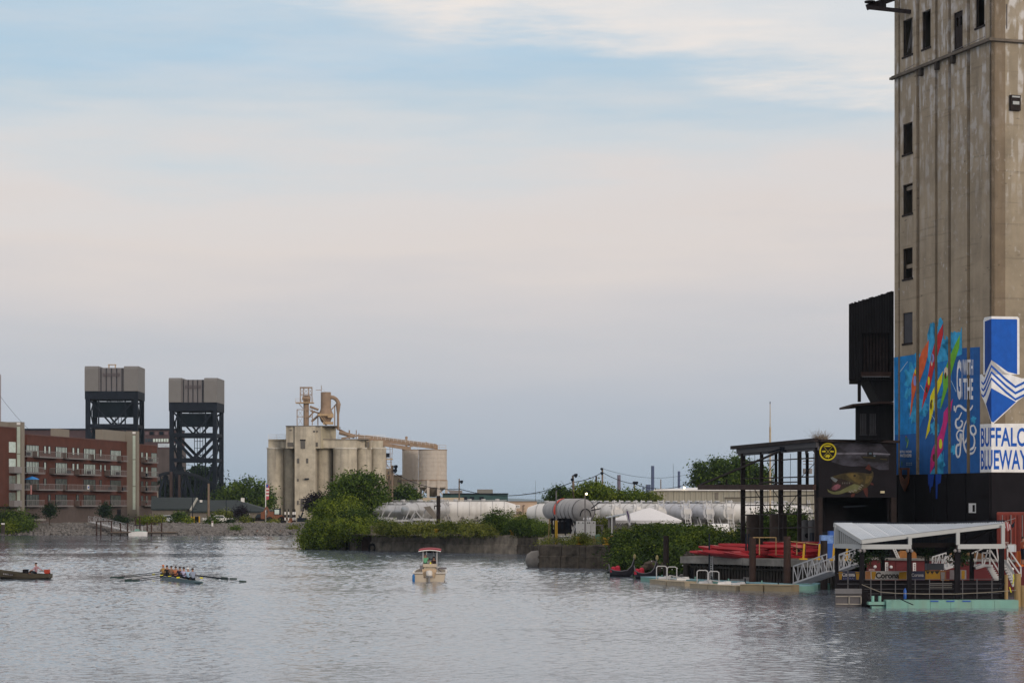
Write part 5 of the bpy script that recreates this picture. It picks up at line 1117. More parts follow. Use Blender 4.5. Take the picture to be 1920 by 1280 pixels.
# ================================================================ HEADLAND: vegetation
plant('tree', 'large dark green tree behind the vine covered tip of the headland', 'tree', plobes([(668,912,34,24),(700,925,26,30),(645,925,26,24),(690,960,32,36),(655,958,34,34),(628,948,22,22),(712,960,14,30),(650,900,12,10),(690,898,14,9)], 306, 5, seed=1), 17000, .34, 1, bush_mid, base=(X_(675,306),306,2))
plant('vine_bush', 'bright green vines spilling over the left tip of the headland into the water', 'vines', plobes([(610,975,34,30,298),(585,1000,20,22,297),(640,965,40,26,297),(575,1012,13,12,297),(628,990,34,22,293),(660,985,34,22,290),(600,995,28,22,294),(650,945,26,18,300),(615,1008,26,14,292),(590,1017,16,10,294),(612,952,20,18,300)], 297, 3.2, seed=2), 30000, .27, 2, bush_lime, base=(X_(620,299),299,2), trunk=False, drop=1.2, zmin=0.02, flat=.3)
plant('vine_bush', 'mid green bushes between the vines and the dark tree on the headland', 'bushes', plobes([(690,988,30,18),(720,992,26,14),(665,975,30,20),(640,985,30,14)], 292, 2.5, seed=3), 9000, .24, 3, bush_mid, trunk=False, base=(X_(690,292),292,2))
# weeds along the top of the wall
def weeds(name, label, x0, x1, ytop, ybot, Y0, Y1, n, size, m, seed):
    rr = random.Random(seed); pts = []
    k = int((x1-x0)/9)+1
    for i in range(k):
        x = x0+(x1-x0)*(i+.5)/k; t = (x-x0)/(x1-x0); Y = Y0+(Y1-Y0)*t+rr.uniform(-1,2)
        yt = ytop+rr.uniform(-4,5); pts.append((x,(yt+ybot)/2+1,9+rr.uniform(0,5),(ybot-yt)/2,Y))
    return plant(name, label, 'weeds', plobes(pts, 280, 1.6, seed=seed), n, size, seed, m, trunk=False, base=(X_((x0+x1)/2,(Y0+Y1)/2),(Y0+Y1)/2,2), zmin=1.7)
weeds('weed_patch','tall yellow green weeds left of the rusty mooring post, in front of the silver trailers',708,820,978,1002,279,275,9000,.2,bush_oliv,11)
weeds('weed_patch','tall green weeds between the rusty mooring post and the round shrub',826,915,978,1000,275,271,8000,.2,bush_oliv,12)
weeds('weed_patch','dark green bramble strip right of the round shrub on the headland',950,1028,975,1003,270,262,10000,.2,bush_mid,13)
weeds('weed_patch','low dry brown weeds hanging over the middle of the headland wall',800,935,994,1004,272.6,268,2600,.16,bush_oliv,14)
weeds('weed_patch','olive grass bank right of the pinkish warehouse, behind the dark brambles',955,1034,962,985,285,285,4500,.22,bush_oliv,15)
weeds('weed_patch','bright green weeds at the foot of the silver trailers on the left',690,770,985,1003,286,281,4000,.2,bush_lime,16)
weeds('weed_patch','ragged weeds along the top of the dark quay block',1015,1160,1008,1020,212,209,4200,.13,bush_oliv,17)
weeds('weed_patch','green weeds between the white cabinet and the feather flag',1125,1200,990,1014,222,220,4000,.17,bush_oliv,18)
weeds('weed_patch','olive weeds behind the quay block under the tank trailers',1100,1180,972,996,245,245,4500,.2,bush_oliv,19)
weeds('weed_patch','yellowish brush in front of the trailers and the parked white truck',1290,1400,1000,1020,232,225,8000,.2,bush_oliv,20)
plant('shrub','round dark green shrub standing on the headland in front of the white tank','shrub', plobes([(930,975,19,18),(925,985,20,16),(940,988,16,14)], 272, 1.6, seed=4), 7000, .2, 4, bush_mid, base=(X_(930,272),272,2))
plant('shrub','small bushy shrub growing in the middle of the dark quay block','shrub', plobes([(1095,1009,14,9),(1088,1012,10,6)], 210, .8, seed=5), 2200, .13, 5, bush_oliv, base=(X_(1095,210),210,2.05))
plant('shrub','small shrub with pale tips beside the teal shed','shrub', plobes([(1020,967,10,12),(1017,975,10,8)], 330, 1, seed=6), 1800, .25, 6, bush_mid, base=(X_(1020,330),330,2))
plant('purple_tree','dark purple leaved tree at the foot of the silo block','tree', plobes([(596,940,16,11),(605,948,14,10),(587,948,9,8)], 380, 2, seed=7), 4500, .35, 7, leaf_purple, base=(X_(598,380),380,2))
plant('tree','round green tree below the left steel bin','tree', plobes([(760,928,18,16),(768,938,18,14),(748,936,12,12)], 400, 3, seed=8), 4500, .4, 8, bush_mid, base=(X_(760,400),400,2))
plant('shrub','small dark bush left of the round tree below the steel bins','shrub', plobes([(739,936,8,9)], 398, 2, seed=9), 1000, .4, 9, bush_dark, base=(X_(739,398),398,2))
plant('tree','broad round dark green tree between the green roof and the silos','tree', plobes([(440,925,22,18),(468,920,26,20),(490,930,18,20),(420,935,18,16),(455,940,40,18),(497,942,12,16)], 515, 5, seed=10), 10000, .55, 10, bush_mid, base=(X_(455,515),515,2))
plant('riverside_bush','large green bush at the left edge in front of the apartments','bush', plobes([(12,978,24,20),(32,975,18,18),(45,985,14,16),(10,992,26,12),(-20,980,26,22),(38,992,20,10)], 424, 3, seed=11), 13000, .36, 21, bush_mid, base=(X_(20,424),424,1), zmin=.1, trunk=False)
plant('riverside_bush','yellow green bush in the middle of the big bush at the left edge','bush', plobes([(14,982,12,10),(22,990,10,8)], 421, 1.2, seed=12), 2600, .3, 22, bush_lime, base=(X_(16,421),421,1), trunk=False)
for i,(x,y,rx,ry,m,lb,Y) in enumerate([(93,957,9,14,bush_dark,'small dark tree in front of the apartments, under the left balconies',432),(197,956,9,15,bush_dark,'small dark tree in front of the apartments, under the right balconies',432),
   (63,971,5,5,bush_dark,'low dark shrub beside the stone bench',431),(337,968,15,10,bush_mid,'bushy green shrub left of the yellow bollards',440),(352,978,8,6,bush_lime,'small light green shrub just left of the yellow bollards',437),
   (398,978,12,8,bush_mid,'low green shrub beside the narrow white board',436),(300,973,8,6,bush_oliv,'olive shrub at the end of the apartments',438),(267,975,7,5,bush_lime,'yellow green shrub left of the brown dock posts',434),(277,974,7,5,bush_lime,'yellow green shrub right of the first one by the dock posts',434),
   (288,975,7,5,bush_oliv,'third low shrub in the row above the dock posts',434),(222,974,9,5,bush_dark,'low dark hedge piece under the second beige fin',434),(233,976,9,5,bush_dark,'low dark hedge piece right under the garage door',434),(452,962,11,15,leaf_purple,'dark purple shrub in front of the green roofed building',452),
   (461,975,9,5,bush_oliv,'yellowish low plant right of the purple shrub',446),(430,978,7,5,bush_dark,'small dark shrub by the rear of the white sedan',440),(441,992,7,5,bush_mid,'tuft of green growing halfway down the rocky bank',425),(550,990,8,5,bush_oliv,'olive tuft at the right end of the rocky bank',427),(418,965,24,8,bush_oliv,'thin olive shrub behind the white sedan',458),(512,980,14,4,bush_oliv,'low olive weeds below the orange loader',438)]):
    plant('shrub', lb, 'shrub', plobes([(x,y,rx*.8,ry*.8),(x-rx*.3,y+ry*.2,rx*.6,ry*.7),(x+rx*.35,y+ry*.1,rx*.55,ry*.6)], Y, rx/F*Y*.7, seed=i), int(300+rx*ry*12), .3, 60+i, m, base=(X_(x,Y),Y,2), group='shrubs on the far bank', trunk=False)
for i,(L_,Y,m,n,lb) in enumerate([([(1040,932,12,12),(1050,925,9,12),(1035,945,10,12)],330,bush_mid,2500,'slim green tree at the left end of the tree row behind the grey tank'),
   ([(1062,930,12,10),(1075,938,14,12)],335,bush_mid,2500,'low green tree second in the row behind the grey tank'),
   ([(1110,915,20,8),(1095,922,14,8),(1120,926,24,12),(1100,937,26,12),(1135,924,12,9)],330,bush_lime,6500,'spreading light green tree with layered branches above the tank trailers'),
   ([(1160,933,16,11),(1150,938,16,10)],335,bush_lime,2600,'rounded light green tree left of the tallest chimney'),([(1185,935,15,10),(1195,930,8,10),(1205,937,14,9)],330,bush_lime,2600,'light green tree under the lamp pole right of the mauve chimney'),
   ([(1218,938,12,9),(1228,940,10,9)],330,bush_oliv,1500,'olive tree touching the left end of the pale warehouse')]):
    plant('tree', lb, 'tree', plobes(L_, Y, 2.5, seed=i), n, .33, 90+i, m, base=(X_(L_[0][0],Y),Y,2), group='trees behind the tank trailers')
for i,(L_,lb,n) in enumerate([([(1314,880,7,12),(1322,892,9,12),(1308,902,7,10),(1326,904,8,9)],'leftmost poplar behind the steel frame, shortest of the row',3200),([(1346,873,8,13),(1358,884,9,14),(1340,896,9,12),(1362,902,9,10)],'middle poplar behind the steel frame',4200),([(1384,869,8,12),(1396,878,9,14),(1378,890,9,14),(1394,900,12,12)],'tall poplar crossed by the left post of the steel frame',4500),([(1416,882,8,13),(1430,894,8,12),(1420,905,10,9)],'rightmost poplar seen through the steel frame',3400)]):
    plant('poplar', lb, 'tree', plobes(L_, 430, 4, seed=i), n, .48, 110+i, bush_mid, base=(X_(L_[0][0],430),430,2), group='poplars behind the steel frame')
plant('vine_bush','dense dark green vines covering the bank between the quay block and the dock','vines', plobes([(1180,1020,34,26,206),(1215,1005,34,24,203),(1250,1003,34,24,200),(1200,1040,42,22,200),(1245,1030,38,28,195),(1285,1010,34,26,192),(1320,1008,34,22,190),(1290,1035,30,24,186),(1170,1050,26,16,203),(1230,1055,38,14,192),(1345,1010,26,18,186),(1270,1055,20,12,186),(1160,1010,14,12,210)], 198, 3.5, seed=20), 34000, .24, 30, bush_mid, base=(X_(1240,200),200,2), trunk=False, zmin=.03, drop=.6, flat=.8)
plant('vine_bush','yellow green leafy top of the vines below the white tent','vines', plobes([(1230,993,40,10,203),(1270,995,36,10,200),(1310,996,30,9,197),(1195,1003,26,9,206),(1222,1018,26,9,197),(1300,1012,24,8,187),(1262,1030,24,8,190),(1190,1032,20,8,199),(1330,1003,16,7,186)], 200, 2.0, seed=21), 13000, .2, 31, bush_lime, base=(X_(1250,204),204,2), trunk=False, flat=.7)
plant('undergrowth','dark green undergrowth seen through the lower bays of the steel frame','bushes', plobes([(1440,985,20,26),(1480,980,26,24),(1500,995,22,22),(1410,1000,26,14),(1470,1010,40,12)], 205, 3, seed=22), 12000, .24, 32, bush_mid, base=(X_(1460,205),205,2), trunk=False)
# ---------------------------------------------------------------- tank trailers
seam_m = mat('seam_grey',(.33,.33,.34),.5,.1,1)
def trailer(cx, cy, hd, L, r, label, m, group='tank trailers parked on the headland', fm=None, seams=5, hop=3, gz=2.0, zc=2.85, ends=(1.6,1.6), logo=None, ladder=True, lowrail=True):
    fm = fm or alu_r; c = Vector((cx,cy,gz)); R = Matrix.Rotation(hd,3,'Z'); th = thing('tank_trailer', label, 'tank trailer', c, group)
    q = lambda x,y,z: c+R@Vector((x,y,z)); l2 = L/2
    def lz(prof, zc_, n=20, M=None):
        mb = MB(); mb.lathe(q(0,0,zc_), prof, n, axis='X', M=R); return mb
    part('tank', lz([(r*.45,-l2),(r*.62,-l2+.12),(r,-l2+ends[0]),(r,l2-ends[1]),(r*.62,l2-.12),(r*.45,l2)], zc), m, th, True)
    for i in range(seams): x = -l2+ends[0]+(L-sum(ends))*i/(seams-1); mb = MB(); mb.lathe(q(x,0,zc), [(r+.03,-.04),(r+.03,.04)], 20, axis='X', M=R); part('seam_ring', mb, seam_m, th, True)
    for i in range(hop):
        x = -l2+ends[0]+(L-sum(ends))*(i+.5)/hop; mb = MB(); w_ = (L-sum(ends))/hop*.5; a = [q(x-w_,-r*.86,zc-r*.5),q(x+w_,-r*.86,zc-r*.5),q(x+w_,r*.86,zc-r*.5),q(x-w_,r*.86,zc-r*.5)]; b = [q(x+i_*.2,j_*.2,zc-r-.75) for i_,j_ in ((-1,-1),(1,-1),(1,1),(-1,1))]
        mb.add(a+b,[(0,1,5,4),(1,2,6,5),(2,3,7,6),(3,0,4,7),(4,5,6,7),(0,3,2,1)]); part('hopper', mb, m, th)
    mb = MB(); mb.bar(q(-l2+ends[0]*.8,0,zc+r+.12), q(l2-ends[1]*.8,0,zc+r+.12), .6,.06)
    for i in range(hop): x = -l2+ends[0]+(L-sum(ends))*(i+.5)/hop; p = q(x,0,zc+r); mb.tube(p,p+Vector((0,0,.28)),.28,10)
    part('top_walkway', mb, fm, th)
    if lowrail:
        for s in (-.9,.9): mb = MB(); mb.bar(q(-l2*.98,s,zc-r-.55),q(l2*.98,s,zc-r-.55),.14,.18); part('frame_rail', mb, fm, th)
    for x,d in ((-l2+.3,1),(l2-.3,-1)):
        for s in (-.8,.8):
            mb = MB(); mb.bar(q(x,s,zc-r-.5),q(x+d*1.1,s,zc-r*.1),.11); mb.bar(q(x+d*.9,s,zc-r-.5),q(x+d*1.5,s,zc-r*.35),.11); part('end_strut', mb, fm, th)
    if ladder:
        x = l2+.12; mb = MB()
        for s in (-.35,.35): mb.bar(q(x+.5,s,zc-r-.9),q(x-.35,s,zc+r+.35),.08)
        for i in range(9): z = zc-r-.6+i*.38; xx = x+.5-.85*(i/9); mb.bar(q(xx,-.35,z),q(xx,.35,z),.05)
        part('ladder', mb, alu_r, th)
        mb = MB(); mb.obox(q(l2-.15,0,zc+r*.15),(.3,.5,.3),M=R); mb.tube(q(l2-.5,.55,zc-.9),q(l2-.5,.55,zc+r),.09,6); mb.tube(q(l2-.4,-.6,zc-.6),q(l2-.4,-.6,zc+r*.9),.07,6); mb.bar(q(l2-.9,-.7,zc+r*.7),q(l2+.1,-.7,zc+r*.7),.07); part('end_fittings', mb, fm, th)
    for x in (-l2*.9,-l2*.72):
        for s in (-1.0,.75): mb = MB(); mb.tube(q(x,s,.5),q(x,s+.25,.5),.5,14); part('wheel', mb, black, th)
    mb = MB()
    for i in range(7): a0 = math.pi*i/7; a1 = math.pi*(i+1)/7; mb.bar(q(-l2*.81-1.1*math.cos(a0),-1.0,.62+.6*math.sin(a0)),q(-l2*.81-1.1*math.cos(a1),-1.0,.62+.6*math.sin(a1)),.35,.04)
    part('mudguard', mb, fm, th)
    mb = MB(); 
    for s in (-.7,.7): mb.bar(q(l2*.55,s,.1),q(l2*.55,s,zc-r-.5),.13)
    part('landing_leg', mb, fm, th)
    if logo:
        lm,x,w_,h_ = logo; mb = MB(); a = math.radians(-100)
        pts = []
        for j in range(5):
            t = math.radians(-18+36*j/4*1.0)*h_; pts.append((r+.02)*1.0)
        n = 5; vs = []
        for j in range(n+1):
            t = math.pi+ (-.25+ .5*j/n)*h_   # around the camera side (-Y local)
            for xx in (x-w_/2,x+w_/2): vs.append(q(xx,(r+.02)*math.cos(t),zc+(r+.02)*math.sin(t)))
        mb.add(vs,[(2*j,2*j+1,2*j+3,2*j+2) for j in range(n)]); part('logo', mb, lm, th)
    return th
sil = mat('trailer_silver',(0.46,0.47,0.49),.3,.15,.8,metal=.5,streak=.3,streakcol=(.25,.25,.25))
trailer(X_(880,303),304,0.0,12.5,1.18,'long white tank trailer seen side on behind the round shrub',tank_white,seams=7,hop=5,zc=3.05,ladder=False)
trailer(X_(772,306),307,.5,8.5,1.15,'polished silver tank trailer, the leftmost one, half hidden under its frame',sil,fm=alu_r,seams=4,hop=2,zc=3.0)
trailer(X_(798,298),299.5,.95,9.0,1.15,'polished silver tank trailer in the middle with sloped rear hopper, left of the mooring post',sil,fm=alu_r,seams=4,hop=2,zc=3.0)
trailer(X_(745,300),301,-.35,6.8,1.0,'silver tank trailer at the left end with long diagonal struts',sil,fm=alu_r,seams=3,hop=2,zc=2.8)
# struts and hood in front of the silver trailers
st = thing('loading_hood','sloped grey metal hood and struts leaning on the silver trailers','hood',at(808,974,293)); mb = MB(); mb.prism([at(794,950,293),at(806,948,293),at(822,972,293),at(815,974,293)],(0,1.2,0)); part('hood', mb, stucco, st)
mb = MB(); 
for a,b in (((714,972),(727,941)),((725,972),(736,955)),((760,973),(768,956)),((770,973),(779,957)),((779,957),(792,973)),((792,972),(799,952))): mb.bar(at(*a,294),at(*b,294),.13)
mb.bar(at(710,971,294),at(744,972,294),.25,.3); mb.bar(at(712,976,294),at(775,975,294),.2,.25); mb.bar(at(775,973,293),at(818,974,293),.25,.3); part('strut', mb, alu_r, st)
blue_logo = mat('logo_blue',(.03,.2,.42),.5,.1,1)
hd = math.radians(-69)
row = [(1118,'first white tank trailer of the row, right of the grey tank with the red stripe',(blue_logo,-.1,.9,.7)),(1158,'second white tank trailer of the row, with a pale blue mark',(blue_logo,1.2,.9,.6)),(1199,'third white tank trailer of the row, above the white tent',None),(1240,'fourth white tank trailer of the row, right above the tent peak',None),(1288,'fifth tank trailer of the row, bluish white with dark seams',None),
  (1330,'sixth tank trailer of the row, behind the tent corner ladder',None),(1368,'seventh tank trailer of the row, with a square blue placard',(blue_pl,2.0,.9,.8)),(1418,'eighth tank trailer, seen through the left bay of the steel frame',None),(1468,'ninth tank trailer, seen through the middle bay of the steel frame',None),(1522,'tenth tank trailer, partly behind the right bay of the steel frame',None)]
tm = [whitep, tank_white, whitep, tank_white, mat('tank_bluish',(.46,.48,.53),.4,.08,1,streak=.2), mat('tank_bluish',(.46,.48,.53)), tank_white, whitep, whitep, whitep]
for i,(px,lb,lg) in enumerate(row):
    Y = 268; nx = X_(px,Y); L = 10.0
    if i == 0 or i >= 7: h_ = math.radians(-28); L = 9
    else: h_ = hd
    x = nx-math.cos(h_)*L/2; y = Y-math.sin(h_)*L/2*1.0
    trailer(x, y+(1.5 if i>=7 else 0), h_, L, 1.22, lb, tm[i], seams=4, hop=3, zc=2.75, ends=(1.6,2.3), logo=lg, ladder=i not in (7,8))
# grey tank with red stripe
gt = thing('tank_truck','grey ribbed round ended tank with a red painted stripe above the quay block','tank',(X_(1068,245),245,2))
m_g = mat('tank_grey',(.34,.335,.34),.6,.12,.8,streak=.3,streakcol=(.14,.13,.13)); p0 = at(1033,956,252); p1 = at(1096,958,240); d = (p1-p0).normalized(); up = Vector((0,0,1)); sx = d.cross(up)
M3 = Matrix((d, d.cross(up)*-1, up)).transposed(); Lt = (p1-p0).length
M3 = Matrix((Vector((d.x,-d.y*0+0,0)),)*3) if False else Matrix.Rotation(math.atan2(d.y,d.x),3,'Z')
mb = MB(); rt = 1.02; mb.lathe(p0, [(.2,-.55),(.65,-.42),(.95,-.1),(rt,.25),(rt*1.0,Lt*.3),(1.28,Lt*.35),(1.28,Lt-.5),(1.1,Lt-.1),(.7,Lt+.2),(.2,Lt+.28)], 22, axis='X', M=M3); part('tank', mb, m_g, gt, True)
for t in (.02,.3,.4,.5,.62,.74,.86,.97): mb = MB(); rr_ = (rt if t<.32 else 1.3)+.02; mb.lathe(p0+d*(Lt*t), [(rr_,-.03),(rr_,.03)], 22, axis='X', M=M3); part('band', mb, mat('band_grey',(.12,.12,.125),.7,.1,1), gt, True)
mb = MB(); n = 8; vs = []
for j in range(n+1):
    a = math.radians(100+100*j/n)
    for dx in (Lt*.43,Lt*.47+.25): vs.append(p0+M3@Vector((dx,1.32*math.cos(a),1.32*math.sin(a))))
mb.add(vs,[(2*j,2*j+1,2*j+3,2*j+2) for j in range(n)]); part('red_stripe', mb, mat('red_stripe',(.6,.05,.02),.6,.1,1), gt)
mb = MB(); mb.box(p0+Vector((1.2,-2.6,-1.0)), p0+Vector((4.6,-2.45,-.1))); part('side_box', mb, rail_m, gt)
mb = MB(); c = p1+d*.35+Vector((0,-.1,0)); 
for i in range(9): a0 = math.pi*i/9; a1 = math.pi*(i+1)/9; mb.tube(c+M3@Vector((0,.6*math.cos(a0),-.55+.8*math.sin(a0))), c+M3@Vector((0,.6*math.cos(a1),-.55+.8*math.sin(a1))), .055, 6)
mb.tube(c+Vector((.6,0,.3)),c+Vector((1.5,0,1.0)),.06,5); mb.tube(c+Vector((.6,0,.1)),c+Vector((1.6,0,.3)),.06,5); part('hose', mb, black, gt)
mb = MB()
for x in (1040,1060,1078): mb.bar(at(x,968,243),Vector((X_(x,243),243,2)),.16)
mb.bar(at(1030,974,243),at(1085,974,243),.14); part('support_frame', mb, steel_dk, gt)
# things on the dark quay block
cabn = thing('equipment_cabinet','white metal equipment cabinet with double doors on the dark quay block','cabinet',(X_(1098,222),222,2))
mb = MB(); mb.pbox(1081,977,1099.5,1006,221,2); mb.pbox(1100,977,1117,1008,220.4,2.2); part('cabinet_body', mb, whitep, cabn)
for x0,x1 in ((1101,1107.6),(1108,1116)): mb = MB(); mb.pbox(x0,986,x1,1006,220.3,.08); part('door', mb, whitep, cabn)
mb = MB(); mb.pbox(1107.6,984,1108,1007,220.25,.06)
for x in (1084,1092,1101,1104.5,1112): mb.pbox(x,978.5,x+2,980.5,220.25 if x>1099 else 220.9,.06)
part('latch', mb, black, cabn)
mb = MB(); mb.tube(at(1100,974,222),at(1108,974,222),.22,8); mb.tube(at(1103,973,221.5),at(1103,966,221.5),.06,5); mb.tube(at(1094,974,222),at(1096,970,222),.08,5); part('pump', mb, alu, cabn)
bxx = thing('storage_chest','low white chest with overhanging lid on the dark quay block','chest',(X_(1059,215),215,2)); mb = MB(); mb.pbox(1049.5,1005.5,1070,1013,214,1); part('chest_body', mb, whitep, bxx); mb = MB(); mb.pbox(1048.5,1004,1070.5,1005.4,213.8,1.2); part('lid', mb, whitep, bxx)
gn = thing('generator_trailer','black open equipment trailer with a windowed frame on the dark quay block','trailer',(X_(1055,228),228,2))
mb = MB(); mb.pbox(1034,992,1073,1000,228,2); part('chassis', mb, black, gn)
mb = MB()
for x in (1035,1050,1058,1070): mb.bar(at(x,992,228),at(x,972,228),.2)
mb.bar(at(1034,973,228),at(1071,973,228),.2); mb.bar(at(1070,973,228),at(1077,992,228),.2); part('frame', mb, black, gn)
mb = MB(); mb.obox(at(1053,986,229),(.5,.4,.45)); mb.obox(at(1066,984,229),(.3,.4,.6)); part('engine', mb, steel_dk, gn)
mb = MB()
for x in (1072,1074.5): mb.bar(at(x,1000,227),at(x+5,984,227),.09)
part('ramp', mb, alu_r, gn)
def lightpole(px, y0, y1, Y, label, lit=False, base_y=None, m=rail_m):
    b = Vector((X_(px,Y),Y,2)); t = at(px,y0,Y); th = thing('light_pole', label, 'light pole', b, 'light poles on the quay'); mb = MB(); mb.tube(b if not base_y else at(px,base_y,Y), t, .075, 7, .055); part('pole', mb, m, th, True)
    if base_y: mb = MB(); mb.tube(b, at(px,base_y,Y), .13, 8); part('painted_base', mb, yellow, th, True)
    if lit is not None:
        mb = MB(); mb.bar(t,t+Vector((.25,-.1,.2)),.08); mb.obox(t+Vector((.3,-.15,.22)),(.18,.12,.07)); hd_ = part('lamp_head', mb, steel_dk, th)
        if lit: emitter('bulb', t+Vector((.12,-.3,-.02)), .10, hd_)
lightpole(1043,919,1015,214,'light pole with a yellow painted base on the dark quay block',None if False else False, 975)
lightpole(1097,925,1004,217,'light pole with a lit lamp beside the white cabinet',True)
lightpole(1147.5,966,1020,209,'short white pole with a yellow base at the right end of the quay block',None,1003,m=whitep)
mb = MB(); mb.bar(at(1028.5,1016,213),at(1030,972,213),.08); mb.bar(at(1030,980,213),at(1034,980,213),.05); single('thin_post', mb, wood_y, 'thin yellowish post at the left edge of the dark quay block', 'post')
mb = MB(); mb.bar(at(1113,1018,209),at(1114,1003,209),.05); mb.bar(at(1117,1018,209),at(1114,1003,209),.05); single('sawhorse', mb, wood_y, 'thin wooden stand near the foot of the white cabinet', 'stand')
mb = MB(); mb.pbox(1127,986,1131.5,1008,221,.4); mb.bar(at(1117,984,221),at(1131,984,221),.12); single('grey_standpipe', mb, rail_m, 'grey standpipe with a white handrail right of the white cabinet', 'pipe')
mb = MB(); mb.lathe(Vector((X_(1122,220),220,2)), [(.3,0),(.32,.9),(.1,.95)], 10); single('green_drum', mb, mat('drum_green',(.1,.2,.14),.6,.1,1), 'small grey green drum beside the white cabinet', 'drum', smooth=True)
cn = thing('shelter','narrow grey lean-to roof on posts left of the white tent','shelter',(X_(1150,232),232,2))
mb = MB(); mb.prism([at(1138,968.5,231),at(1178,961,231),at(1178,963.5,231),at(1138,971,231)],(0,2.5,0)); part('roof', mb, galv, cn)
for x,y in ((1142,970),(1148,969),(1152,968)): mb = MB(); mb.bar(Vector((X_(x,231.5),231.5,2)),at(x,y,231.5),.22); part('post', mb, rail_m, cn)
mb = MB(); mb.pbox(1141,972,1152,1003,232,1.4); part('booth', mb, rail_m, cn)
mb = MB()
for x in (1158,1163,1168): mb.bar(Vector((X_(x,231),231,2)),at(x,986,231),.12); mb.bar(at(1150,1000,231),at(x,980,231),.06)
part('scaffold', mb, rail_m, cn)
tn_ = thing('canopy_tent','white peaked canopy tent behind the vines','tent',(X_(1214,236),236,2))
Yt = 234; D = 8; zE = Z_(975,Yt); apx = at(1218,949.5,Yt+4)
e = [Vector((X_(1150,Yt),Yt,zE)),Vector((X_(1279,Yt),Yt,zE)),Vector((X_(1279,Yt),Yt+D,zE)),Vector((X_(1150,Yt),Yt+D,zE))]; mid = [ (e[i]+e[(i+1)%4])/2+Vector((0,0,.12)) for i in range(4)]
mb = MB(); apx.z = Z_(951,Yt+4); tip = [apx+ (Vector((p.x,p.y,apx.z))-apx)*.12+Vector((0,0,-.12)) for p in e]
mb.add(e+tip+[apx], [(0,1,5,4),(1,2,6,5),(2,3,7,6),(3,0,4,7),(4,5,8),(5,6,8),(6,7,8),(7,4,8)]); 
tc_ = mat('tent_cloth',(.72,.72,.74),.8,.03,1); part('canopy', mb, tc_, tn_, True)
mb = MB(); 
for i in range(4): 
    n = 8
    for j in range(n): a = e[i].lerp(e[(i+1)%4],j/n); b = e[i].lerp(e[(i+1)%4],(j+1)/n); dz = Vector((0,0,.28+.1*math.sin(j*2.2))); mb.add([a,b,b-Vector((0,0,.30+.1*math.sin((j+1)*2.2))),a-dz],[(0,1,2,3)])
part('valance', mb, tc_, tn_)
for i in range(4): mb = MB(); mb.bar(Vector((e[i].x,e[i].y,2)),e[i],.07); part('leg', mb, rail_m, tn_)
mb = MB(); n = 14
for j in range(n): a = e[3].lerp(e[2],j/n*.55); b = e[3].lerp(e[2],(j+.96)/n*.55); o_ = Vector((0,.12*math.sin(j*1.9),0)); mb.add([a+o_,b+o_,b+o_-Vector((0,0,2.2)),a+o_-Vector((0,0,2.2))],[(0,1,2,3)])
part('side_curtain', mb, tc_, tn_)
ff = thing('feather_flag','white and purple feather flag left of the tent','flag',(X_(1181,226),226,2)); mb = MB(); mb.tube((X_(1182,226),226,2),at(1181,985,226),.04,5); part('pole', mb, rail_m, ff)
out_ = [(1172,957),(1174,953.5),(1176.5,953),(1179,957),(1181.5,966),(1183,977),(1182,984),(1179,984),(1176,974)]; mb = MB(); mb.prism([at(x,y,226) for x,y in out_],(0,.05,0)); ffl = part('banner', mb, tc_, ff)
mb = MB(); mb.prism([at(x,y,225.97) for x,y in [(1174.5,958),(1176.5,957),(1179,964),(1180.5,974),(1180,980),(1178.5,974),(1176.5,965)]],(0,.015,0)); part('print', mb, mat('purple_print',(.12,.07,.2),.7,.1,1), ffl)
car(1350,1000,238,4.8,'white vehicle with a dark rear window parked below the tank with the blue placard',carw,math.pi/2,True)
car(1290,1000,256,4.4,'silver blue car mostly hidden behind the vines right of the tent',cars,.2)
# ---------------------------------------------------------------- poles and wires
POL = {}
def upole(key, px, ytop, Y, r, label, lean=0, heads=(), arm=None):
    th, t = pole(px, ytop, 975, Y, r, label, lean=lean, group='leaning wooden poles and wires'); POL[key] = t
    for dx,dy,s in heads:
        mb = MB(); c = t+Vector((dx/F*Y,-.3,-dy/F*Y)); mb.tube(c+Vector((0,-.12,0)),c+Vector((s*.6,-.3,-.12)),s*.45,8,s*.75); mb.bar(t+Vector((0,0,-dy/F*Y)),c,.08); part('floodlight', mb, steel_dk, th)
    if arm: mb = MB(); mb.bar(t+Vector((-arm,0,-.5)),t+Vector((arm,0,-.5)),.12); part('crossarm', mb, wood_dk, th)
    return th
upole('a',734,872,330,.2,'tall grey pole with two floodlights right of the silos',2,((4,2,.45),(3,9,.45)))
mb = MB(); mb.tube(Vector((X_(729,331),331,2)),at(729.5,893,331),.17,7); single('wooden_pole', mb, wood, 'shorter grey pole standing just left of the tall floodlight pole', 'utility pole')
upole('b',861,897,360,.13,'thin wooden pole above the white tank trailer',0,((2.5,5,.4),))
upole('c',1079,891,330,.2,'leaning grey pole with lamps above the grey tank',-5,((3,-1,.45),(-3,7,.35)))
upole('d',1129.5,877,345,.17,'straight thin pole standing left of the mauve chimney',0,((-3,1,.3),(-3,9,.35)))
upole('e',1190,902,370,.15,'short pole with two lamps left of the tallest chimney',-1,((-2,2,.4),(2.5,2,.4)))
upole('f',1239,898,420,.12,'very thin brown pole just right of the tallest chimney',0)
tp = thing('transformer_pole','utility pole with transformers seen through the top of the steel frame','utility pole',(X_(1514,400),400,2)); mb = MB(); mb.tube((X_(1514,400),400,2),at(1514,853,400),.25,8); part('pole', mb, wood, tp)
mb = MB(); mb.bar(at(1505,864,400),at(1524,864,400),.15); mb.bar(at(1506,870,399),at(1523,870,399),.12); part('crossarm', mb, wood, tp)
for x in (1509.5,1519): mb = MB(); mb.tube(at(x,888,398.6),at(x,878,398.6),.38,10); part('transformer', mb, rail_m, tp)
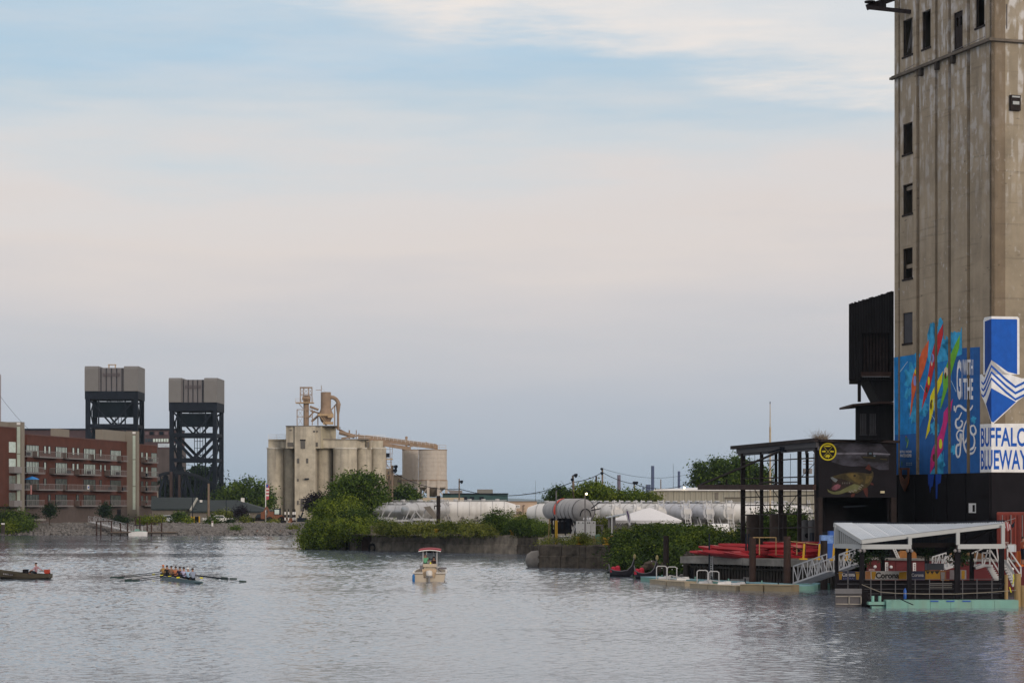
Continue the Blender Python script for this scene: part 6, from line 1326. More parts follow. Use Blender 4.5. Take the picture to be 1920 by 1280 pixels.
mp_ = thing('lattice_mast','tall thin pale radio mast rising behind the steel frame','mast',(X_(1444,260),260,2)); mb = MB(); mb.tube((X_(1444,260),260,2),at(1444,800,260),.11,6); mb.tube(at(1444,800,260),at(1444,757,260),.06,6,.04); part('mast_pole', mb, mat('mast_tan',(.4,.33,.24),.7,.2,2), mp_)
mb = MB(); mb.tube(at(1444,757,260),at(1444,752.5,260),.05,5); part('tip', mb, steel_dk, mp_)
def wire(name, label, a, b, sag, r=.035, n=14):
    mb = MB(); pts = [a.lerp(b,i/n)-Vector((0,0,sag*4*(i/n)*(1-i/n))) for i in range(n+1)]; mb.path(pts, r, 4); single(name, mb, steel_dk, label, 'cable', 'overhead wires')
dn = lambda k,dy: POL[k]-Vector((0,0,dy/F*340))
wire('overhead_cable','overhead cable from the tall floodlight pole to the thin pole above the white tank',dn('a',12),dn('b',20),.9,.05)
wire('overhead_cable','long sagging cable from the thin pole to the leaning pole',dn('b',20),dn('c',12),1.5,.055,24)
wire('overhead_cable','cable from the leaning pole up to the straight thin pole',dn('c',12),dn('d',8),.3,.055)
wire('overhead_cable','cable from the straight thin pole down to the short lamp pole',dn('d',8),dn('e',5),.3,.05)
wire('overhead_cable','cable from the short lamp pole rising to the poplars',dn('e',5),at(1318,890,430),1.6,.055,20)
wire('overhead_cable','thin upper cable from the straight pole over the chimneys',dn('d',1),at(1318,880,430),1.5,.025,20)
wire('overhead_cable','thin lower cable sloping from the leaning pole towards the far hills',dn('c',20),at(980,925,420),.4,.025,12)
wire('overhead_cable','thin guy wire at the upper left behind the apartments',at(0,742,500),at(52,803,500),.3,.03,6)
wire('overhead_cable','thin cable behind the flagpole beside the round tree',at(415,897,560),at(498,900,560),.2,.03,6)
# ================================================================ BLACK BUILDING WITH THE FISH MURAL
BP = Vector((X_(1535,165),165)); BQ = Vector((X_(1681,168.5),168.5)); BU = (BQ-BP).normalized(); BN = Vector((BU.y,-BU.x)); BL = (BQ-BP).length
def sBf(px): k = (px-960)/F; return (k*BP.y-BP.x)/(BU.x-k*BU.y)
def PF(s, z, o=0): q = BP+BU*s+BN*o; return Vector((q.x,q.y,z))
def zF(px, py): return Z_(py, BP.y+BU.y*sBf(px))
bk = thing('black_building','black steel building with a fish mural over a dark open doorway','building',(BP.x,BP.y,2))
ZT = 10.6; ZD = zF(1600,932)
mb = MB(); slab(mb, PF, 0, BL, ZD, ZT-.2, 0, -.3); part('front_wall', mb, black, bk)
mb = MB(); slab(mb, PF, 0, .35, 2, ZD-.003, 0, -.3); part('door_post', mb, rust_dk, bk)
mb = MB(); slab(mb, PF, BL-.5, BL, 2, ZD-.003, 0, -.3); part('door_post', mb, rust_dk, bk)
BKD = Vector((.20,.98,0))*6.5
def skew(s0,s1,o,z0,z1,mb): p = [PF(s0,z0,o),PF(s1,z0,o)]; p = [p[0],p[1],p[1]+BKD,p[0]+BKD]; mb.prism(p,(0,0,z1-z0))
mb = MB(); skew(0.02,.3,-.31,2,ZT-.21,mb); part('side_wall', mb, black, bk)
mb = MB(); skew(BL-.6,BL-.3,-.31,2,ZT-.21,mb); part('side_wall', mb, black, bk)
mb = MB(); a = PF(.02,2,-.31)+BKD*1.001; b = PF(BL-.3,2,-.31)+BKD*1.001; mb.prism([a,b,b+Vector((0,.3,0)),a+Vector((0,.3,0))],(0,0,ZT-2.22)); part('rear_wall', mb, black, bk)
mb = MB(); slab(mb, PF, -.1, BL+.05, ZT-.19, ZT, .35, -.3); part('roof_edge', mb, rust_dk, bk); mb = MB(); skew(0.0,BL-.3,-.301,ZT-.2,ZT-.02,mb); part('roof', mb, rust_dk, bk)
def F2(pts, X0=1520, Y0=810, k=8.535):
    o = []
    for x,y in pts: px = X0+x/k; py = Y0+y/k; s = sBf(px); o.append((s, Z_(py, BP.y+BU.y*s)))
    return o
def fp_(nm, pts, rgb, off, var=.15): return paint2d(nm, [F2(p) for p in pts], PF, flat('fish_'+nm+str(rgb[0]),rgb,var), off, None, bk)
water_g = mat('mural_grey_water', srgb(46,46,56)[:3], .8, .9, .9, stretch=(1,1,2.2))
paint2d('mural_waves', [F2([(300,190),(500,170),(800,160),(1120,180),(1250,330),(1250,600),(1100,600),(950,540),(800,540),(640,545),(520,530),(420,500),(330,470),(390,330)])], PF, water_g, .006, None, bk)
paint2d('mural_waves', [F2([(400,325),(820,325),(1000,322),(1270,345),(1270,362),(1000,355),(820,352),(400,356)])], PF, mat('mural_bright_line', srgb(95,95,108)[:3], .8, .5, 1.5), .012, None, bk)
fp_('boat_shape', [[(790,380),(900,382),(905,310),(990,310),(1000,370),(1250,392),(1240,470),(1100,478),(900,470),(840,430)]], (20,20,26), .018)
fp_('boat_trim', [[(830,392),(1030,402),(1030,415),(835,405)],[(1110,420),(1220,432),(1220,442),(1110,432)]], (78,70,20), .024)
fp_('boat_window', [[(930,325),(975,325),(975,352),(930,352)],[(1005,365),(1035,368),(1030,392),(1005,388)]], (100,120,140), .024)
fp_('fish_body', [[(305,725),(360,700),(480,665),(620,640),(760,640),(880,655),(950,665),(985,640),(960,600),(1000,640),(1005,700),(985,760),(950,830),(900,880),(820,925),(740,975),(640,965),(560,960),(480,990),(400,998),(330,985),(275,950),(260,905),(300,930),(380,950),(470,930),(560,880),(690,815),(640,800),(540,760),(430,735),(340,745)]], (66,58,30), .018, .5)
fp_('fish_belly', [[(265,905),(300,935),(380,955),(470,935),(560,885),(700,825),(800,860),(760,920),(700,950),(600,940),(520,970),(440,995),(340,985),(280,950)]], (104,108,72), .024, .3)
fp_('fish_mouth', [[(320,740),(430,745),(560,770),(680,810),(560,875),(470,925),(380,945),(300,920),(330,870),(350,800)]], (40,24,24), .030, .4)
fp_('fish_tongue', [[(330,890),(370,850),(430,825),(480,850),(460,890),(400,925),(340,920)]], (120,72,86), .036, .4)
fp_('fish_jaw', [[(312,725),(340,712),(430,760),(400,800),(370,790),(330,750)]], (112,120,128), .036)
fp_('fish_stripe', [[(760+i*0-x,870+i),(800-x,890+i),(790-x,905+i),(750-x,888+i)] for x,i in ((-45,-40),(-20,-12),(0,15),(60,40),(110,55),(150,65))], (128,126,116), .030)
fp_('fish_fin', [[(830,900),(905,885),(915,960),(905,1045),(870,1000)],[(640,1000),(680,975),(710,985),(690,1030),(645,1040)],[(950,800),(1000,820),(1005,848),(960,838)],[(870,580),(930,500),(970,590),(950,615)]], (84,36,30), .024)
fp_('fish_flank', [[(540,660),(700,655),(820,700),(840,780),(780,820),(700,790),(620,720)],[(880,700),(985,700),(930,800),(870,830)]], (96,82,40), .024, .5)
fp_('fish_eye', [ell(700,695,22,16)], (20,18,10), .032); fp_('fish_eye_ring', [ell(700,695,30,22)], (104,88,40), .028)
fp_('teeth', [[(500+i*28,800),(512+i*28,800),(506+i*28,835)] for i in range(5)], (130,130,125), .036)
yl = flat('logo_yellow',(150,140,20))
rg = []; n = 40
for i in range(n):
    a0 = 2*math.pi*i/n; a1 = 2*math.pi*(i+1)/n; rg.append(F2([(270+137*math.cos(a0),310+142*math.sin(a0)),(270+137*math.cos(a1),310+142*math.sin(a1)),(270+115*math.cos(a1),310+120*math.sin(a1)),(270+115*math.cos(a0),310+120*math.sin(a0))]))
paint2d('round_emblem', [F2(ell(270,310,120,125,30))], PF, black, .040, None, bk)
paint2d('round_emblem', rg, PF, yl, .046, None, bk)
paint2d('round_emblem', [F2(p) for p in ([(200,230),(204,226),(342,386),(338,390)],[(338,230),(342,234),(204,390),(200,386)],[(205,218),(230,210),(300,208),(330,218),(300,232),(230,232)],[(165,308),(180,298),(225,292),(238,306),(225,320),(180,316)],[(302,306),(315,292),(360,298),(375,308),(360,318),(315,320)],[(230,385),(240,365),(275,352),(305,370),(305,392),(290,395),(285,412),(275,412),(270,398),(250,398),(245,408),(235,405)])], PF, yl, .046, None, bk)
mb = MB(); c = PF(sBf(1652),zF(1652,922),.15); mb.obox(c,(.15,.1,.08)); part('door_lamp', mb, mat('pale_yellow',(.5,.45,.3),.6,.1,2), bk)
# dim things inside the doorway
mb = MB(); mb.bar(PF(3,zF(1650,950),-1),PF(5,zF(1650,948),-1),.1); part('hanging_pipe', mb, steel_dk, bk); mb = MB(); mb.obox(PF(1.8,3.2,-2),(.8,.8,.6)); part('interior_clutter', mb, steel_dk, bk)
# ---------------- open steel frame left of it
fr = thing('building_skeleton','dark rusty open steel frame of a stripped building left of the fish mural','steel frame',(X_(1460,176),176,2))
FQ = Vector((X_(1381,187),187)); FU = (FQ-BP).normalized(); FN = Vector((-FU.y,FU.x))
if FN.y > 0: FN = -FN
def FS(px): k = (px-960)/F; return (k*BP.y-BP.x)/(FU.x-k*FU.y)
def FP(px, py, o=0): s = FS(px); q = BP+FU*s; Y = q.y; q = q+FN*o; return Vector((q.x,q.y,Z_(py,Y)))
for px,w_,yb in ((1393,.55,1045),(1428,.42,1045),(1464,.55,1050),(1471.5,.35,1050),(1499,.45,1052),(1531,.45,1055)):
    t = FP(px, 846 if px < 1500 else 838); b = t.copy(); b.z = 2; mb = MB(); mb.bar(b,t,w_*.6,w_)
    if px == 1471.5: t2 = FP(px,965); mb = MB(); mb.bar(b,t2,w_*.8,w_)
    part('column', mb, rust_dk, fr)
for px in (1399,1455,1489): t = FP(px,848,-2.5); b = FP(px,912,-2.5); mb = MB(); mb.bar(b,t,.22); part('secondary_column', mb, rust_dk, fr)
mb = MB(); mb.bar(FP(1377,839,.2),FP(1536,824.5,.2),.3,.28); mb.add([FP(1377,838,.3),FP(1536,823.5,.3),FP(1536,823.5,-5.5),FP(1381,838,-5.5)],[(0,1,2,3)]); part('roof_edge', mb, rust_dk, fr)
mb = MB(); mb.bar(FP(1385,846,.1),FP(1535,833,.1),.2,.42); part('roof_beam', mb, mat('beam_grey',(.045,.045,.052),.7,.2,1), fr)
mb = MB(); mb.bar(FP(1385,851.5,0),FP(1535,840,0),.12,.28); part('roof_beam', mb, mat('beam_grey2',(.075,.072,.082),.7,.2,1), fr)
mb = MB(); mb.bar(FP(1318,913,.35),FP(1536,913,.35),.25,.42); part('crane_beam', mb, mat('rust_brown',(.035,.018,.015),.85,.4,1.5), fr)
mb = MB(); mb.bar(FP(1320,909,.35),FP(1462,848,.2),.14); part('tie_rod', mb, rust_dk, fr)
mb = MB(); mb.bar(FP(1320,909,.35),FP(1320,916,.35),.2); mb.bar(FP(1370,898,.35),FP(1370,910,.35),.12); part('hanger', mb, rust_dk, fr)
for x0,x1,y0,y1 in ((1393,1531,866,858),(1393,1531,897,893),(1393,1531,932,928),(1393,1531,947,945),(1393,1531,965,962),(1393,1531,990,988),(1430,1500,905,903)):
    mb = MB(); mb.bar(FP(x0,y0,.05),FP(x1,y1,.05),.09); part('girt', mb, rust_dk, fr)
mb = MB()
for px in (1403,1413,1438,1447,1480,1510,1523): mb.tube(FP(px,850,-.1),FP(px+(2 if px%2 else -1),962,-.1),.018,4)
for a,b in (((1440,962),(1413,918)),((1447,918),(1472,955)),((1472,955),(1500,917)),((1499,895),(1531,862)),((1430,895),(1455,862))): mb.tube(FP(*a,-.1),FP(*b,-.1),.035,4)
part('wire_rods', mb, steel_dk, fr)
mb = MB(); mb.bar(FP(1430,906,.3),FP(1450,902,.3),.1); mb.bar(FP(1450,902,.3),FP(1470,906,.3),.1); part('bent_bar', mb, rust_dk, fr)
mb = MB(); mb.add([FP(1508,836,0),FP(1530,836,0),FP(1528,850,0),FP(1524,845,0),FP(1516,846,0),FP(1510,853,0)],[(0,1,2,3,4,5)]); mb.add([p-Vector((0,.05,0)) for p in [FP(1508,836,0),FP(1530,836,0),FP(1528,850,0),FP(1524,845,0),FP(1516,846,0),FP(1510,853,0)]],[(5,4,3,2,1,0)]); part('torn_sheet', mb, rust_dk, fr)
mb = MB(); c = FP(1474,842,.5); mb.bar(c,c+Vector((-.9,-.2,-.25)),.12); mb.obox(c+Vector((.3,0,0)),(.3,.2,.18)); part('floodlight', mb, steel_dk, fr)
# dry plant on the roof
rg = np.random.default_rng(5); mb = MB(); c0 = FP(1503,823,-1.5)
for i in range(260):
    a = rg.normal(size=3); b = c0+Vector((rg.uniform(-.5,.5),rg.uniform(-.4,.4),0)); mb.add([b,b+Vector((.012,0,0)),b+Vector((a[0]*.35+ .012,a[1]*.3,.15+abs(a[2])*.25)),b+Vector((a[0]*.35,a[1]*.3,.15+abs(a[2])*.25))],[(0,1,2,3)])
single('dry_weed', mb, straw, 'dry straw coloured weeds growing on the frame roof', 'weeds')
for i,(px,w_,lab) in enumerate(((1412,25,'thick brown concrete column stub, the left one under the steel frame'),(1456,26,'thick brown concrete column stub, the right one under the steel frame'))):
    Y = 186; c = Vector((X_(px,Y),Y,2)); r = w_/2/F*Y; mb = MB(); mb.lathe(c, [(r,-.1),(r,Z_(966,Y)-2),(r*.92,Z_(964,Y)-2)], 18); single('concrete_column', mb, mat('column_brown',(.10,.075,.065),.9,.3,1,streak=.4), lab, 'column', 'concrete column stubs', True)
for px,lab in ((1510,'grey round ended tank with a dark hole, the left one beside the doorway'),(1523,'grey round ended tank with a dark hole, the right one beside the doorway')):
    Y = 176 if px == 1510 else 174.5; c = Vector((X_(px,Y),Y,2)); r = 8.0/F*Y; zt = Z_(974,Y)-2; th = thing('vertical_tank', lab, 'tank', c, 'grey tanks by the doorway')
    mb = MB(); mb.lathe(c, [(r*.8,1.0),(r,1.05),(r,zt-.22),(r*.8,zt-.07),(r*.4,zt)], 18); mb.lathe(c, [(r*.7,0),(r*.7,1.0)],12); part('shell', mb, mat('tank_dull',(.15,.15,.16),.7,.2,2), th, True)
    mb = MB(); mb.lathe(c+Vector((.1,-r-.0,zt*.55)), [(.19,-.06),(.19,.04)], 14, axis='Y'); part('port', mb, black, th)
# upper corrugated black hopper house
hh = thing('hopper_house','black corrugated hopper house with a torn roof hanging on the left side of the elevator','building',(X_(1640,180),180,10))
Yh = 178; mb = MB(); rr = random.Random(9)
n = 34
for i in range(n):
    x0 = 1592+i*(84/n); x1 = 1592+(i+1)*(84/n); y = 570-25*(i+.5)/n+rr.uniform(-1.2,1.2)
    if 1617 <= (x0+x1)/2 <= 1668: mb.pbox(x0,y,x1,624,Yh+(0.08 if i%2 else 0),.12); mb.pbox(x0,706,x1,712,Yh+(0.08 if i%2 else 0),.12)
    else: mb.pbox(x0,y,x1,712,Yh+(0.08 if i%2 else 0),.12)
part('front_sheeting', mb, black2, hh)
mb = MB(); hv_ = Vector((-.148*-1*-6.5*-1 if False else -.0,0,0)); q0_ = at(1592,572,Yh+.21); q1_ = at(1592,712,Yh+.21); dd = Vector((X_(1593,1)*6.5,6.5,0)); mb.add([q0_,q1_,q1_+dd,q0_+dd],[(0,1,2,3)]); mb.add([at(1592,571,Yh+.2),at(1676,546,Yh+.2),at(1676,546,Yh+.2)+dd,at(1592,571,Yh+.2)+dd],[(0,1,2,3)]); mb.add([q1_,at(1676,712,Yh+.21),at(1676,712,Yh+.21)+dd,q1_+dd],[(0,1,2,3)]); part('side_and_roof', mb, black2, hh)
mb = MB()
for i in range(8): mb.pbox(1619+i*6,624,1623+i*6,697,Yh+.5,.1)
part('recessed_slats', mb, rust_dk, hh)
mb = MB(); mb.pbox(1612,600,1673,704,Yh+.7,.1); part('recess_back', mb, black, hh)
mb = MB(); mb.pbox(1615,697,1671,705.5,Yh-.3,.25); part('sill_beam', mb, rust, hh)
mb = MB(); mb.pbox(1609,712.2,1614.5,753,Yh+1,.3); part('support_post', mb, rust_dk, hh)
mb = MB(); mb.prism([at(1629,712.2,Yh+.5),at(1676,712.2,Yh+.5),at(1676,752,Yh+.5),at(1650,752,Yh+.5)],(0,4.5,0)); part('chute', mb, black2, hh)
mb = MB(); mb.prism([at(1598,757,Yh-1),at(1652,752,Yh-1),at(1676,753,Yh-1),at(1676,757,Yh-1),at(1652,756,Yh-1),at(1598,761,Yh-1)],(0,7,0)); part('lower_roof', mb, rust, hh)
mb = MB(); mb.pbox(1605,760,1648,845,Yh,.3); q2_ = at(1605,760.2,Yh+.31); q3_ = at(1605,845,Yh+.31); mb.add([q2_,q3_,q3_+dd*.8,q2_+dd*.8],[(0,1,2,3)]); mb.pbox(1648.2,757.2,1676,845,Yh+.3,5); lr = part('lower_room', mb, black2, hh)
for x in (1613,1631): 
    mb = MB()
    for j in range(4): mb.pbox(x+j*3.1,775,x+j*3.1+2,813,Yh-.08,.07)
    mb.pbox(x-1,813.5,x+13,815.5,Yh-.12,.11); part('shutter', mb, mat('shutter_grey',(.06,.058,.062),.8,.2,2), lr)
# ================================================================ QUAY ON THE RIGHT
qk = thing('timber_quay','concrete decked quay on close set dark piles below the red kayaks','quay',(X_(1430,164),164,0))
Q0 = Vector((X_(1300,171),171,0)); Q1 = Vector((X_(1562,158),158,0)); qu = (Q1-Q0).normalized(); qn = Vector((qu.y,-qu.x,0)); QL = (Q1-Q0).length
def QP(t, z, o=0): return Q0+qu*(t*QL)+qn*o+Vector((0,0,z))
for a,b in ((-.05,.18),(.182,.42),(.422,.70),(.702,1.02)):
    mb = MB(); mb.bar(QP(a,1.72,.0),QP(b,1.74,.0),1.3,.5); part('deck_slab', mb, conc_slab, qk)
n = 46
for i in range(n): mb = MB(); p = QP((i+.5)/n,0,-.1); mb.obox(p+Vector((0,0,.45)),(.10,.12,1.0),math.atan2(qu.y,qu.x)); part('sheet_pile', mb, wood_dk, qk)
mb = MB(); mb.bar(QP(-.05,.4,-.45),QP(1.02,.4,-.45),.1,2.2); part('shade_sheet', mb, black, qk)  # black sheet added to stand for the dark recess under the deck
mb = MB(); mb.bar(QP(0,1.2,.16),QP(1,1.2,.16),.12,.14); part('waler', mb, wood_dk, qk)
for px,yt,yb,Y,r,m,lab in ((1249,1004,1072,182,.24,rust_dk,'rusty brown pile in front of the vines'),(1411,1007,1082,163,.26,rust,'rusty pile rising in front of the middle of the red kayaks'),(1476,1005,1091,160,.27,rust,'rusty pile rising in front of the right half of the red kayaks'),(1545,1013,1060,157,.26,rust_dk,'rusty pile at the right end of the red kayaks'),(1292,1033,1080,176,.28,wood_dk,'old timber pile at the left end of the quay')):
    mb = MB(); mb.tube((X_(px,Y),Y,-1.5),at(px,yt,Y),r,10,r*.93); single('mooring_pile', mb, m, lab, 'pile', 'piles along the floating docks', True)
for px in (1330,1399,1404): mb = MB(); mb.tube((X_(px,166),166,-1),at(px,1000 if px==1330 else 1000,166),.06,6); single('thin_post', mb, steel_dk, {1330:'thin dark post rising through the left tip of the kayaks',1399:'thin dark post left of a pair by the first rusty pile',1404:'thin dark post right of a pair by the first rusty pile'}[px], 'post')
# crumbling timber crib
cr = thing('timber_crib','broken old timber crib with hanging ropes left of the quay','crib',(X_(1315,174),174,0)); rr = random.Random(8)
for i in range(13): x = 1284+i*5; mb = MB(); mb.tube((X_(x,175),175+rr.uniform(-.6,.6),-.5),at(x+rr.uniform(-2,2),1036+rr.uniform(0,22),174),rr.uniform(.10,.2),7); part('old_pile', mb, wood_dk, cr, True)
for i in range(7): a = at(1283+rr.uniform(0,30),1040+rr.uniform(0,28),173.5); mb = MB(); mb.bar(a,a+Vector((rr.uniform(.8,2.2),rr.uniform(-.5,.2),rr.uniform(-.5,.4))),.16,.13); part('broken_beam', mb, wood_dk, cr)
mb = MB(); mb.path([at(1288,1042,172.6),at(1293,1060,172.4),at(1303,1063,172.4),at(1310,1050,172.6),at(1322,1044,172.5),at(1333,1034,172.5)],.05,5); part('rope', mb, wood_dk, cr)
for i in range(9): x = 1281+i*7.5; mb = MB(); rock(mb, Vector((X_(x,176),176+rr.uniform(-1,1),.25)), rr.uniform(.35,.6), rr, .6); single('shore_rock', mb, rockm, 'broken lump on the shore under the crib, '+['leftmost','second from the left','third from the left','fourth from the left','in the middle','fourth from the right','third from the right','second from the right','rightmost'][i], 'rock', 'lumps under the timber crib')
for i,(x,y,s) in enumerate(((1222,1059,.9),(1236,1062,.7),(1212,1062,.6))): mb = MB(); rock(mb, at(x,y,186), s, rr, .5); single('shore_rock', mb, mat('rock_brown',(.08,.06,.045),.9,.3,1), ['large brown rock on the shore behind the gondolas','brown rock right of the large one behind the gondolas','small brown rock left of the large one behind the gondolas'][i], 'rock')
lad = thing('dock_ladder','upright aluminium ladder between the teal dock and the quay','ladder',(X_(1333,168),168,0)); mb = MB()
for x in (1331,1336): mb.bar(at(x,1090,168),at(x,1042,168),.08)
part('rails', mb, alu_r, lad); mb = MB()
for y in range(1045,1090,4): mb.bar(at(1331,y,168),at(1336,y,168),.06)
part('rungs', mb, alu_r, lad)
# string of small lamps
sl_ = thing('string_lights','string of small white bulbs hanging in front of the dark vines','string lights',at(1250,1060,184)); mb = MB(); P_ = []
for (a,b,sg) in ((at(1222,1050,185),at(1280,1058,180),.5),(at(1280,1058,180),at(1330,1050,174),.5)):
    P_ += [a.lerp(b,i/12)-Vector((0,0,sg*4*(i/12)*(1-i/12))) for i in range(13)]
mb.path(P_,.015,4); part('cord', mb, black, sl_)
for p in P_[::2]: mb = MB(); mb.sphere(p-Vector((0,0,.06)),.05,6); part('bulb', mb, whitep, sl_)
# ---------------- kayaks
def loft(mb, st, close=True):
    """st: (x, half_width, z_keel, z_chine, z_top)"""
    V = []
    for x,w_,zk,zc_,zt in st: V += [(x,-w_,zt),(x,-w_*.85,zc_),(x,0,zk),(x,w_*.85,zc_),(x,w_,zt)]
    n = len(st); fs_ = []
    for i in range(n-1):
        for j in range(4): fs_.append((i*5+j,(i+1)*5+j,(i+1)*5+j+1,i*5+j+1))
    if close:
        for i in range(n-1): fs_.append((i*5+4,(i+1)*5+4,(i+1)*5,i*5))
    fs_ += [(0,1,2,3,4),(n*5-1,n*5-2,n*5-3,n*5-4,n*5-5)]
    return mb.add(V, fs_)
ky = thing('kayak','x','kayak',(0,0,0),'red kayaks stacked on the quay')
mb = MB(); loft(mb, [(-2.1,.03,.16,.2,.30),(-1.6,.17,.05,.1,.3),(-.8,.33,0,.07,.28),(0,.38,0,.06,.27),(.8,.33,0,.07,.28),(1.6,.17,.05,.1,.3),(2.1,.03,.16,.2,.30)]); part('hull', mb, kay_red, ky, True)
mb = MB(); mb.lathe(Vector((0,0,0)), [(.34,.272),(.36,.31),(.30,.31),(.28,.272)], 14); part('cockpit_rim', mb, black, ky)
mb = MB(); mb.lathe(Vector((-1.25,0,.24)), [(.12,0),(.12,.06),(.02,.07)], 10); mb.lathe(Vector((1.3,0,.24)), [(.12,0),(.12,.06),(.02,.07)], 10); part('hatch', mb, mat('dark_red',(.25,.015,.02),.5,.1,2), ky)
kl = []; rr = random.Random(21)
# left heap: loose, fanned; right heap: stacked level
for j in range(4):
    kl.append((1358+j*9, 169-j*.9, [0,.3,.02,.32][j], .12+rr.uniform(-.05,.08), ['leftmost red kayak with its tip over the quay end','red kayak resting on the leftmost one','third red kayak in the left heap','top red kayak of the left heap'][j]))
kl += [(1375,165.6,0,-.05,'front red kayak lying lowest in the left heap'),(1392,166.4,.28,.05,'red kayak on top of the front one in the left heap'),(1400,168.2,.55,.03,'highest red kayak behind the first rusty pile'),(1430,168,.3,.02,'red kayak behind the first rusty pile, middle layer'),
  (1440,166.2,0,-.06,'bottom red kayak between the two rusty piles'),(1446,167.2,.28,.04,'second red kayak up between the two rusty piles'),(1456,166.8,.5,-.02,'third red kayak up between the two rusty piles'),
  (1490,164.2,0,-.04,'bottom front red kayak of the right stack'),(1492,165.2,.0,-.04,'bottom rear red kayak of the right stack'),(1489,164.4,.28,-.05,'second layer red kayak at the front of the right stack'),(1494,165.4,.30,-.03,'second layer red kayak at the rear of the right stack'),(1487,164.6,.56,-.045,'third layer red kayak of the right stack'),(1497,165.3,.60,-.05,'third layer rear red kayak of the right stack'),(1490,165.0,.84,-.04,'topmost red kayak of the right stack')]
ex_ = ['red kayak wedged at the back of the left heap','red kayak lying across the middle of the left heap','red kayak near the front lip of the quay, left heap','red kayak with its nose pointing down at the left heap','red kayak under the thin yellow railing, left side','red kayak under the thin yellow railing, right side','red kayak at the rear of the middle heap','red kayak filling the gap beside the second rusty pile','red kayak leaning between the two heaps','red kayak low at the back of the right stack','red kayak middle back layer of the right stack','red kayak with its tip near the blue crates','red kayak just below the topmost one on the right','red kayak at the rear top of the right stack']
for i,(px,Y,dz,rz) in enumerate(((1350,168.5,.06,.16),(1385,167.6,.15,.10),(1366,166.6,.02,.20),(1378,168.6,.34,.14),(1412,165.6,.02,.04),(1436,165.4,.22,-.06),(1420,168.8,.5,.05),(1462,165.2,.05,-.05),(1470,166.4,.42,-.02),(1500,166.2,.02,-.04),(1502,166.3,.30,-.05),(1506,164.4,.14,-.03),(1484,165.6,.72,-.05),(1500,166.2,.62,-.05))): kl.append((px,Y,dz,rz,ex_[i]))
for i,(px,Y,dz,rz,lb) in enumerate(kl):
    loc = (X_(px,Y),Y,2.03+dz)
    if i == 0: ky.location = loc; ky.rotation_euler = (0,0,rz-.12); ky['label'] = lb
    else: copy_tree(ky, (loc[0]+rr.uniform(-.35,.35),loc[1],loc[2]), (rr.uniform(-.5,.5), rr.uniform(-.07,.06) + (.06 if px < 1400 else 0), rz+rr.uniform(-.09,.09)-.15*(0 if i>6 else 1)), lb)
for i in range(12): pass
rk = thing('kayak_rack','thin yellow and rust railing in front of the red kayaks','railing',(X_(1470,161),161,2))
for a,b in (((1412,1007),(1455,1007)),((1455,1007),(1455,1040)),((1457,1016),(1473,1014)),((1480,1014),(1534,1020)),((1494,1014),(1494,1040)),((1424,1007),(1424,1040)),((1510,1016),(1510,1040)),((1457,1040),(1475,1042)),((1480,1022),(1508,1032))):
    mb = MB(); mb.bar(at(*a,161.5),at(*b,161.5),.06); part('rail_bar', mb, wood_y if a[1]<1015 else rust, rk)
for i,(px,lab) in enumerate(((1506,'yellow steel stand leaning by the right kayak stack'),(1535,'yellow steel stand with a flat foot beside the blue crates'),(1587,'yellow steel stand right of the blue crates under the pavilion roof'),(1562,'yellow steel stand behind the left post of the pavilion'))):
    Y = 160 if px < 1550 else 158; mb = MB(); mb.bar(Vector((X_(px,Y),Y,2)),at(px+2,1019,Y),.14,.07); mb.obox(Vector((X_(px,Y),Y,2.05)),(.28 if i!=1 else .45,.2,.05)); single('yellow_stand', mb, yellow, lab, 'stand', 'yellow steel stands on the quay')
bt = thing('crate_stack','blue crates wrapped in plastic film standing beside the red kayaks','crates',(X_(1552,163),163,2))
mb = MB(); mb.pbox(1538,1018,1564,1046,162.5,1.1); part('crate', mb, blue_pl, bt); mb = MB(); mb.pbox(1540,1003,1563,1018,162.6,1.0); part('wrapped_crate', mb, blue_wrap, bt); mb = MB(); mb.pbox(1555,995,1566,1003,162.7,.9); part('crate', mb, blue_pl, bt)
# ---------------- floating docks
def dockline(name, label, pts, w_, z0, z1, m, cat='dock', posts=()):
    th = thing(name, label, cat, (pts[0][0],pts[0][1],0))
    for a,b in zip(pts[:-1],pts[1:]):
        a = Vector((a[0],a[1],(z0+z1)/2)); b = Vector((b[0],b[1],(z0+z1)/2)); d = (b-a).normalized(); mb = MB(); mb.bar(a+d*.03,b-d*.03,w_,z1-z0); f_ = part('float_section', mb, m, th)
        mb = MB(); mb.bar(a+d*.05+Vector((0,0,(z1-z0)/2+.03)),b-d*.05+Vector((0,0,(z1-z0)/2+.03)),w_+.06,.05); part('deck', mb, mat('dock_blue_deck',(.17,.32,.38),.7,.2,1.5) if m is teal else m, f_)
    return th
def DP(px, wy): Y = 6*F/(wy-HZ); return (X_(px,Y), Y)
dockline('floating_dock','long teal painted floating dock in sections below the quay',[DP(1218,1088),DP(1250,1091),DP(1300,1094),DP(1350,1096),DP(1400,1099),DP(1450,1102),DP(1510,1106)],1.5,-.2,.28,teal)
plast = mat('beige_plastic',(.33,.28,.2),.6,.15,1.5,streak=.3)
dockline('kayak_launch','beige plastic kayak launch dock floating in front of the teal dock, left part',[DP(1231,1093),DP(1262,1096),DP(1296,1098)],1.1,-.1,.26,plast)
dockline('kayak_launch','beige plastic kayak launch dock floating in front of the teal dock, right part',[DP(1306,1101),DP(1340,1103),DP(1392,1106)],1.2,-.1,.26,plast)
dockline('floating_dock','long yellowish low float at the right end of the kayak launches',[DP(1396,1106),DP(1440,1107),DP(1492,1108)],1.5,-.2,.38,mat('float_ochre',(.27,.22,.14),.75,.15,1))
dockline('floating_dock','short teal dock tucked under the foot of the truss gangway',[DP(1512,1104),DP(1560,1102)],2.0,-.1,.36,teal)
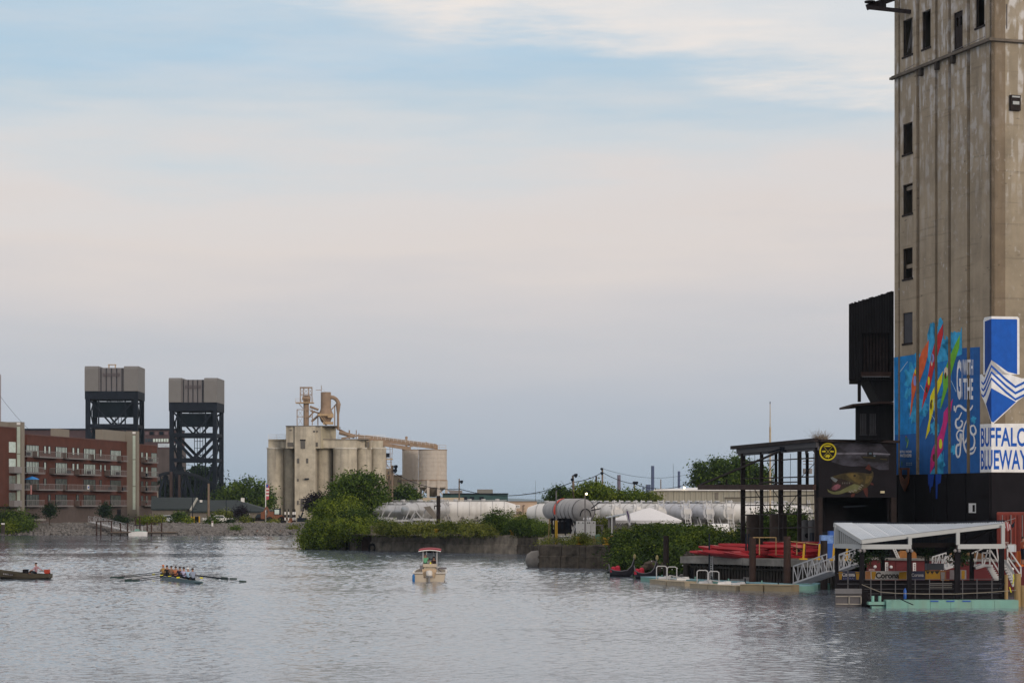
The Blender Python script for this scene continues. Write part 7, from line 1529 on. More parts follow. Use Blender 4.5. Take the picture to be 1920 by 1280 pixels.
def hoop(mb, px0, px1, yt, yb, Y, r=.04):
    a,b,c_,d_ = at(px0,yb,Y),at(px0,yt+2,Y),at(px1,yt+2,Y),at(px1,yb,Y); mb.path([a,b,b+Vector((.12,0,.09)),c_+Vector((-.12,0,.09)),c_,d_],r,6)
for i,(x0,x1,yt,yb,Y,lab) in enumerate(((1231,1250,1061,1090,169,'tall metal grab hoop at the left end of the left kayak launch'),(1251,1269,1062.5,1092,168,'tall metal grab hoop second from the left on the kayak launch'),(1307,1327,1069,1100,161,'tall metal grab hoop at the left end of the right kayak launch'),(1329,1348,1071,1102,160.5,'tall metal grab hoop rightmost on the kayak launches'))):
    mb = MB(); hoop(mb,x0,x1,yt,yb,Y); single('grab_hoop', mb, alu_r, lab, 'railing', 'metal hoops on the kayak launches', True)
for i,(x0,x1,yt,yb,Y,lab) in enumerate(((1255,1288,1078,1090,168,'low metal handrail along the left kayak launch'),(1262,1325,1082,1090,170,'low metal handrail on the teal dock behind the left launch'),(1330,1370,1087,1104,160,'low metal handrail along the right kayak launch'),(1350,1407,1090,1100,162,'low metal handrail on the teal dock behind the right launch'))):
    mb = MB(); a = at(x0,yt,Y); b = at(x1,yt+6,Y); mb.path([a-Vector((0,0,.5)),a,b,b-Vector((0,0,.5))],.035,6); mb.path([a-Vector((0,0,.22)),b-Vector((0,0,.22))],.03,5); mb.tube((a+b)/2,(a+b)/2-Vector((0,0,.5)),.03,5); single('low_handrail', mb, alu_r, lab, 'railing', 'low handrails on the docks', True)
bn = thing('dock_bench','grey slatted box bench on the teal dock','bench',at(1405,1098,165)); mb = MB(); mb.pbox(1394,1081.5,1416,1086,164.5,.1); mb.pbox(1394,1087,1416,1091,164.4,.6); part('seat_box', mb, rail_m, bn); mb = MB(); mb.pbox(1371,1085.5,1394,1091,164.9,.5); part('side_box', mb, rail_m, bn)
gangway('gangway','white truss gangway from the teal dock up towards the pavilion', at(1503,1093,152), at(1566,1071,149), 1.15, alu_r, 7, 1.4)
gangway('gangway','second white truss gangway seen behind the pavilion corner', at(1572,1071,149), at(1612,1057,148), 1.0, alu_r, 4, 1.2)
rr = random.Random(31)
for i,(px,wy,lab) in enumerate(((1246,1092,'pale moulded seat cradle on the left kayak launch'),(1280,1094,'second pale moulded cradle on the left kayak launch'),(1322,1101,'pale moulded cradle at the left of the right kayak launch'),(1358,1103,'pale moulded cradle in the middle of the right kayak launch'),(1384,1104,'pale moulded cradle at the right of the right kayak launch'))):
    X0,Y0 = DP(px,wy); mb = MB(); mb.lathe(Vector((X0,Y0-.35,.30)), [(.1,-.5),(.16,-.45),(.17,.4),(.1,.5)], 8, axis='X'); mb.obox((X0+.2,Y0-.1,.42),(.18,.25,.1),.3); mb.tube((X0-.4,Y0-.5,.2),(X0-.42,Y0-.5,-.4),.04,6); single('launch_cradle', mb, whitep if i%2 else alu_r, lab, 'cradle', 'cradles on the kayak launches')
for i in range(9):
    X0,Y0 = DP(1240+i*31,1090+i*1.9); mb = MB(); mb.tube((X0,Y0-.8,.2),(X0,Y0-.8,.55+.1*(i%2)),.05,6); single('dock_cleat', mb, [teal,steel_dk][i%2], ['leftmost','second','third','fourth','middle','sixth','seventh','eighth','rightmost'][i]+' small upright cleat from the left along the long teal dock', 'cleat', 'cleats along the teal dock')
# ---------------- gondolas
def gondola(px0, px1, wy, yp, label, rz):
    Y = 6*F/(wy-HZ); c = Vector((X_((px0+px1)/2,Y),Y,0)); k = Y/F; L2 = (px1-px0)/2*k; R = Matrix.Rotation(rz,3,'Z'); th = thing('gondola', label, 'gondola', c, 'black gondolas moored by the vines')
    mb = MB(); st = [(-L2,.05,.55,.6,1.0+.0),(-L2*.9,.22,.0,.2,.62),(-L2*.5,.5,-.08,.15,.46),(0,.55,-.1,.12,.42),(L2*.5,.45,-.06,.2,.52),(L2*.8,.25,.1,.35,.85),(L2*.94,.1,.5,.8,1.35),(L2,.04,1.1,1.3,1.75)]
    loft(mb, st); mb.v = [tuple(c+R@Vector(v)) for v in mb.v]; part('hull', mb, mat('gondola_black',(.022,.02,.028),.35,.1,1), th, True)
    mb = MB()
    for (x,w_,_,_,z),(x2,w2,_,_,z2) in zip(st[:-1],st[1:]):
        for s in (-1,1): mb.bar(c+R@Vector((x,s*w_,z+.02)),c+R@Vector((x2,s*w2,z2+.02)),.05)
    part('gunwale', mb, mat('gunwale_grey',(.12,.12,.14),.5,.1,2), th)
    mb = MB(); p = c+R@Vector((L2,0,1.7)); q_ = at(px1,yp,Y); mb.bar(p,Vector((p.x,p.y,q_.z)),.09,.3); mb.lathe(Vector((p.x,p.y,q_.z-.35)),[(.05,0),(.13,.15),(.1,.35),(.02,.45)],8); part('prow_iron', mb, mat('brass_dull',(.25,.22,.1),.5,.2,3), th)
    mb = MB(); 
    for sx,h in ((-.68,.60),(-.32,.68)): mb.lathe(c+R@Vector((sx,0,h)), [(.1,-.2),(.21,-.08),(.21,.08),(.12,.2)], 12, axis='Y', M=R)
    mb.obox(c+R@Vector((-.5,0,.46)),(.38,.3,.12),M=R); part('red_seat', mb, mat('seat_red',(.38,.02,.045),.6,.1,2), th, True)
    mb = MB(); mb.bar(c+R@Vector((-L2*.98,0,.35)),c+R@Vector((-L2*1.12,0,.3)),.12); part('stern_fender', mb, black, th)
gondola(1141,1190,1080,1040,'black gondola with a red heart shaped seat, moored further left',-.15); gondola(1189,1232,1084.5,1042,'black gondola with a red seat, moored against the teal dock',-.15)
# ================================================================ SEAWALL, CONTAINER AND DECK THINGS BEHIND THE PAVILION
R0 = Vector((X_(1628,152)-.0,151.8,0)); R1 = Vector((X_(1930,146),145.8,0))
rw = thing('red_seawall','red painted seawall with white lamps and upright white signs behind the pavilion','wall',(R0.x,R0.y,0)); ru = (R1-R0).normalized(); rn = Vector((ru.y,-ru.x,0))
def RP(px, z, o=0): k = (px-960)/F; s = (k*R0.y-R0.x)/(ru.x-k*ru.y); return R0+ru*s+rn*o+Vector((0,0,z))
for a,b in ((1628,1682),(1683,1740),(1741,1800),(1801,1862),(1863,1928)):
    mb = MB(); mb.add([RP(a,.3,.25),RP(b,.3,.25),RP(b,.3,-.3),RP(a,.3,-.3),RP(a,2.2,.25),RP(b,2.2,.25),RP(b,2.2,-.3),RP(a,2.2,-.3)],[(0,3,2,1),(4,5,6,7),(0,1,5,4),(1,2,6,5),(2,3,7,6),(3,0,4,7)]); part('wall_panel', mb, redp, rw)
mb = MB(); mb.add([RP(1620,-1,.35),RP(1930,-1,.35),RP(1930,-1,-.3),RP(1620,-1,-.3),RP(1620,.3,.35),RP(1930,.3,.35),RP(1930,.3,-.3),RP(1620,.3,-.3)],[(0,3,2,1),(4,5,6,7),(0,1,5,4),(1,2,6,5),(2,3,7,6),(3,0,4,7)]); part('footing', mb, conc_dark, rw)
mb = MB(); mb.bar(RP(1626,2.27,0),RP(1930,2.27,0),.8,.13); part('coping', mb, conc_slab, rw)
for px in (1645,1675,1709,1776,1902): mb = MB(); mb.sphere(RP(px,1.75,.36),.11,8); part('wall_lamp', mb, whitep, rw)
for px,t_ in ((1666,'OCEAN'),(1718,'HARBOR'),(1770,'RIVER')):
    mb = MB(); p = RP(px,1.68,.28); mb.obox(p,(.11,.02,.38)); part('upright_sign', mb, whitep, rw)
    mb = MB()
    for j in range(6): mb.obox(p+Vector((0,-.03,-.28+.11*j)),(.05,.008,.035))
    part('sign_print', mb, mat('print_dim',(.15,.1,.12),.7,.1,1), rw)
def ctext(s, c, w_, h_, m, parent, name='lettering', bold=.02, off=0.0):
    v,f = textmesh(s,bold); mb = MB(); mb.add([(c.x+(a-.5)*w_,c.y-off,c.z+(b-.5)*h_) for a,b in v], f); return part(name, mb, m, parent)
p_ = RP(1640,1.45,.32); mb = MB()
for j in range(6): mb.obox(p_+Vector((-.22+.09*j,0,.1)),(.03,.01,.06)); 
for j in range(4): mb.obox(p_+Vector((-.16+.1*j,0,-.1)),(.035,.01,.05))
part('faded_print', mb, mat('text_pink',(.42,.3,.3),.7,.1,1), rw)
# container
cx0 = X_(1869,149); ct = thing('shipping_container','orange red shipping container with white lettering standing on the quay at the right edge','container',(cx0,149,2))
mb = MB(); mb.box((cx0,149,2.0),(cx0+2.6,161,5.35)); ct.rotation_euler = (0,0,-.215)
part('body', mb, mat('container_red',(.20,.038,.028),.7,.15,1,streak=.3), ct)
for i,(a,b) in enumerate(((.06,1.27),(1.33,2.54))):
    mb = MB(); mb.box((cx0+a,148.92,2.15),(cx0+b,148.997,5.25)); dr = part('door', mb, mat('container_door',(.17,.03,.023),.7,.15,1,streak=.3), ct)
    mb = MB()
    for j in range(5): x = cx0+a+.12+j*.24; mb.box((x,148.86,2.2),(x+.1,148.915,5.2))
    part('door_corrugation', mb, mat('container_red',(.3,.055,.04)), dr)
    for j in (.3,.85): mb = MB(); mb.tube((cx0+a+j,148.80,2.2),(cx0+a+j,148.80,5.2),.025,6); mb.obox((cx0+a+j,148.8,3.2),(.05,.03,.2)); part('lock_bar', mb, rail_m, dr)
    for z_,n_ in ((4.6,4),(4.35,3),(3.7,4),(3.5,3),(3.3,4),(2.9,2)) if i else ((4.7,4),(4.4,2),(3.4,4),(3.1,3)):
        mb = MB()
        for j in range(n_): mb.obox((cx0+a+(.62 if i else .4)+j*.085,148.83,z_),(.026,.004,.05))
        part('stencil', mb, mat('stencil_white',(.42,.34,.32),.7,.1,1), dr)
for px,yt,w_,m,lab in ((1702,1032,17,mat('spool_orange',(.25,.11,.035),.8,.25,2),'orange tan heap of wrapped mats on the quay, seen under the pavilion roof'),(1800,1036,14,mat('spool_tan',(.36,.2,.09),.8,.25,2),'tan wrapped heap left of the white stair under the pavilion roof'),(1832,1036,16,mat('spool_tan2',(.33,.19,.09),.8,.25,2),'tan wrapped heap behind the white stair under the pavilion roof')):
    Y = 154; a = X_(px-w_,Y); b = X_(px+w_,Y); z = Z_(yt,Y); mb = MB(); mb.prism([Vector((a,Y,2)),Vector((b,Y,2)),Vector((b-.02,Y,z-.2)),Vector((b-.15,Y,z-.05)),Vector((a+.3,Y,z)),Vector((a+.1,Y,z-.12))],(0,1.6,0)); single('wrapped_heap', mb, m, lab, 'heap')
pl2 = thing('pallet_stack','dark grey stacked pallets between the orange heap and the pavilion post','pallets',(X_(1668,155),155,2))
for j in range(5): mb = MB(); z = 2.02+j*.17; x=X_(1660,155); mb.box((x,155,z+.09),(x+1.0,156,z+.12)); mb.box((x,155,z),(x+.1,156,z+.088)); mb.box((x+.9,155,z),(x+1.0,156,z+.088)); part('pallet', mb, steel_dk, pl2)
lf = thing('leaning_ladder','pale metal ladder leaning right of the pallet stack','ladder',(X_(1682,153),153,2)); mb = MB(); mb.bar(at(1678,1027,153),at(1688,1049,153),.07); mb.bar(at(1674,1027,153),at(1684,1049,153),.07)
for i in range(6): t=i/6; mb.bar(at(1674+10*t,1027+22*t,153),at(1678+10*t,1027+22*t,153),.05)
part('rails', mb, alu_r, lf)
gb2 = thing('upper_stair','white aluminium landing and stair flights joining the quay to the pavilion deck','stairs',(X_(1850,141),141,.6))
Ys = 139
mb = MB(); mb.bar(at(1826,1064,Ys),at(1842,1059,Ys),1.2,.18); mb.bar(at(1842,1059.5,Ys),at(1858,1060,Ys),1.2,.14); part('landing', mb, alu_r, gb2)
mb = MB(); mb.bar(at(1855,1062,Ys-.4),at(1872,1091,Ys-.4),.12,.3); mb.bar(at(1855,1062,Ys+.6),at(1872,1091,Ys+.6),.12,.3); part('stringer', mb, alu_r, gb2)
for i in range(7): t = i/7; mb = MB(); c = at(1857+16*t,1064+27*t,Ys+.1); mb.obox(c,(.16,.5,.02)); part('tread', mb, alu_r, gb2)
for (a,b) in (((1856,1029),(1874,1057)),((1856,1043),(1874,1072)),((1842,1036),(1856,1036)),((1842,1046),(1856,1046)),((1842,1036),(1842,1060)),((1856,1029),(1856,1061)),((1873,1057),(1873,1073)),((1822,1037),(1842,1028)),((1826,1046),(1830,1060)),((1869,1028),(1873,1057)),((1834,1030),(1827,1062)),((1852,1030),(1845,1058))):
    mb = MB(); mb.bar(at(*a,Ys-.5),at(*b,Ys-.5),.075); part('handrail', mb, alu_r, gb2)
gb3 = thing('right_stair','steep white aluminium stair at the right end of the pavilion, going down to the float','stairs',(X_(1900,136),136,.6))
mb = MB(); mb.bar(at(1886,1050,136),at(1910,1098,136),.1,.25); mb.bar(at(1880,1050,137.2),at(1902,1098,137.2),.1,.25); part('stringer', mb, alu_r, gb3)
for i in range(9): t = i/9; mb = MB(); mb.bar(at(1885+21*t,1053+44*t,136),at(1879+21*t,1053+44*t,137.2),.22,.03); part('tread', mb, alu_r, gb3)
for (a,b) in (((1887,1023),(1915,1064)),((1889,1043),(1914,1078)),((1889,1021),(1889,1055)),((1914,1063),(1914,1081)),((1888,1021),(1904,1021)),((1904,1021),(1904,1034))): mb = MB(); mb.bar(at(*a,135.6),at(*b,135.6),.08); part('handrail', mb, alu_r, gb3)
mb = MB(); mb.pbox(1889,1022,1905,1034,136.5,.08); part('side_panel', mb, galv, gb3)
gangway('gangway','small white ramp with handrails left of the stairs behind the pavilion', at(1760,1066,145), at(1786,1058,146), .75, alu_r, 4, 1.0)
fl = thing('striped_flag','small hanging striped flag at the right end of the pavilion roof','flag',at(1888,996,134)); mb = MB(); mb.bar(at(1884,977,134),at(1904,971,134),.03); part('pole', mb, rail_m, fl)
for i in range(5): mb = MB(); mb.prism([at(1885+i*2.4,978+i*1.2,133.95),at(1887.3+i*2.4,979+i*1.2,133.95),at(1890+i*1.6,996-i*1.0,133.95),at(1888+i*1.6,995-i*1.2,133.95)],(0,.03,0)); part('stripe', mb, mat('flag_white',(.45,.36,.38),.8,.1,3) if i%2 else mat('flag_dull_red',(.3,.07,.08),.8,.1,3), fl)
mb = MB(); mb.prism([at(1896,984,133.9),at(1903,977,133.9),at(1902,986,133.9),at(1898,990,133.9)],(0,.03,0)); part('canton', mb, steel_dk, fl)
# people and drums at the far right
orb = thing('orange_drum','orange plastic barrels on the quay at the right edge','barrel',(X_(1914,141),141,2)); 
for dx in (0,.45): mb = MB(); mb.lathe(Vector((X_(1912,143)+dx,143+dx*.4,2)), [(.24,0),(.25,.3),(.23,.6),(.18,.95)], 10); part('barrel', mb, mat('orange_plastic',(.5,.12,.02),.6,.1,1), orb, True)
# wooden bollard piles right
for px,yt,lab in ((1886,1077,'yellowish timber pile at the right end of the pavilion float, shorter left one'),(1908,1075,'yellowish timber pile at the right end of the pavilion float, thicker right one'),(1919,1097,'timber pile cut by the right edge of the picture')):
    mb = MB(); r = .13 if px==1886 else .2; Y = 131.8 if px!=1886 else 134.5; mb.tube((X_(px,Y),Y,-1 if px!=1886 else .3),at(px,yt,Y),r,10); single('timber_pile', mb, wood_y, lab, 'pile', smooth=True)
# ================================================================ PAVILION
pv = thing('pavilion','open waterside pavilion with a warped metal roof, black posts and grey beams on a float','pavilion',(X_(1720,134),134,.5))
BLc = at(1564,979,134.6); BRc = at(1884,977.5,141.5); FRc = at(1884,979.5,133.0); FLc = at(1615.5,1011,131)
n = 10; 
for i in range(n):
    a0, a1 = i/n, (i+.985)/n; mb = MB(); V = []
    m_ = 8
    for j in range(m_+1):
        t = j/m_; b0 = BLc.lerp(BRc,a0).lerp(FLc.lerp(FRc,a0),t); b1 = BLc.lerp(BRc,a1).lerp(FLc.lerp(FRc,a1),t); sag = -.12*math.sin(math.pi*(a0))*(1-t)
        V += [b0+Vector((0,0,sag)),b1+Vector((0,0,sag)),b0+Vector((0,0,sag-.05)),b1+Vector((0,0,sag-.05))]
    for j in range(m_): q0 = 4*j; mb.f += [(q0,q0+1,q0+5,q0+4),(q0+2,q0+6,q0+7,q0+3),(q0,q0+4,q0+6,q0+2),(q0+1,q0+3,q0+7,q0+5)]; mb.m += [0]*4
    mb.v = [tuple(v) for v in V]; mb.f += [(0,2,3,1)]; mb.m += [0]
    rp = part('roof_sheet', mb, galv, pv)
    mb = MB()
    for j in range(1,7): 
        t = a0+(a1-a0)*j/7; mb.bar(BLc.lerp(BRc,t)+Vector((0,0,.012-.12*math.sin(math.pi*t))),FLc.lerp(FRc,t)+Vector((0,0,.012)),.035,.03)
    part('rib', mb, galv, rp)
mb = MB(); n_ = 10
for i in range(n_): mb.bar(BLc.lerp(BRc,i/n_)+Vector((0,0,.05-.12*math.sin(math.pi*i/n_))),BLc.lerp(BRc,(i+1)/n_)+Vector((0,0,.05-.12*math.sin(math.pi*(i+1)/n_))),.12,.1)
part('rear_edge', mb, steel_dk, pv)
dz = Vector((0,0,-.17))
for a,b in ((FLc,FRc),(BLc,FLc)): mb = MB(); mb.bar(a+dz*.8,b+dz*.8,.1,.23); part('fascia', mb, greytrim, pv)
ZB = Z_(1024,132)
def beam(px0,Y0,px1,Y1,name='tie_beam',m=greytrim,h=.27): mb = MB(); a = at(px0,0,Y0); b = at(px1,0,Y1); a.z = b.z = ZB; mb.bar(a,b,.14,h); part(name, mb, m, pv)
beam(1565,134.4,1616,131.3); beam(1615,131.2,1708.5,131.4); beam(1795,131.6,1884,132.8); beam(1708,136.5,1795,136.5,m=rust_dk); beam(1708,131.5,1709,136.5,m=rust_dk); beam(1794.5,131.6,1795,136.5,m=rust_dk)
# corrugated gable at the left, ribs inside
mb = MB(); 
for i in range(14): t0=i/14; t1_=(i+.6)/14; a = BLc.lerp(FLc,t0)+Vector((0,0,-.3)); b = BLc.lerp(FLc,t1_)+Vector((0,0,-.3)); mb.add([Vector((a.x,a.y+.08,ZB+.12)),Vector((b.x,b.y+.08,ZB+.12)),b+Vector((0,.08,0)),a+Vector((0,.08,0))],[(0,1,2,3)])
part('gable_rib', mb, greytrim, pv)
mb = MB(); mb.add([Vector((BLc.x+.05,BLc.y+.2,ZB+.12)),Vector((FLc.x,FLc.y+.2,ZB+.12)),FLc+Vector((0,.2,-.3)),BLc+Vector((.05,.2,-.25))],[(0,1,2,3)]); part('gable_sheet', mb, stucco, pv)
mb = MB()
for i in range(60):
    px = 1620+i*1.5*1.95; Y = 140
    if px > 1795: break
    mb.pbox(px,1000,px+1.6,1022,Y,.05)
part('rear_sheeting', mb, steel_dk, pv)
mb = MB(); mb.pbox(1612,988,1800,1023,140.1,.06); part('rear_sheeting', mb, black, pv)
mb = MB(); mb.bar(at(1800,1018,139),at(1880,984,134),.12); mb.bar(at(1760,1010,139),at(1850,988,134),.12); mb.bar(at(1700,1008,139),at(1800,995,134),.12); part('rafter', mb, rust_dk, pv)
for px,Y,y0,y1 in ((1568.5,134.2,985,1020),(1706,131.5,1006,1020),(1796,131.6,997,1020),(1880.5,132.8,984,1020)):
    mb = MB(); a = at(px,y0,Y); b = Vector((a.x,a.y,ZB+.1)); mb.bar(a,b,.2); part('upper_post', mb, greytrim, pv)
for px,Y,w_ in ((1569,134.1,.2),(1616,131.3,.24),(1655,139,.22),(1705,131.6,.24),(1738,139,.24),(1795,131.8,.3),(1822,139,.24),(1878,132.8,.28)):
    mb = MB(); a = Vector((X_(px,Y),Y,.35)); mb.bar(a,Vector((a.x,a.y,ZB-.12)),w_); part('post', mb, black, pv)
mb = MB()
for px,Y in ((1616,130.95),(1705,131.3),(1794,131.5)):
    for d in (-.12,.12): mb.sphere(at(px,1032,Y)+Vector((d,-.1,0)),.1,8)
part('lamp', mb, rail_m, pv)
for px,py,Y,lab in ((1614,1042,131.8,'hanging basket of dark foliage at the left corner post'),(1650,1036,138,'x'),(1795,1040,132.4,'x'),(1737,1033,138,'x')):
    if lab == 'x': lab = {1650:'hanging basket of dark foliage deep under the pavilion, left',1795:'large dark hanging basket on the right front post of the pavilion',1737:'small hanging basket deep under the pavilion, middle'}[px]
    r = 13 if px in (1614,1795) else 7; plant('hanging_basket', lab, 'plant', plobes([(px,py,r,r*.85),(px+3,py+r*.6,r*.8,r*.7)], Y, .4, seed=px), 900 if r>10 else 350, .13, px, bush_dark, trunk=False, base=(X_(px,Y),Y,Z_(py+8,Y)))
fb_ = thing('pavilion_float','black pavilion float with a dark grey panelled end box','float',(X_(1620,132),132,0))
mb = MB(); mb.add([(X_(1567,134),134,-.6),(X_(1616,131),131,-.6),(X_(1880,132),132.6,-.6),(X_(1880,141),141,-.6),(X_(1575,141),141,-.6)]+[(X_(1567,134),134,.45),(X_(1616,131),131,.45),(X_(1880,132),132.6,.45),(X_(1880,141),141,.45),(X_(1575,141),141,.45)],[(4,3,2,1,0),(5,6,7,8,9),(0,1,6,5),(1,2,7,6),(2,3,8,7),(3,4,9,8),(4,0,5,9)]); part('hull', mb, black, fb_)
pg = mat('panel_grey',(.095,.09,.098),.8,.12,1.5); mb = MB(); mb.pbox(1566.5,1105,1615.5,1137.5,130.8,.35); part('end_box', mb, pg, fb_)
mb = MB(); mb.pbox(1566,1103,1616,1112.5,130.6,.18); part('end_box_top', mb, mat('panel_grey_light',(.12,.12,.13),.8,.12,1.5), fb_)
mb = MB()
for a,b in (((1567,1117.5),(1615,1117.5)),((1567,1131.5),(1615,1132)),((1592,1117),(1592,1132)),((1614.5,1117),(1614.5,1132))): mb.bar(at(*a,130.72),at(*b,130.72),.05)
part('end_box_trim', mb, mat('trim_cream',(.3,.28,.25),.7,.2,2), fb_)
mb = MB(); mb.pbox(1616,1108,1628,1140,130.9,.5); part('corner_fender', mb, black, fb_)
tbg = thing('teal_barge','long low teal painted barge float moored in front of the pavilion','barge',(X_(1770,131),131,0))
for a,b in ((1660,1700),(1700.5,1742),(1742.5,1780),(1780.5,1818),(1818.5,1862),(1862.5,1907)): mb = MB(); mb.box((X_(a,130),129.6,-.12),(X_(b,130),130.6,.45)); part('hull_plate', mb, teal, tbg)
mb = MB(); mb.box((X_(1628,130),129.8,.18),(X_(1659,130),130.5,.34)); mb.box((X_(1634,130),129.9,-.05),(X_(1659,130),130.5,.1)); part('outrigger', mb, teal, tbg)
mb = MB()
for x in (1637,1650): mb.tube((X_(x,130),130.1,.35),(X_(x,130),130.1,.68),.09,8)
part('bitt', mb, teal, tbg)
mb = MB(); mb.box((X_(1632,130),129.5,-.3),(X_(1906,130),130.55,-.125)); part('waterline_band', mb, black, tbg)
mb = MB()
for x in (1742,1772,1802): mb.box((X_(x,130),129.55,.37),(X_(x+15,130),129.595,.44))
part('blue_pad', mb, blue_pl, tbg)
for px,lab in ((1697,'blue propane bottle standing on the pavilion float'),): mb = MB(); mb.lathe(Vector((X_(px,131.4),131.4,.45)), [(.08,0),(.09,.05),(.09,.5),(.05,.56),(.03,.62)], 10); single('gas_bottle', mb, blue_pl, lab, 'bottle', smooth=True)
rlm = mat('thin_rail',(.08,.08,.09),.6,.1,1)
rl = thing('pavilion_railing','thin dark cable railing along the water side of the pavilion','railing',(X_(1750,131.5),131.5,.45))
for px in (1633,1652,1679,1716,1743,1768,1805,1832,1860): mb = MB(); mb.bar(Vector((X_(px,131.4),131.4,.45)),Vector((X_(px,131.4),131.4,1.6)),.045); part('stanchion', mb, rlm, rl)
mb = MB()
for z in (1.58,1.3,1.02,.75): mb.tube(Vector((X_(1618,131.4),131.4,z)),Vector((X_(1880,132),132.2,z)),.014,4)
part('cables', mb, rlm, rl)
mb = MB(); mb.bar(at(1590,1068,132),at(1590,1104,132),.06); mb.bar(at(1570,1094,132.4),at(1614,1094,131.4),.03); mb.bar(at(1570,1074,132.4),at(1614,1074,131.4),.03); part('side_rail', mb, rlm, rl)
# banners
navy = mat('banner_navy',(.02,.025,.06),.7,.1,1); ban_y = mat('banner_yellow',(.27,.15,.012),.7,.15,2); ban_w = mat('banner_white',(.30,.30,.31),.7,.06,1); ban_o = mat('banner_brown',(.22,.1,.04),.7,.3,3); txt_b = mat('banner_black',(.012,.012,.015),.7,.1,1); txt_w = mat('banner_text_white',(.48,.48,.52),.7,.1,1)
def banner(px0, px1, y0, y1, Y, bgm, label, texts=(), shapes=()):
    th = thing('banner', label, 'banner', at((px0+px1)/2,y1,Y), 'beer banners along the pavilion bar')
    mb = MB(); mb.pbox(px0,y0,px1,y1,Y,.04); part('cloth', mb, bgm, th)
    for m,pts in shapes: mb = MB(); mb.prism([at(x,y,Y-.012) for x,y in pts],(0,.008,0)); part('print', mb, m, th)
    for s,x0,x1,a,b,m,bold in texts: ctext(s, at((x0+x1)/2,(a+b)/2,Y-.02), (x1-x0)/F*Y, (b-a)/F*Y, m, th, bold=bold)
banner(1571,1613,1070,1087,136,navy,'navy banner with white Corona lettering at the left end under the pavilion',[('Corona',1579,1603,1073,1080,txt_w,.03),('EXTRA',1581,1601,1082,1085.5,mat('text_dim',(.12,.13,.25),.7,.1,1),.01)],[(ban_y,[(1572,1071),(1580,1071),(1578,1086),(1574,1086)]),(ban_y,[(1604,1071),(1612,1072),(1610,1086),(1606,1086)])])
banner(1622,1701,1070,1086.5,136.5,ban_w,'white banner with large black Corona lettering under the pavilion',[('Corona',1642,1686,1072,1084,txt_b,.035)],[(ban_o,[(1622.3,1070.3),(1632,1070.3),(1633,1086),(1622.3,1086)]),(ban_y,[(1634,1071),(1643,1071),(1640,1086),(1635,1086)]),(ban_y,[(1686,1072),(1700,1071),(1700,1086),(1684,1086)])])
banner(1702,1734,1070,1087,136.5,navy,'dark banner with small pale Corona lettering in the middle of the pavilion',[('Corona',1709,1732,1074,1080.5,mat('text_grey',(.28,.28,.31),.7,.1,1),.03)])
banner(1735,1763,1069,1086,136.5,ban_y,'yellow banner with black scalloped pattern under the pavilion',[],[(txt_b,[(1735.5,1070),(1740,1076),(1744,1070),(1748,1076),(1752,1070),(1757,1076),(1762.5,1069.5)])])
banner(1764,1780,1069,1088,136.5,ban_o,'brownish banner with a grey cup right of the yellow one',[],[(rail_m,[(1764,1072),(1772,1072),(1770.5,1088),(1765,1088)]),(redp,[(1774,1070),(1780,1070),(1780,1086),(1774,1086)])])
banner(1781,1812,1068,1086,136.5,mat('banner_grey',(.2,.18,.2),.7,.2,2),'dim grey banner with a yellow stripe behind the right front post',[],[(ban_y,[(1803,1069),(1809,1069),(1809,1085),(1803,1085)])])
mb = MB(); mb.pbox(1570,1087.5,1614,1106,136.2,.06); mb.pbox(1620,1087.2,1875,1118,136.8,.06); single('bar_front', mb, black, 'black bar front below the banners under the pavilion roof', 'bar')
mb = MB(); mb.pbox(1738,1056,1770,1068,137.5,.6); single('dark_cabinet', mb, mat('cab_bluegrey',(.035,.045,.065),.6,.1,1), 'blue grey counter under the pavilion roof right of the middle', 'counter')
pt = thing('picnic_bench','pale slatted picnic bench under the right half of the pavilion','bench',at(1764,1104,134.5))
for y in (1093,1096.5,1100,1103): mb = MB(); mb.bar(at(1744,y,134.5),at(1785,y,134.5),.12,.04); part('slat', mb, mat('bench_grey',(.14,.14,.14),.7,.1,2), pt)
mb = MB(); mb.bar(at(1750,1093,134.6),at(1750,1110,134.6),.06); mb.bar(at(1780,1093,134.6),at(1780,1110,134.6),.06); part('bench_leg', mb, steel_dk, pt)
mb = MB(); mb.pbox(1827,1095,1850,1101,138,.5); single('concrete_ledge', mb, conc_slab, 'small pale concrete ledge behind the right pavilion posts', 'ledge')
def ropes(name,label,pts,r,m): mb = MB(); mb.path(pts,r,5); single(name, mb, m, label, 'rope', smooth=True)
ropep = mat('rope_pale',(.2,.18,.15),.8,.2,4)
ropes('mooring_rope','pale mooring rope running from the left corner post along the barge',[at(1616,1095,130.5),at(1630,1101,130.3),at(1650,1109,130.2),at(1680,1111.5,130.2),at(1730,1113,130.3),at(1790,1113,130.6),at(1850,1110,131),at(1905,1106,131.5)],.022,ropep)
ropes('mooring_rope','dark mooring line from the barge down into the water',[at(1682,1119,129.4),at(1696,1126,128.5),at(1712,1133,127.5)],.03,steel_dk)
ropes('mooring_rope','dark rope slung between the right posts above the barge',[at(1850,1112,131),at(1870,1105,131.2),at(1884,1092,131.4)],.02,steel_dk)
mb = MB(); mb.path([at(1900,1076,131.5),at(1901,1085,131.4),at(1899,1095,131.4)],.03,5); mb.path([at(1893,1100,131.4),at(1896,1110,131.3)],.03,5); single('yellow_strap', mb, mat('strap_yellow',(.55,.5,.02),.7,.1,1), 'bright yellow straps hanging beside the right timber piles', 'strap')
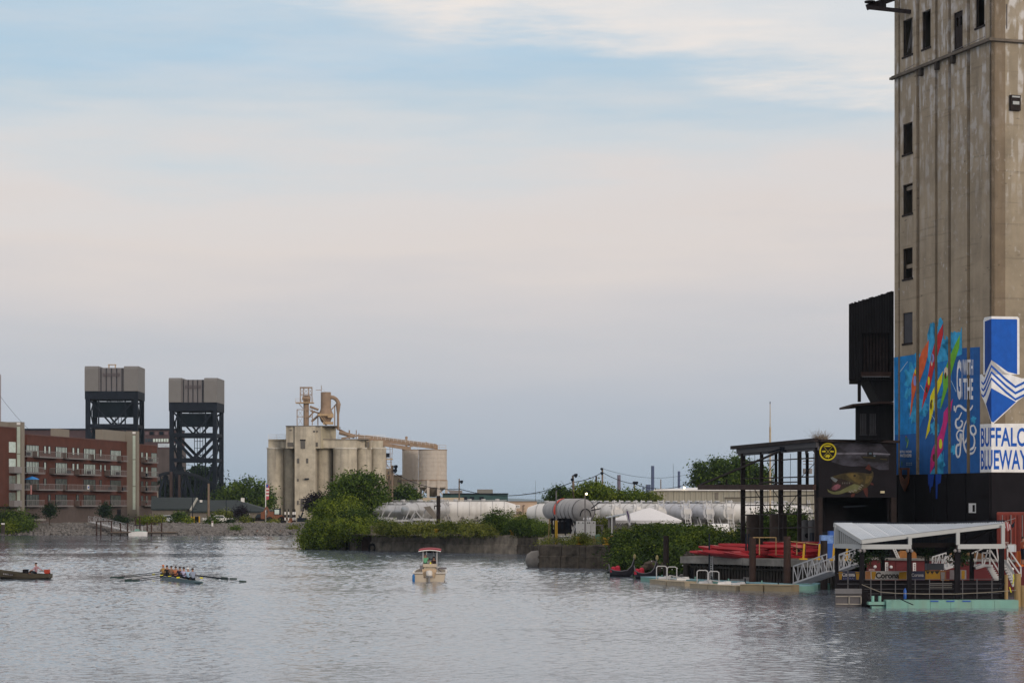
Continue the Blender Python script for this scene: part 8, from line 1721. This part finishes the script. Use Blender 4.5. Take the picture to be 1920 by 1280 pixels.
# ================================================================ BOATS AND PEOPLE
def skinbody(joints, edges, root, mats_, regions, R, c, parent, name='body'):
    """one continuous skinned body; regions: joint name -> material slot"""
    names = list(joints); me = bpy.data.meshes.new('b'); me.from_pydata([joints[n][:3] for n in names], [(names.index(a),names.index(b)) for a,b in edges], []); ob = bpy.data.objects.new('b', me); C.objects.link(ob)
    sk = ob.modifiers.new('s','SKIN'); sk.use_smooth_shade = True
    for i,n_ in enumerate(names): r = joints[n_][3]; rr_ = joints[n_][4] if len(joints[n_]) > 4 else r; me.skin_vertices[0].data[i].radius = (r, rr_)
    me.skin_vertices[0].data[names.index(root)].use_root = True
    ss = ob.modifiers.new('u','SUBSURF'); ss.levels = 1
    dg = bpy.context.evaluated_depsgraph_get(); dg.update(); m2 = bpy.data.meshes.new_from_object(ob.evaluated_get(dg)); bpy.data.objects.remove(ob); bpy.data.meshes.remove(me)
    P = {n_: Vector(joints[n_][:3]) for n_ in names}; mb = MB()
    mb.v = [tuple(c+R@v.co) for v in m2.vertices]
    for p in m2.polygons:
        cc = p.center; best = min(((cc-(P[a].lerp(P[b],t))).length, a if t < .5 else b) for a,b in edges for t in (0,.25,.5,.75,1)); mb.f.append(tuple(p.vertices)); mb.m.append(regions.get(best[1],0))
    bpy.data.meshes.remove(m2); return part(name, mb, mats_, parent, True)
ED = [('pel','belly'),('belly','chest'),('chest','neck'),('neck','head'),('head','crown'),('chest','ls'),('ls','le'),('le','lh'),('lh','lf'),('chest','rs'),('rs','re'),('re','rh'),('rh','rf'),('pel','lhip'),('lhip','lk'),('lk','la'),('la','lt'),('pel','rhip'),('rhip','rk'),('rk','ra'),('ra','rt')]
def person(label, c, rz, shirt, hair, lean=.15, hand=(.55,.35), seat=True, trousers=None, bare_arms=True, hat=None, spread=.2, group=None, arms=None, stand=False):
    """local +Y = facing; origin at the seat"""
    th = thing('person', label, 'person', c, group); R = Matrix.Rotation(rz,3,'Z'); L_ = lean
    def tp(z): return (0, L_*z)      # torso leans forward
    J = {}
    J['pel'] = (0,0,.10,.15,.12); J['belly'] = (0,L_*.22,.27,.14,.11); J['chest'] = (0,L_*.46,.46,.165,.12); J['neck'] = (0,L_*.62+.01,.61,.055); J['head'] = (0,L_*.7+.03,.72,.085,.095); J['crown'] = (0,L_*.75+.03,.81,.075,.08)
    hx,hy = hand; sy = L_*.5; lh = arms[0] if arms else (-.12, hx, hy); rh = arms[1] if arms else (.12, hx, hy)
    for s,k,h in ((-1,'l',lh),(1,'r',rh)):
        sh = Vector((s*.19,sy,.53)); hv = Vector(h); el = (sh+hv)/2+Vector((s*.08,-.05,-.07)); d = (hv-el).normalized()
        J[k+'s'] = (*sh,.065); J[k+'e'] = (*el,.045); J[k+'h'] = (*hv,.032,.04); f_ = hv+d*.09; J[k+'f'] = (*f_,.02,.035)
        if stand: J[k+'hip'] = (s*.09,0,.02,.1); J[k+'k'] = (s*.1,.02,-.40,.07); J[k+'a'] = (s*.1,-.02,-.80,.045); J[k+'t'] = (s*.1,.14,-.84,.04)
        else: J[k+'hip'] = (s*.09,.03,.07,.09); J[k+'k'] = (s*spread*.7,.42,.22,.07); J[k+'a'] = (s*spread*.6,.62,-.12,.045); J[k+'t'] = (s*spread*.6,.75,-.13,.04)
    mm_ = [skinm, shirt, trousers or steel_dk]
    reg = {'belly':1,'chest':1,'ls':1,'rs':1,'pel':2,'lhip':2,'rhip':2,'lk':2,'rk':2,'la':0,'ra':0,'lt':2,'rt':2}
    if not bare_arms: reg.update({'le':1,'re':1})
    skinbody(J, ED, 'pel', mm_, reg, R, Vector(c), th)
    hp = Vector(c)+R@Vector((0,L_*.75+.01,.79)); mb = MB(); mb.sphere(hp,.105,10,.95)
    mb.v = [(v[0],v[1],max(v[2],hp.z-.02)) for v in mb.v]
    part('hat' if hat else 'hair', mb, hat or hair, th, True)
    if hat: mb = MB(); mb.obox(hp+R@Vector((0,.11,-.01)),(.08,.07,.012),M=R); part('hat_brim', mb, hat, th)
    mb = MB(); fp2 = Vector(c)+R@Vector((0,L_*.73+.125,.735)); mb.sphere(fp2,.02,6); part('nose', mb, skinm, th, True)
    return th
cl = lambda n_,r,g,b: mat('cloth_'+n_, srgb(r,g,b)[:3], .85, .1, 6)
# --- rowing eight
Hn = Vector((X_(380,6*F/(1095-HZ)),6*F/(1095-HZ),0)); Hf = Vector((X_(300,6*F/(1084-HZ)),6*F/(1084-HZ),0)); hu = (Hf-Hn).normalized(); HL = (Hf-Hn).length; rz_h = math.atan2(hu.y,hu.x)
rs = thing('rowing_shell','long slim rowing shell with a crew of eight and oars spread to both sides','rowing boat',Hn); Rh = Matrix.Rotation(rz_h,3,'Z')
mb = MB(); loft(mb, [(0,.03,.08,.1,.2),(1.5,.16,-.04,.05,.2),(4,.28,-.08,0,.22),(8,.30,-.1,0,.22),(12,.27,-.08,0,.22),(HL-1.5,.15,-.04,.05,.2),(HL,.03,.08,.1,.2)]); mb.v = [tuple(Hn+Rh@Vector(v)) for v in mb.v]; part('hull', mb, mat('shell_teal_dark',(.05,.11,.13),.4,.1,1), rs, True)
sh_cols = [('greyblue',125,135,155),('paleblue',150,175,200),('lilac',170,165,195),('navy',35,35,60),('orange_teal',170,105,75),('brown',120,90,70),('black',28,26,28),('tan',150,120,70)]
labs = ['rower in a grey blue shirt, nearest the camera in the crew','rower in a pale blue shirt and white cap, second from the near end','rower in a lilac shirt in the right half of the crew','rower in a dark navy shirt in the middle of the crew','rower in an orange top with bare arms, left of the one in navy','rower in a brown top in the left half of the crew','rower in black with dark hair, second from the far end','rower in a tan top at the far left end of the crew']
for i in range(8):
    s = 2.9+i*1.38; p = Hn+hu*s+Vector((0,0,.24)); c_ = sh_cols[i]; mb = MB(); mb.obox(p-Vector((0,0,.04)),(.15,.15,.03),rz_h); part('sliding_seat', mb, black, rs)
    person(labs[i], p, rz_h-math.pi/2, cl(*c_), hairm if i not in (1,) else whitep, lean=.30+.12*math.sin(i*1.3), hand=(.50,.34), bare_arms=True, hat=whitep if i == 1 else (cl('orange_cap',190,110,60) if i == 7 else None), group='rowing crew')
    side = 1 if i%2 == 0 else -1; pr = Vector((hu.y,-hu.x,0))*side; gate = p+hu*.45+pr*.72+Vector((0,0,.12)); swing = hu*(.22+.10*math.sin(i*2.1)); tip = gate+(pr*1+swing*side*0+hu*(-.12 if side>0 else .25)).normalized()*2.9; tip.z = .10+.05*(i%3); hand_ = p+hu*.5+Vector((0,0,.34))
    og = 'oars of the rowing shell'; ot = thing('oar', f"{'right' if side>0 else 'left'} side oar, {['nearest','second','third','farthest'][i//2]} from the camera", 'oar', gate, og)
    mb = MB(); mb.tube(hand_, tip, .034, 6, .026); part('shaft', mb, steel_dk, ot)
    d = (tip-gate).normalized(); mb = MB(); mb.bar(tip-d*.05, tip+d*.50, .04, .22 if i in (3,4) else .13); part('blade', mb, mat('blade_green',(.008,.03,.028),.5,.1,2), ot)
    mb = MB(); mb.tube(gate-d*.12,gate+d*.12,.06,8); part('collar', mb, mat('collar_yellow',(.6,.55,.03),.6,.1,1), ot)
    mb = MB(); mb.bar(p+hu*.2+pr*.2,gate,.035); mb.bar(p+hu*.7+pr*.2,gate,.035); part('rigger', mb, alu_r, rs)
# --- fishing boat at the left
Yf = 179; fb2 = thing('fishing_boat','olive brown flat fishing boat with an outboard motor entering from the left edge','boat',(X_(45,Yf),Yf,0)); c = Vector((X_(95,Yf),Yf,0)); k = Yf/F
mb = MB(); loft(mb, [(0,.55,.02,.12,.40),(-1.0,.72,-.06,.08,.42),(-2.6,.75,-.1,.05,.52),(-3.8,.62,-.05,.15,.66),(-4.6,.35,.12,.35,.80),(-5.1,.08,.5,.6,.88)], close=False); 
Rz = Matrix.Rotation(-.10,3,'Z'); mb.v = [tuple(c+Rz@Vector(v)) for v in mb.v]; part('hull', mb, mat('hull_olive',(.055,.048,.033),.6,.2,1.5), fb2)
mb = MB(); mb.box((c.x-4.0,c.y-.5,.18),(c.x-.1,c.y+.5,.22)); mb.box((c.x-1.7,c.y-.6,.36),(c.x-1.3,c.y+.6,.42)); mb.box((c.x-3.2,c.y-.6,.4),(c.x-2.8,c.y+.6,.46)); part('thwart', mb, wood_dk, fb2)
mb = MB(); mb.obox((c.x-.28,c.y,.62),(.22,.14,.13)); mb.obox((c.x-.28,c.y,.48),(.18,.12,.05)); part('motor_cowl', mb, mat('motor_red',(.33,.04,.02),.4,.1,2), fb2)
mb = MB(); mb.bar((c.x-.1,c.y,.5),(c.x-.02,c.y,-.2),.12); mb.bar((c.x-.45,c.y-.05,.58),(c.x-.95,c.y-.15,.66),.04); part('motor_leg', mb, steel_dk, fb2)
mb = MB(); mb.obox((c.x-1.95,c.y-.1,.55),(.2,.2,.22)); part('fuel_box', mb, black, fb2)
mb = MB(); pp = c+Rz@Vector((-3.55,-.75,.42))
for j in range(6): mb.obox(pp+Vector((.13*j,-.03,-.015*j)),(.035,.01,.05))
part('registration', mb, mat('text_grey',(.28,.28,.31)), fb2)
person('man in a faded pink shirt steering the fishing boat with his hand on the motor', (c.x-1.15,c.y-.02,.42), math.radians(80), cl('pinkgrey',160,125,135), hairm, lean=-.02, arms=((-.42,.30,.25),(.30,-.42,.26)), bare_arms=False)
# --- centre console boat, stern towards us
Yc2 = 173; cb2 = thing('motor_boat','cream centre console boat seen from behind with a red top and white outboard','boat',(X_(805,Yc2),Yc2,0)); k = Yc2/F; cx = X_(805,Yc2); cr_ = mat('hull_cream',(.46,.40,.32),.4,.05,1); crw = mat('hull_white',(.6,.58,.55),.35,.05,1)
mb = MB(); V = []; st = [(0,1.22,.0,.60,.68),(1.5,1.25,-.05,.62,.70),(3.5,1.2,-.05,.68,.78),(5.0,.85,.0,.75,.88),(6.2,.15,.4,.9,1.02)]
for y,w_,zk,zc_,zt in st: V += [(cx-w_,Yc2+y,zt),(cx-w_*.97,Yc2+y,zc_),(cx-w_*.86,Yc2+y,-.12+zk*.3),(cx+w_*.86,Yc2+y,-.12+zk*.3),(cx+w_*.97,Yc2+y,zc_),(cx+w_,Yc2+y,zt)]
n=len(st); fs_=[(i*6+j,(i+1)*6+j,(i+1)*6+j+1,i*6+j+1) for i in range(n-1) for j in range(5)]; mb.add(V, fs_); part('hull', mb, cr_, cb2, True)
mb = MB(); mb.prism([Vector((cx+x,Yc2,z)) for x,z in ((-1.22,.60),(-1.06,-.12),(1.06,-.12),(1.22,.60),(.5,.62),(.42,.28),(-.42,.28),(-.5,.62))],(0,.08,0)); part('transom', mb, cr_, cb2)
mb = MB()
for s in (-1,1):
    for (a,b) in zip(st[:-1],st[1:]): mb.bar((cx+s*a[1],Yc2+a[0],a[4]),(cx+s*b[1],Yc2+b[0],b[4]),.16,.06)
    mb.bar((cx+s*1.25,Yc2-.02,.68),(cx+s*.5,Yc2-.02,.68),.1,.07)
part('gunwale', mb, crw, cb2)
mb = MB(); mb.box((cx-1.2,Yc2-.03,.56),(cx-.5,Yc2-.005,.60)); mb.box((cx+.5,Yc2-.03,.56),(cx+1.2,Yc2-.005,.60)); part('rub_rail', mb, stucco, cb2)
mb = MB(); mb.prism([Vector((cx+x,Yc2+.1,z)) for x,z in ((-.48,.30),(.48,.30),(.55,.95),(-.55,.95))],(0,.5,0)); part('splash_well', mb, mat('hull_tan',(.45,.34,.23),.5,.05,1), cb2)
mb = MB(); mb.box((cx-1.1,Yc2+.1,.22),(cx+1.1,Yc2+4.8,.28)); part('deck', mb, crw, cb2)
mt = MB(); mt.lathe(Vector((cx,Yc2-.22,0)), [(.16,.42),(.24,.50),(.25,.72),(.2,.84),(.05,.88)], 12); part('outboard_cowl', mt, crw, cb2, True)
mb = MB(); mb.obox((cx,Yc2-.2,.2),(.07,.09,.3)); mb.obox((cx,Yc2-.15,.38),(.28,.08,.05)); part('outboard_leg', mb, mat('motor_grey',(.2,.2,.21),.5,.1,2), cb2)
mb = MB(); mb.obox((cx-.02,Yc2+1.55,1.2),(.52,.22,.12)); mb.obox((cx-.02,Yc2+1.7,.7),(.45,.2,.35)); part('seat', mb, cr_, cb2)
mb = MB(); mb.obox((cx+.02,Yc2+2.9,.95),(.42,.3,.6)); part('console', mb, crw, cb2); mb = MB(); mb.obox((cx+.02,Yc2+2.95,1.62),(.36,.03,.10)); part('windscreen', mb, glass_dk, cb2)
mb = MB()
for s in (-.55,.50): mb.tube((cx+s*1.02,Yc2+1.5,.5),(cx+s,Yc2+1.7,2.38),.035,6); mb.tube((cx+s*1.0,Yc2+3.0,.5),(cx+s,Yc2+2.8,2.38),.035,6)
mb.tube((cx-.27,Yc2+1.7,2.38),(cx-.27,Yc2+1.7,2.0),.03,6); mb.tube((cx+.22,Yc2+1.7,2.38),(cx+.3,Yc2+2.4,1.7),.03,6); part('top_frame', mb, alu_r, cb2)
mb = MB(); V=[]; n=8
for i in range(n+1):
    t = -1+2*i/n; z = 2.40+.10*(1-t*t)
    V += [(cx-.02+t*.84,Yc2+1.3,z),(cx-.02+t*.84,Yc2+3.1,z+.05),(cx-.02+t*.84,Yc2+3.1,z-.03),(cx-.02+t*.84,Yc2+1.3,z-.13)]
mb.add(V,[(i*4+j,(i+1)*4+j,(i+1)*4+(j+1)%4,i*4+(j+1)%4) for i in range(n) for j in range(4)]+[(0,1,2,3),(n*4+3,n*4+2,n*4+1,n*4)]); part('canopy', mb, mat('canopy_red',(.25,.03,.045),.7,.1,1), cb2)
mb = MB()
for i in range(n): t=-1+2*i/n; t2=-1+2*(i+1)/n; mb.bar((cx-.02+t*.86,Yc2+1.27,2.27+.10*(1-t*t)),(cx-.02+t2*.86,Yc2+1.27,2.27+.10*(1-t2*t2)),.06)
part('canopy_edge', mb, whitep, cb2)
for s,lab in ((-1.3,0),): mb = MB(); mb.lathe(Vector((cx-1.19,Yc2-.15,-.02)), [(.06,0),(.1,.06),(.1,.5),(.04,.6)], 10); part('fender', mb, mat('fender_blue',(.01,.12,.35),.5,.1,2), cb2, True)
mb = MB(); mb.obox((cx+.98,Yc2+1.0,1.0),(.30,.2,.07)); mb.bar((cx+.6,Yc2+1.0,.95),(cx+.9,Yc2+1.0,.7),.08); mb.obox((cx-.66,Yc2+1.4,1.05),(.12,.15,.17)); mb.bar((cx-.66,Yc2+1.4,.95),(cx-.66,Yc2+1.4,.6),.06); part('folded_chair', mb, mat('cover_grey',(.14,.135,.15),.8,.1,2), cb2)
mb = MB(); mb.obox((cx+.0,Yc2+2.2,2.22),(.35,.3,.06)); part('electronics_box', mb, black, cb2)
person('man in a green shirt and grey cap standing at the helm of the cream boat', (cx-.38,Yc2+1.95,1.22), 0, cl('green',95,160,125), hairm, lean=.05, hand=(.4,.3), hat=mat('cap_grey',(.13,.13,.14),.8,.1,3), stand=True)
person('person in dark clothes and cap beside the man in green', (cx+.30,Yc2+1.95,1.0), .5, cl('darkbrown',42,30,32), hairm, lean=.05, hand=(.3,.2), hat=mat('cap_dark',(.02,.012,.015),.8,.1,3), stand=True)
mb = MB(); mb.obox((cx+.03,Yc2+1.6,1.36),(.05,.04,.07)); single('yellow_cup', mb, mat('neon_yellow',(.75,.75,.02),.5,.05,1), 'small bright yellow cup on the seat of the cream boat', 'cup')
# --- small kayaks far off, a duck, person at the right edge
for i,(px,lab,hm) in enumerate(((482,'far off paddler in a dark kayak, leftmost of three near the bank',rust),(526,'far off paddler in a yellow kayak, middle of three near the bank',yellow),(550,'far off paddler in a dark kayak, nearest the vine covered tip',steel_dk))):
    Y = 6*F/(1002.5-HZ); c = Vector((X_(px,Y),Y,0)); th = thing('paddled_kayak', lab.replace('paddler in a','kayak carrying a paddler, a') if False else ['dark kayak far off near the bank, leftmost of three','yellow kayak far off near the bank, middle of three','dark kayak far off next to the vine covered tip'][i], 'kayak', c)
    mb = MB(); loft(mb, [(-1.7,.03,.1,.12,.25),(-.8,.28,-.05,.05,.25),(0,.33,-.08,.03,.24),(.8,.28,-.05,.05,.25),(1.7,.03,.1,.12,.25)]); mb.v = [tuple(c+Matrix.Rotation(.6*i,3,'Z')@Vector(v_)) for v_ in mb.v]; part('hull', mb, hm, th)
    person(lab, c+Vector((0,0,.12)), -.6+1.2*i, cl('rust'+str(i),110-20*i,70,60), hairm, lean=.1, hand=(.4,.35), spread=.12)
    pd_ = MB(); pd_.bar(c+Vector((-.9,-.2,.35)),c+Vector((.9,-.3,.7)),.05); part('paddle', pd_, wood, th)
Y = 6*F/(1026.5-HZ); dk_ = thing('duck','single small duck swimming above the rowing shell','duck',(X_(293,Y),Y,0)); mb = MB(); mb.lathe(Vector((X_(293,Y),Y,.06)),[(.02,-.22),(.1,-.1),(.11,.05),(.05,.2),(.01,.26)],8,axis='X'); mb.sphere(Vector((X_(293,Y)+.2,Y,.22)),.06,6); mb.bar(Vector((X_(293,Y)+.17,Y,.1)),Vector((X_(293,Y)+.2,Y,.2)),.06); part('body', mb, wood, dk_, True)
person('person in a red orange top at the right edge above the stair', (X_(1921,142),142.5,3.0), -1.2, cl('redorange',150,75,50), hairm, lean=0, hand=(.3,.15), stand=True)
# ---------------------------------------------------------------- haze
hz = MB(); hz.box((-7000,-80,-3),(7000,14000,62)); ho = setting('haze', hz, [], 'stuff')
hm = bpy.data.materials.new('haze_air'); hm.use_nodes = True; t = hm.node_tree; t.nodes.clear(); oo = t.nodes.new('ShaderNodeOutputMaterial'); vv = t.nodes.new('ShaderNodeVolumePrincipled')
vv.inputs['Color'].default_value = (0.62,0.8,1.0,1); vv.inputs['Density'].default_value = 0.00005; vv.inputs['Anisotropy'].default_value = 0.0
t.links.new(vv.outputs[0], oo.inputs['Volume']); ho.data.materials.clear(); ho.data.materials.append(hm)
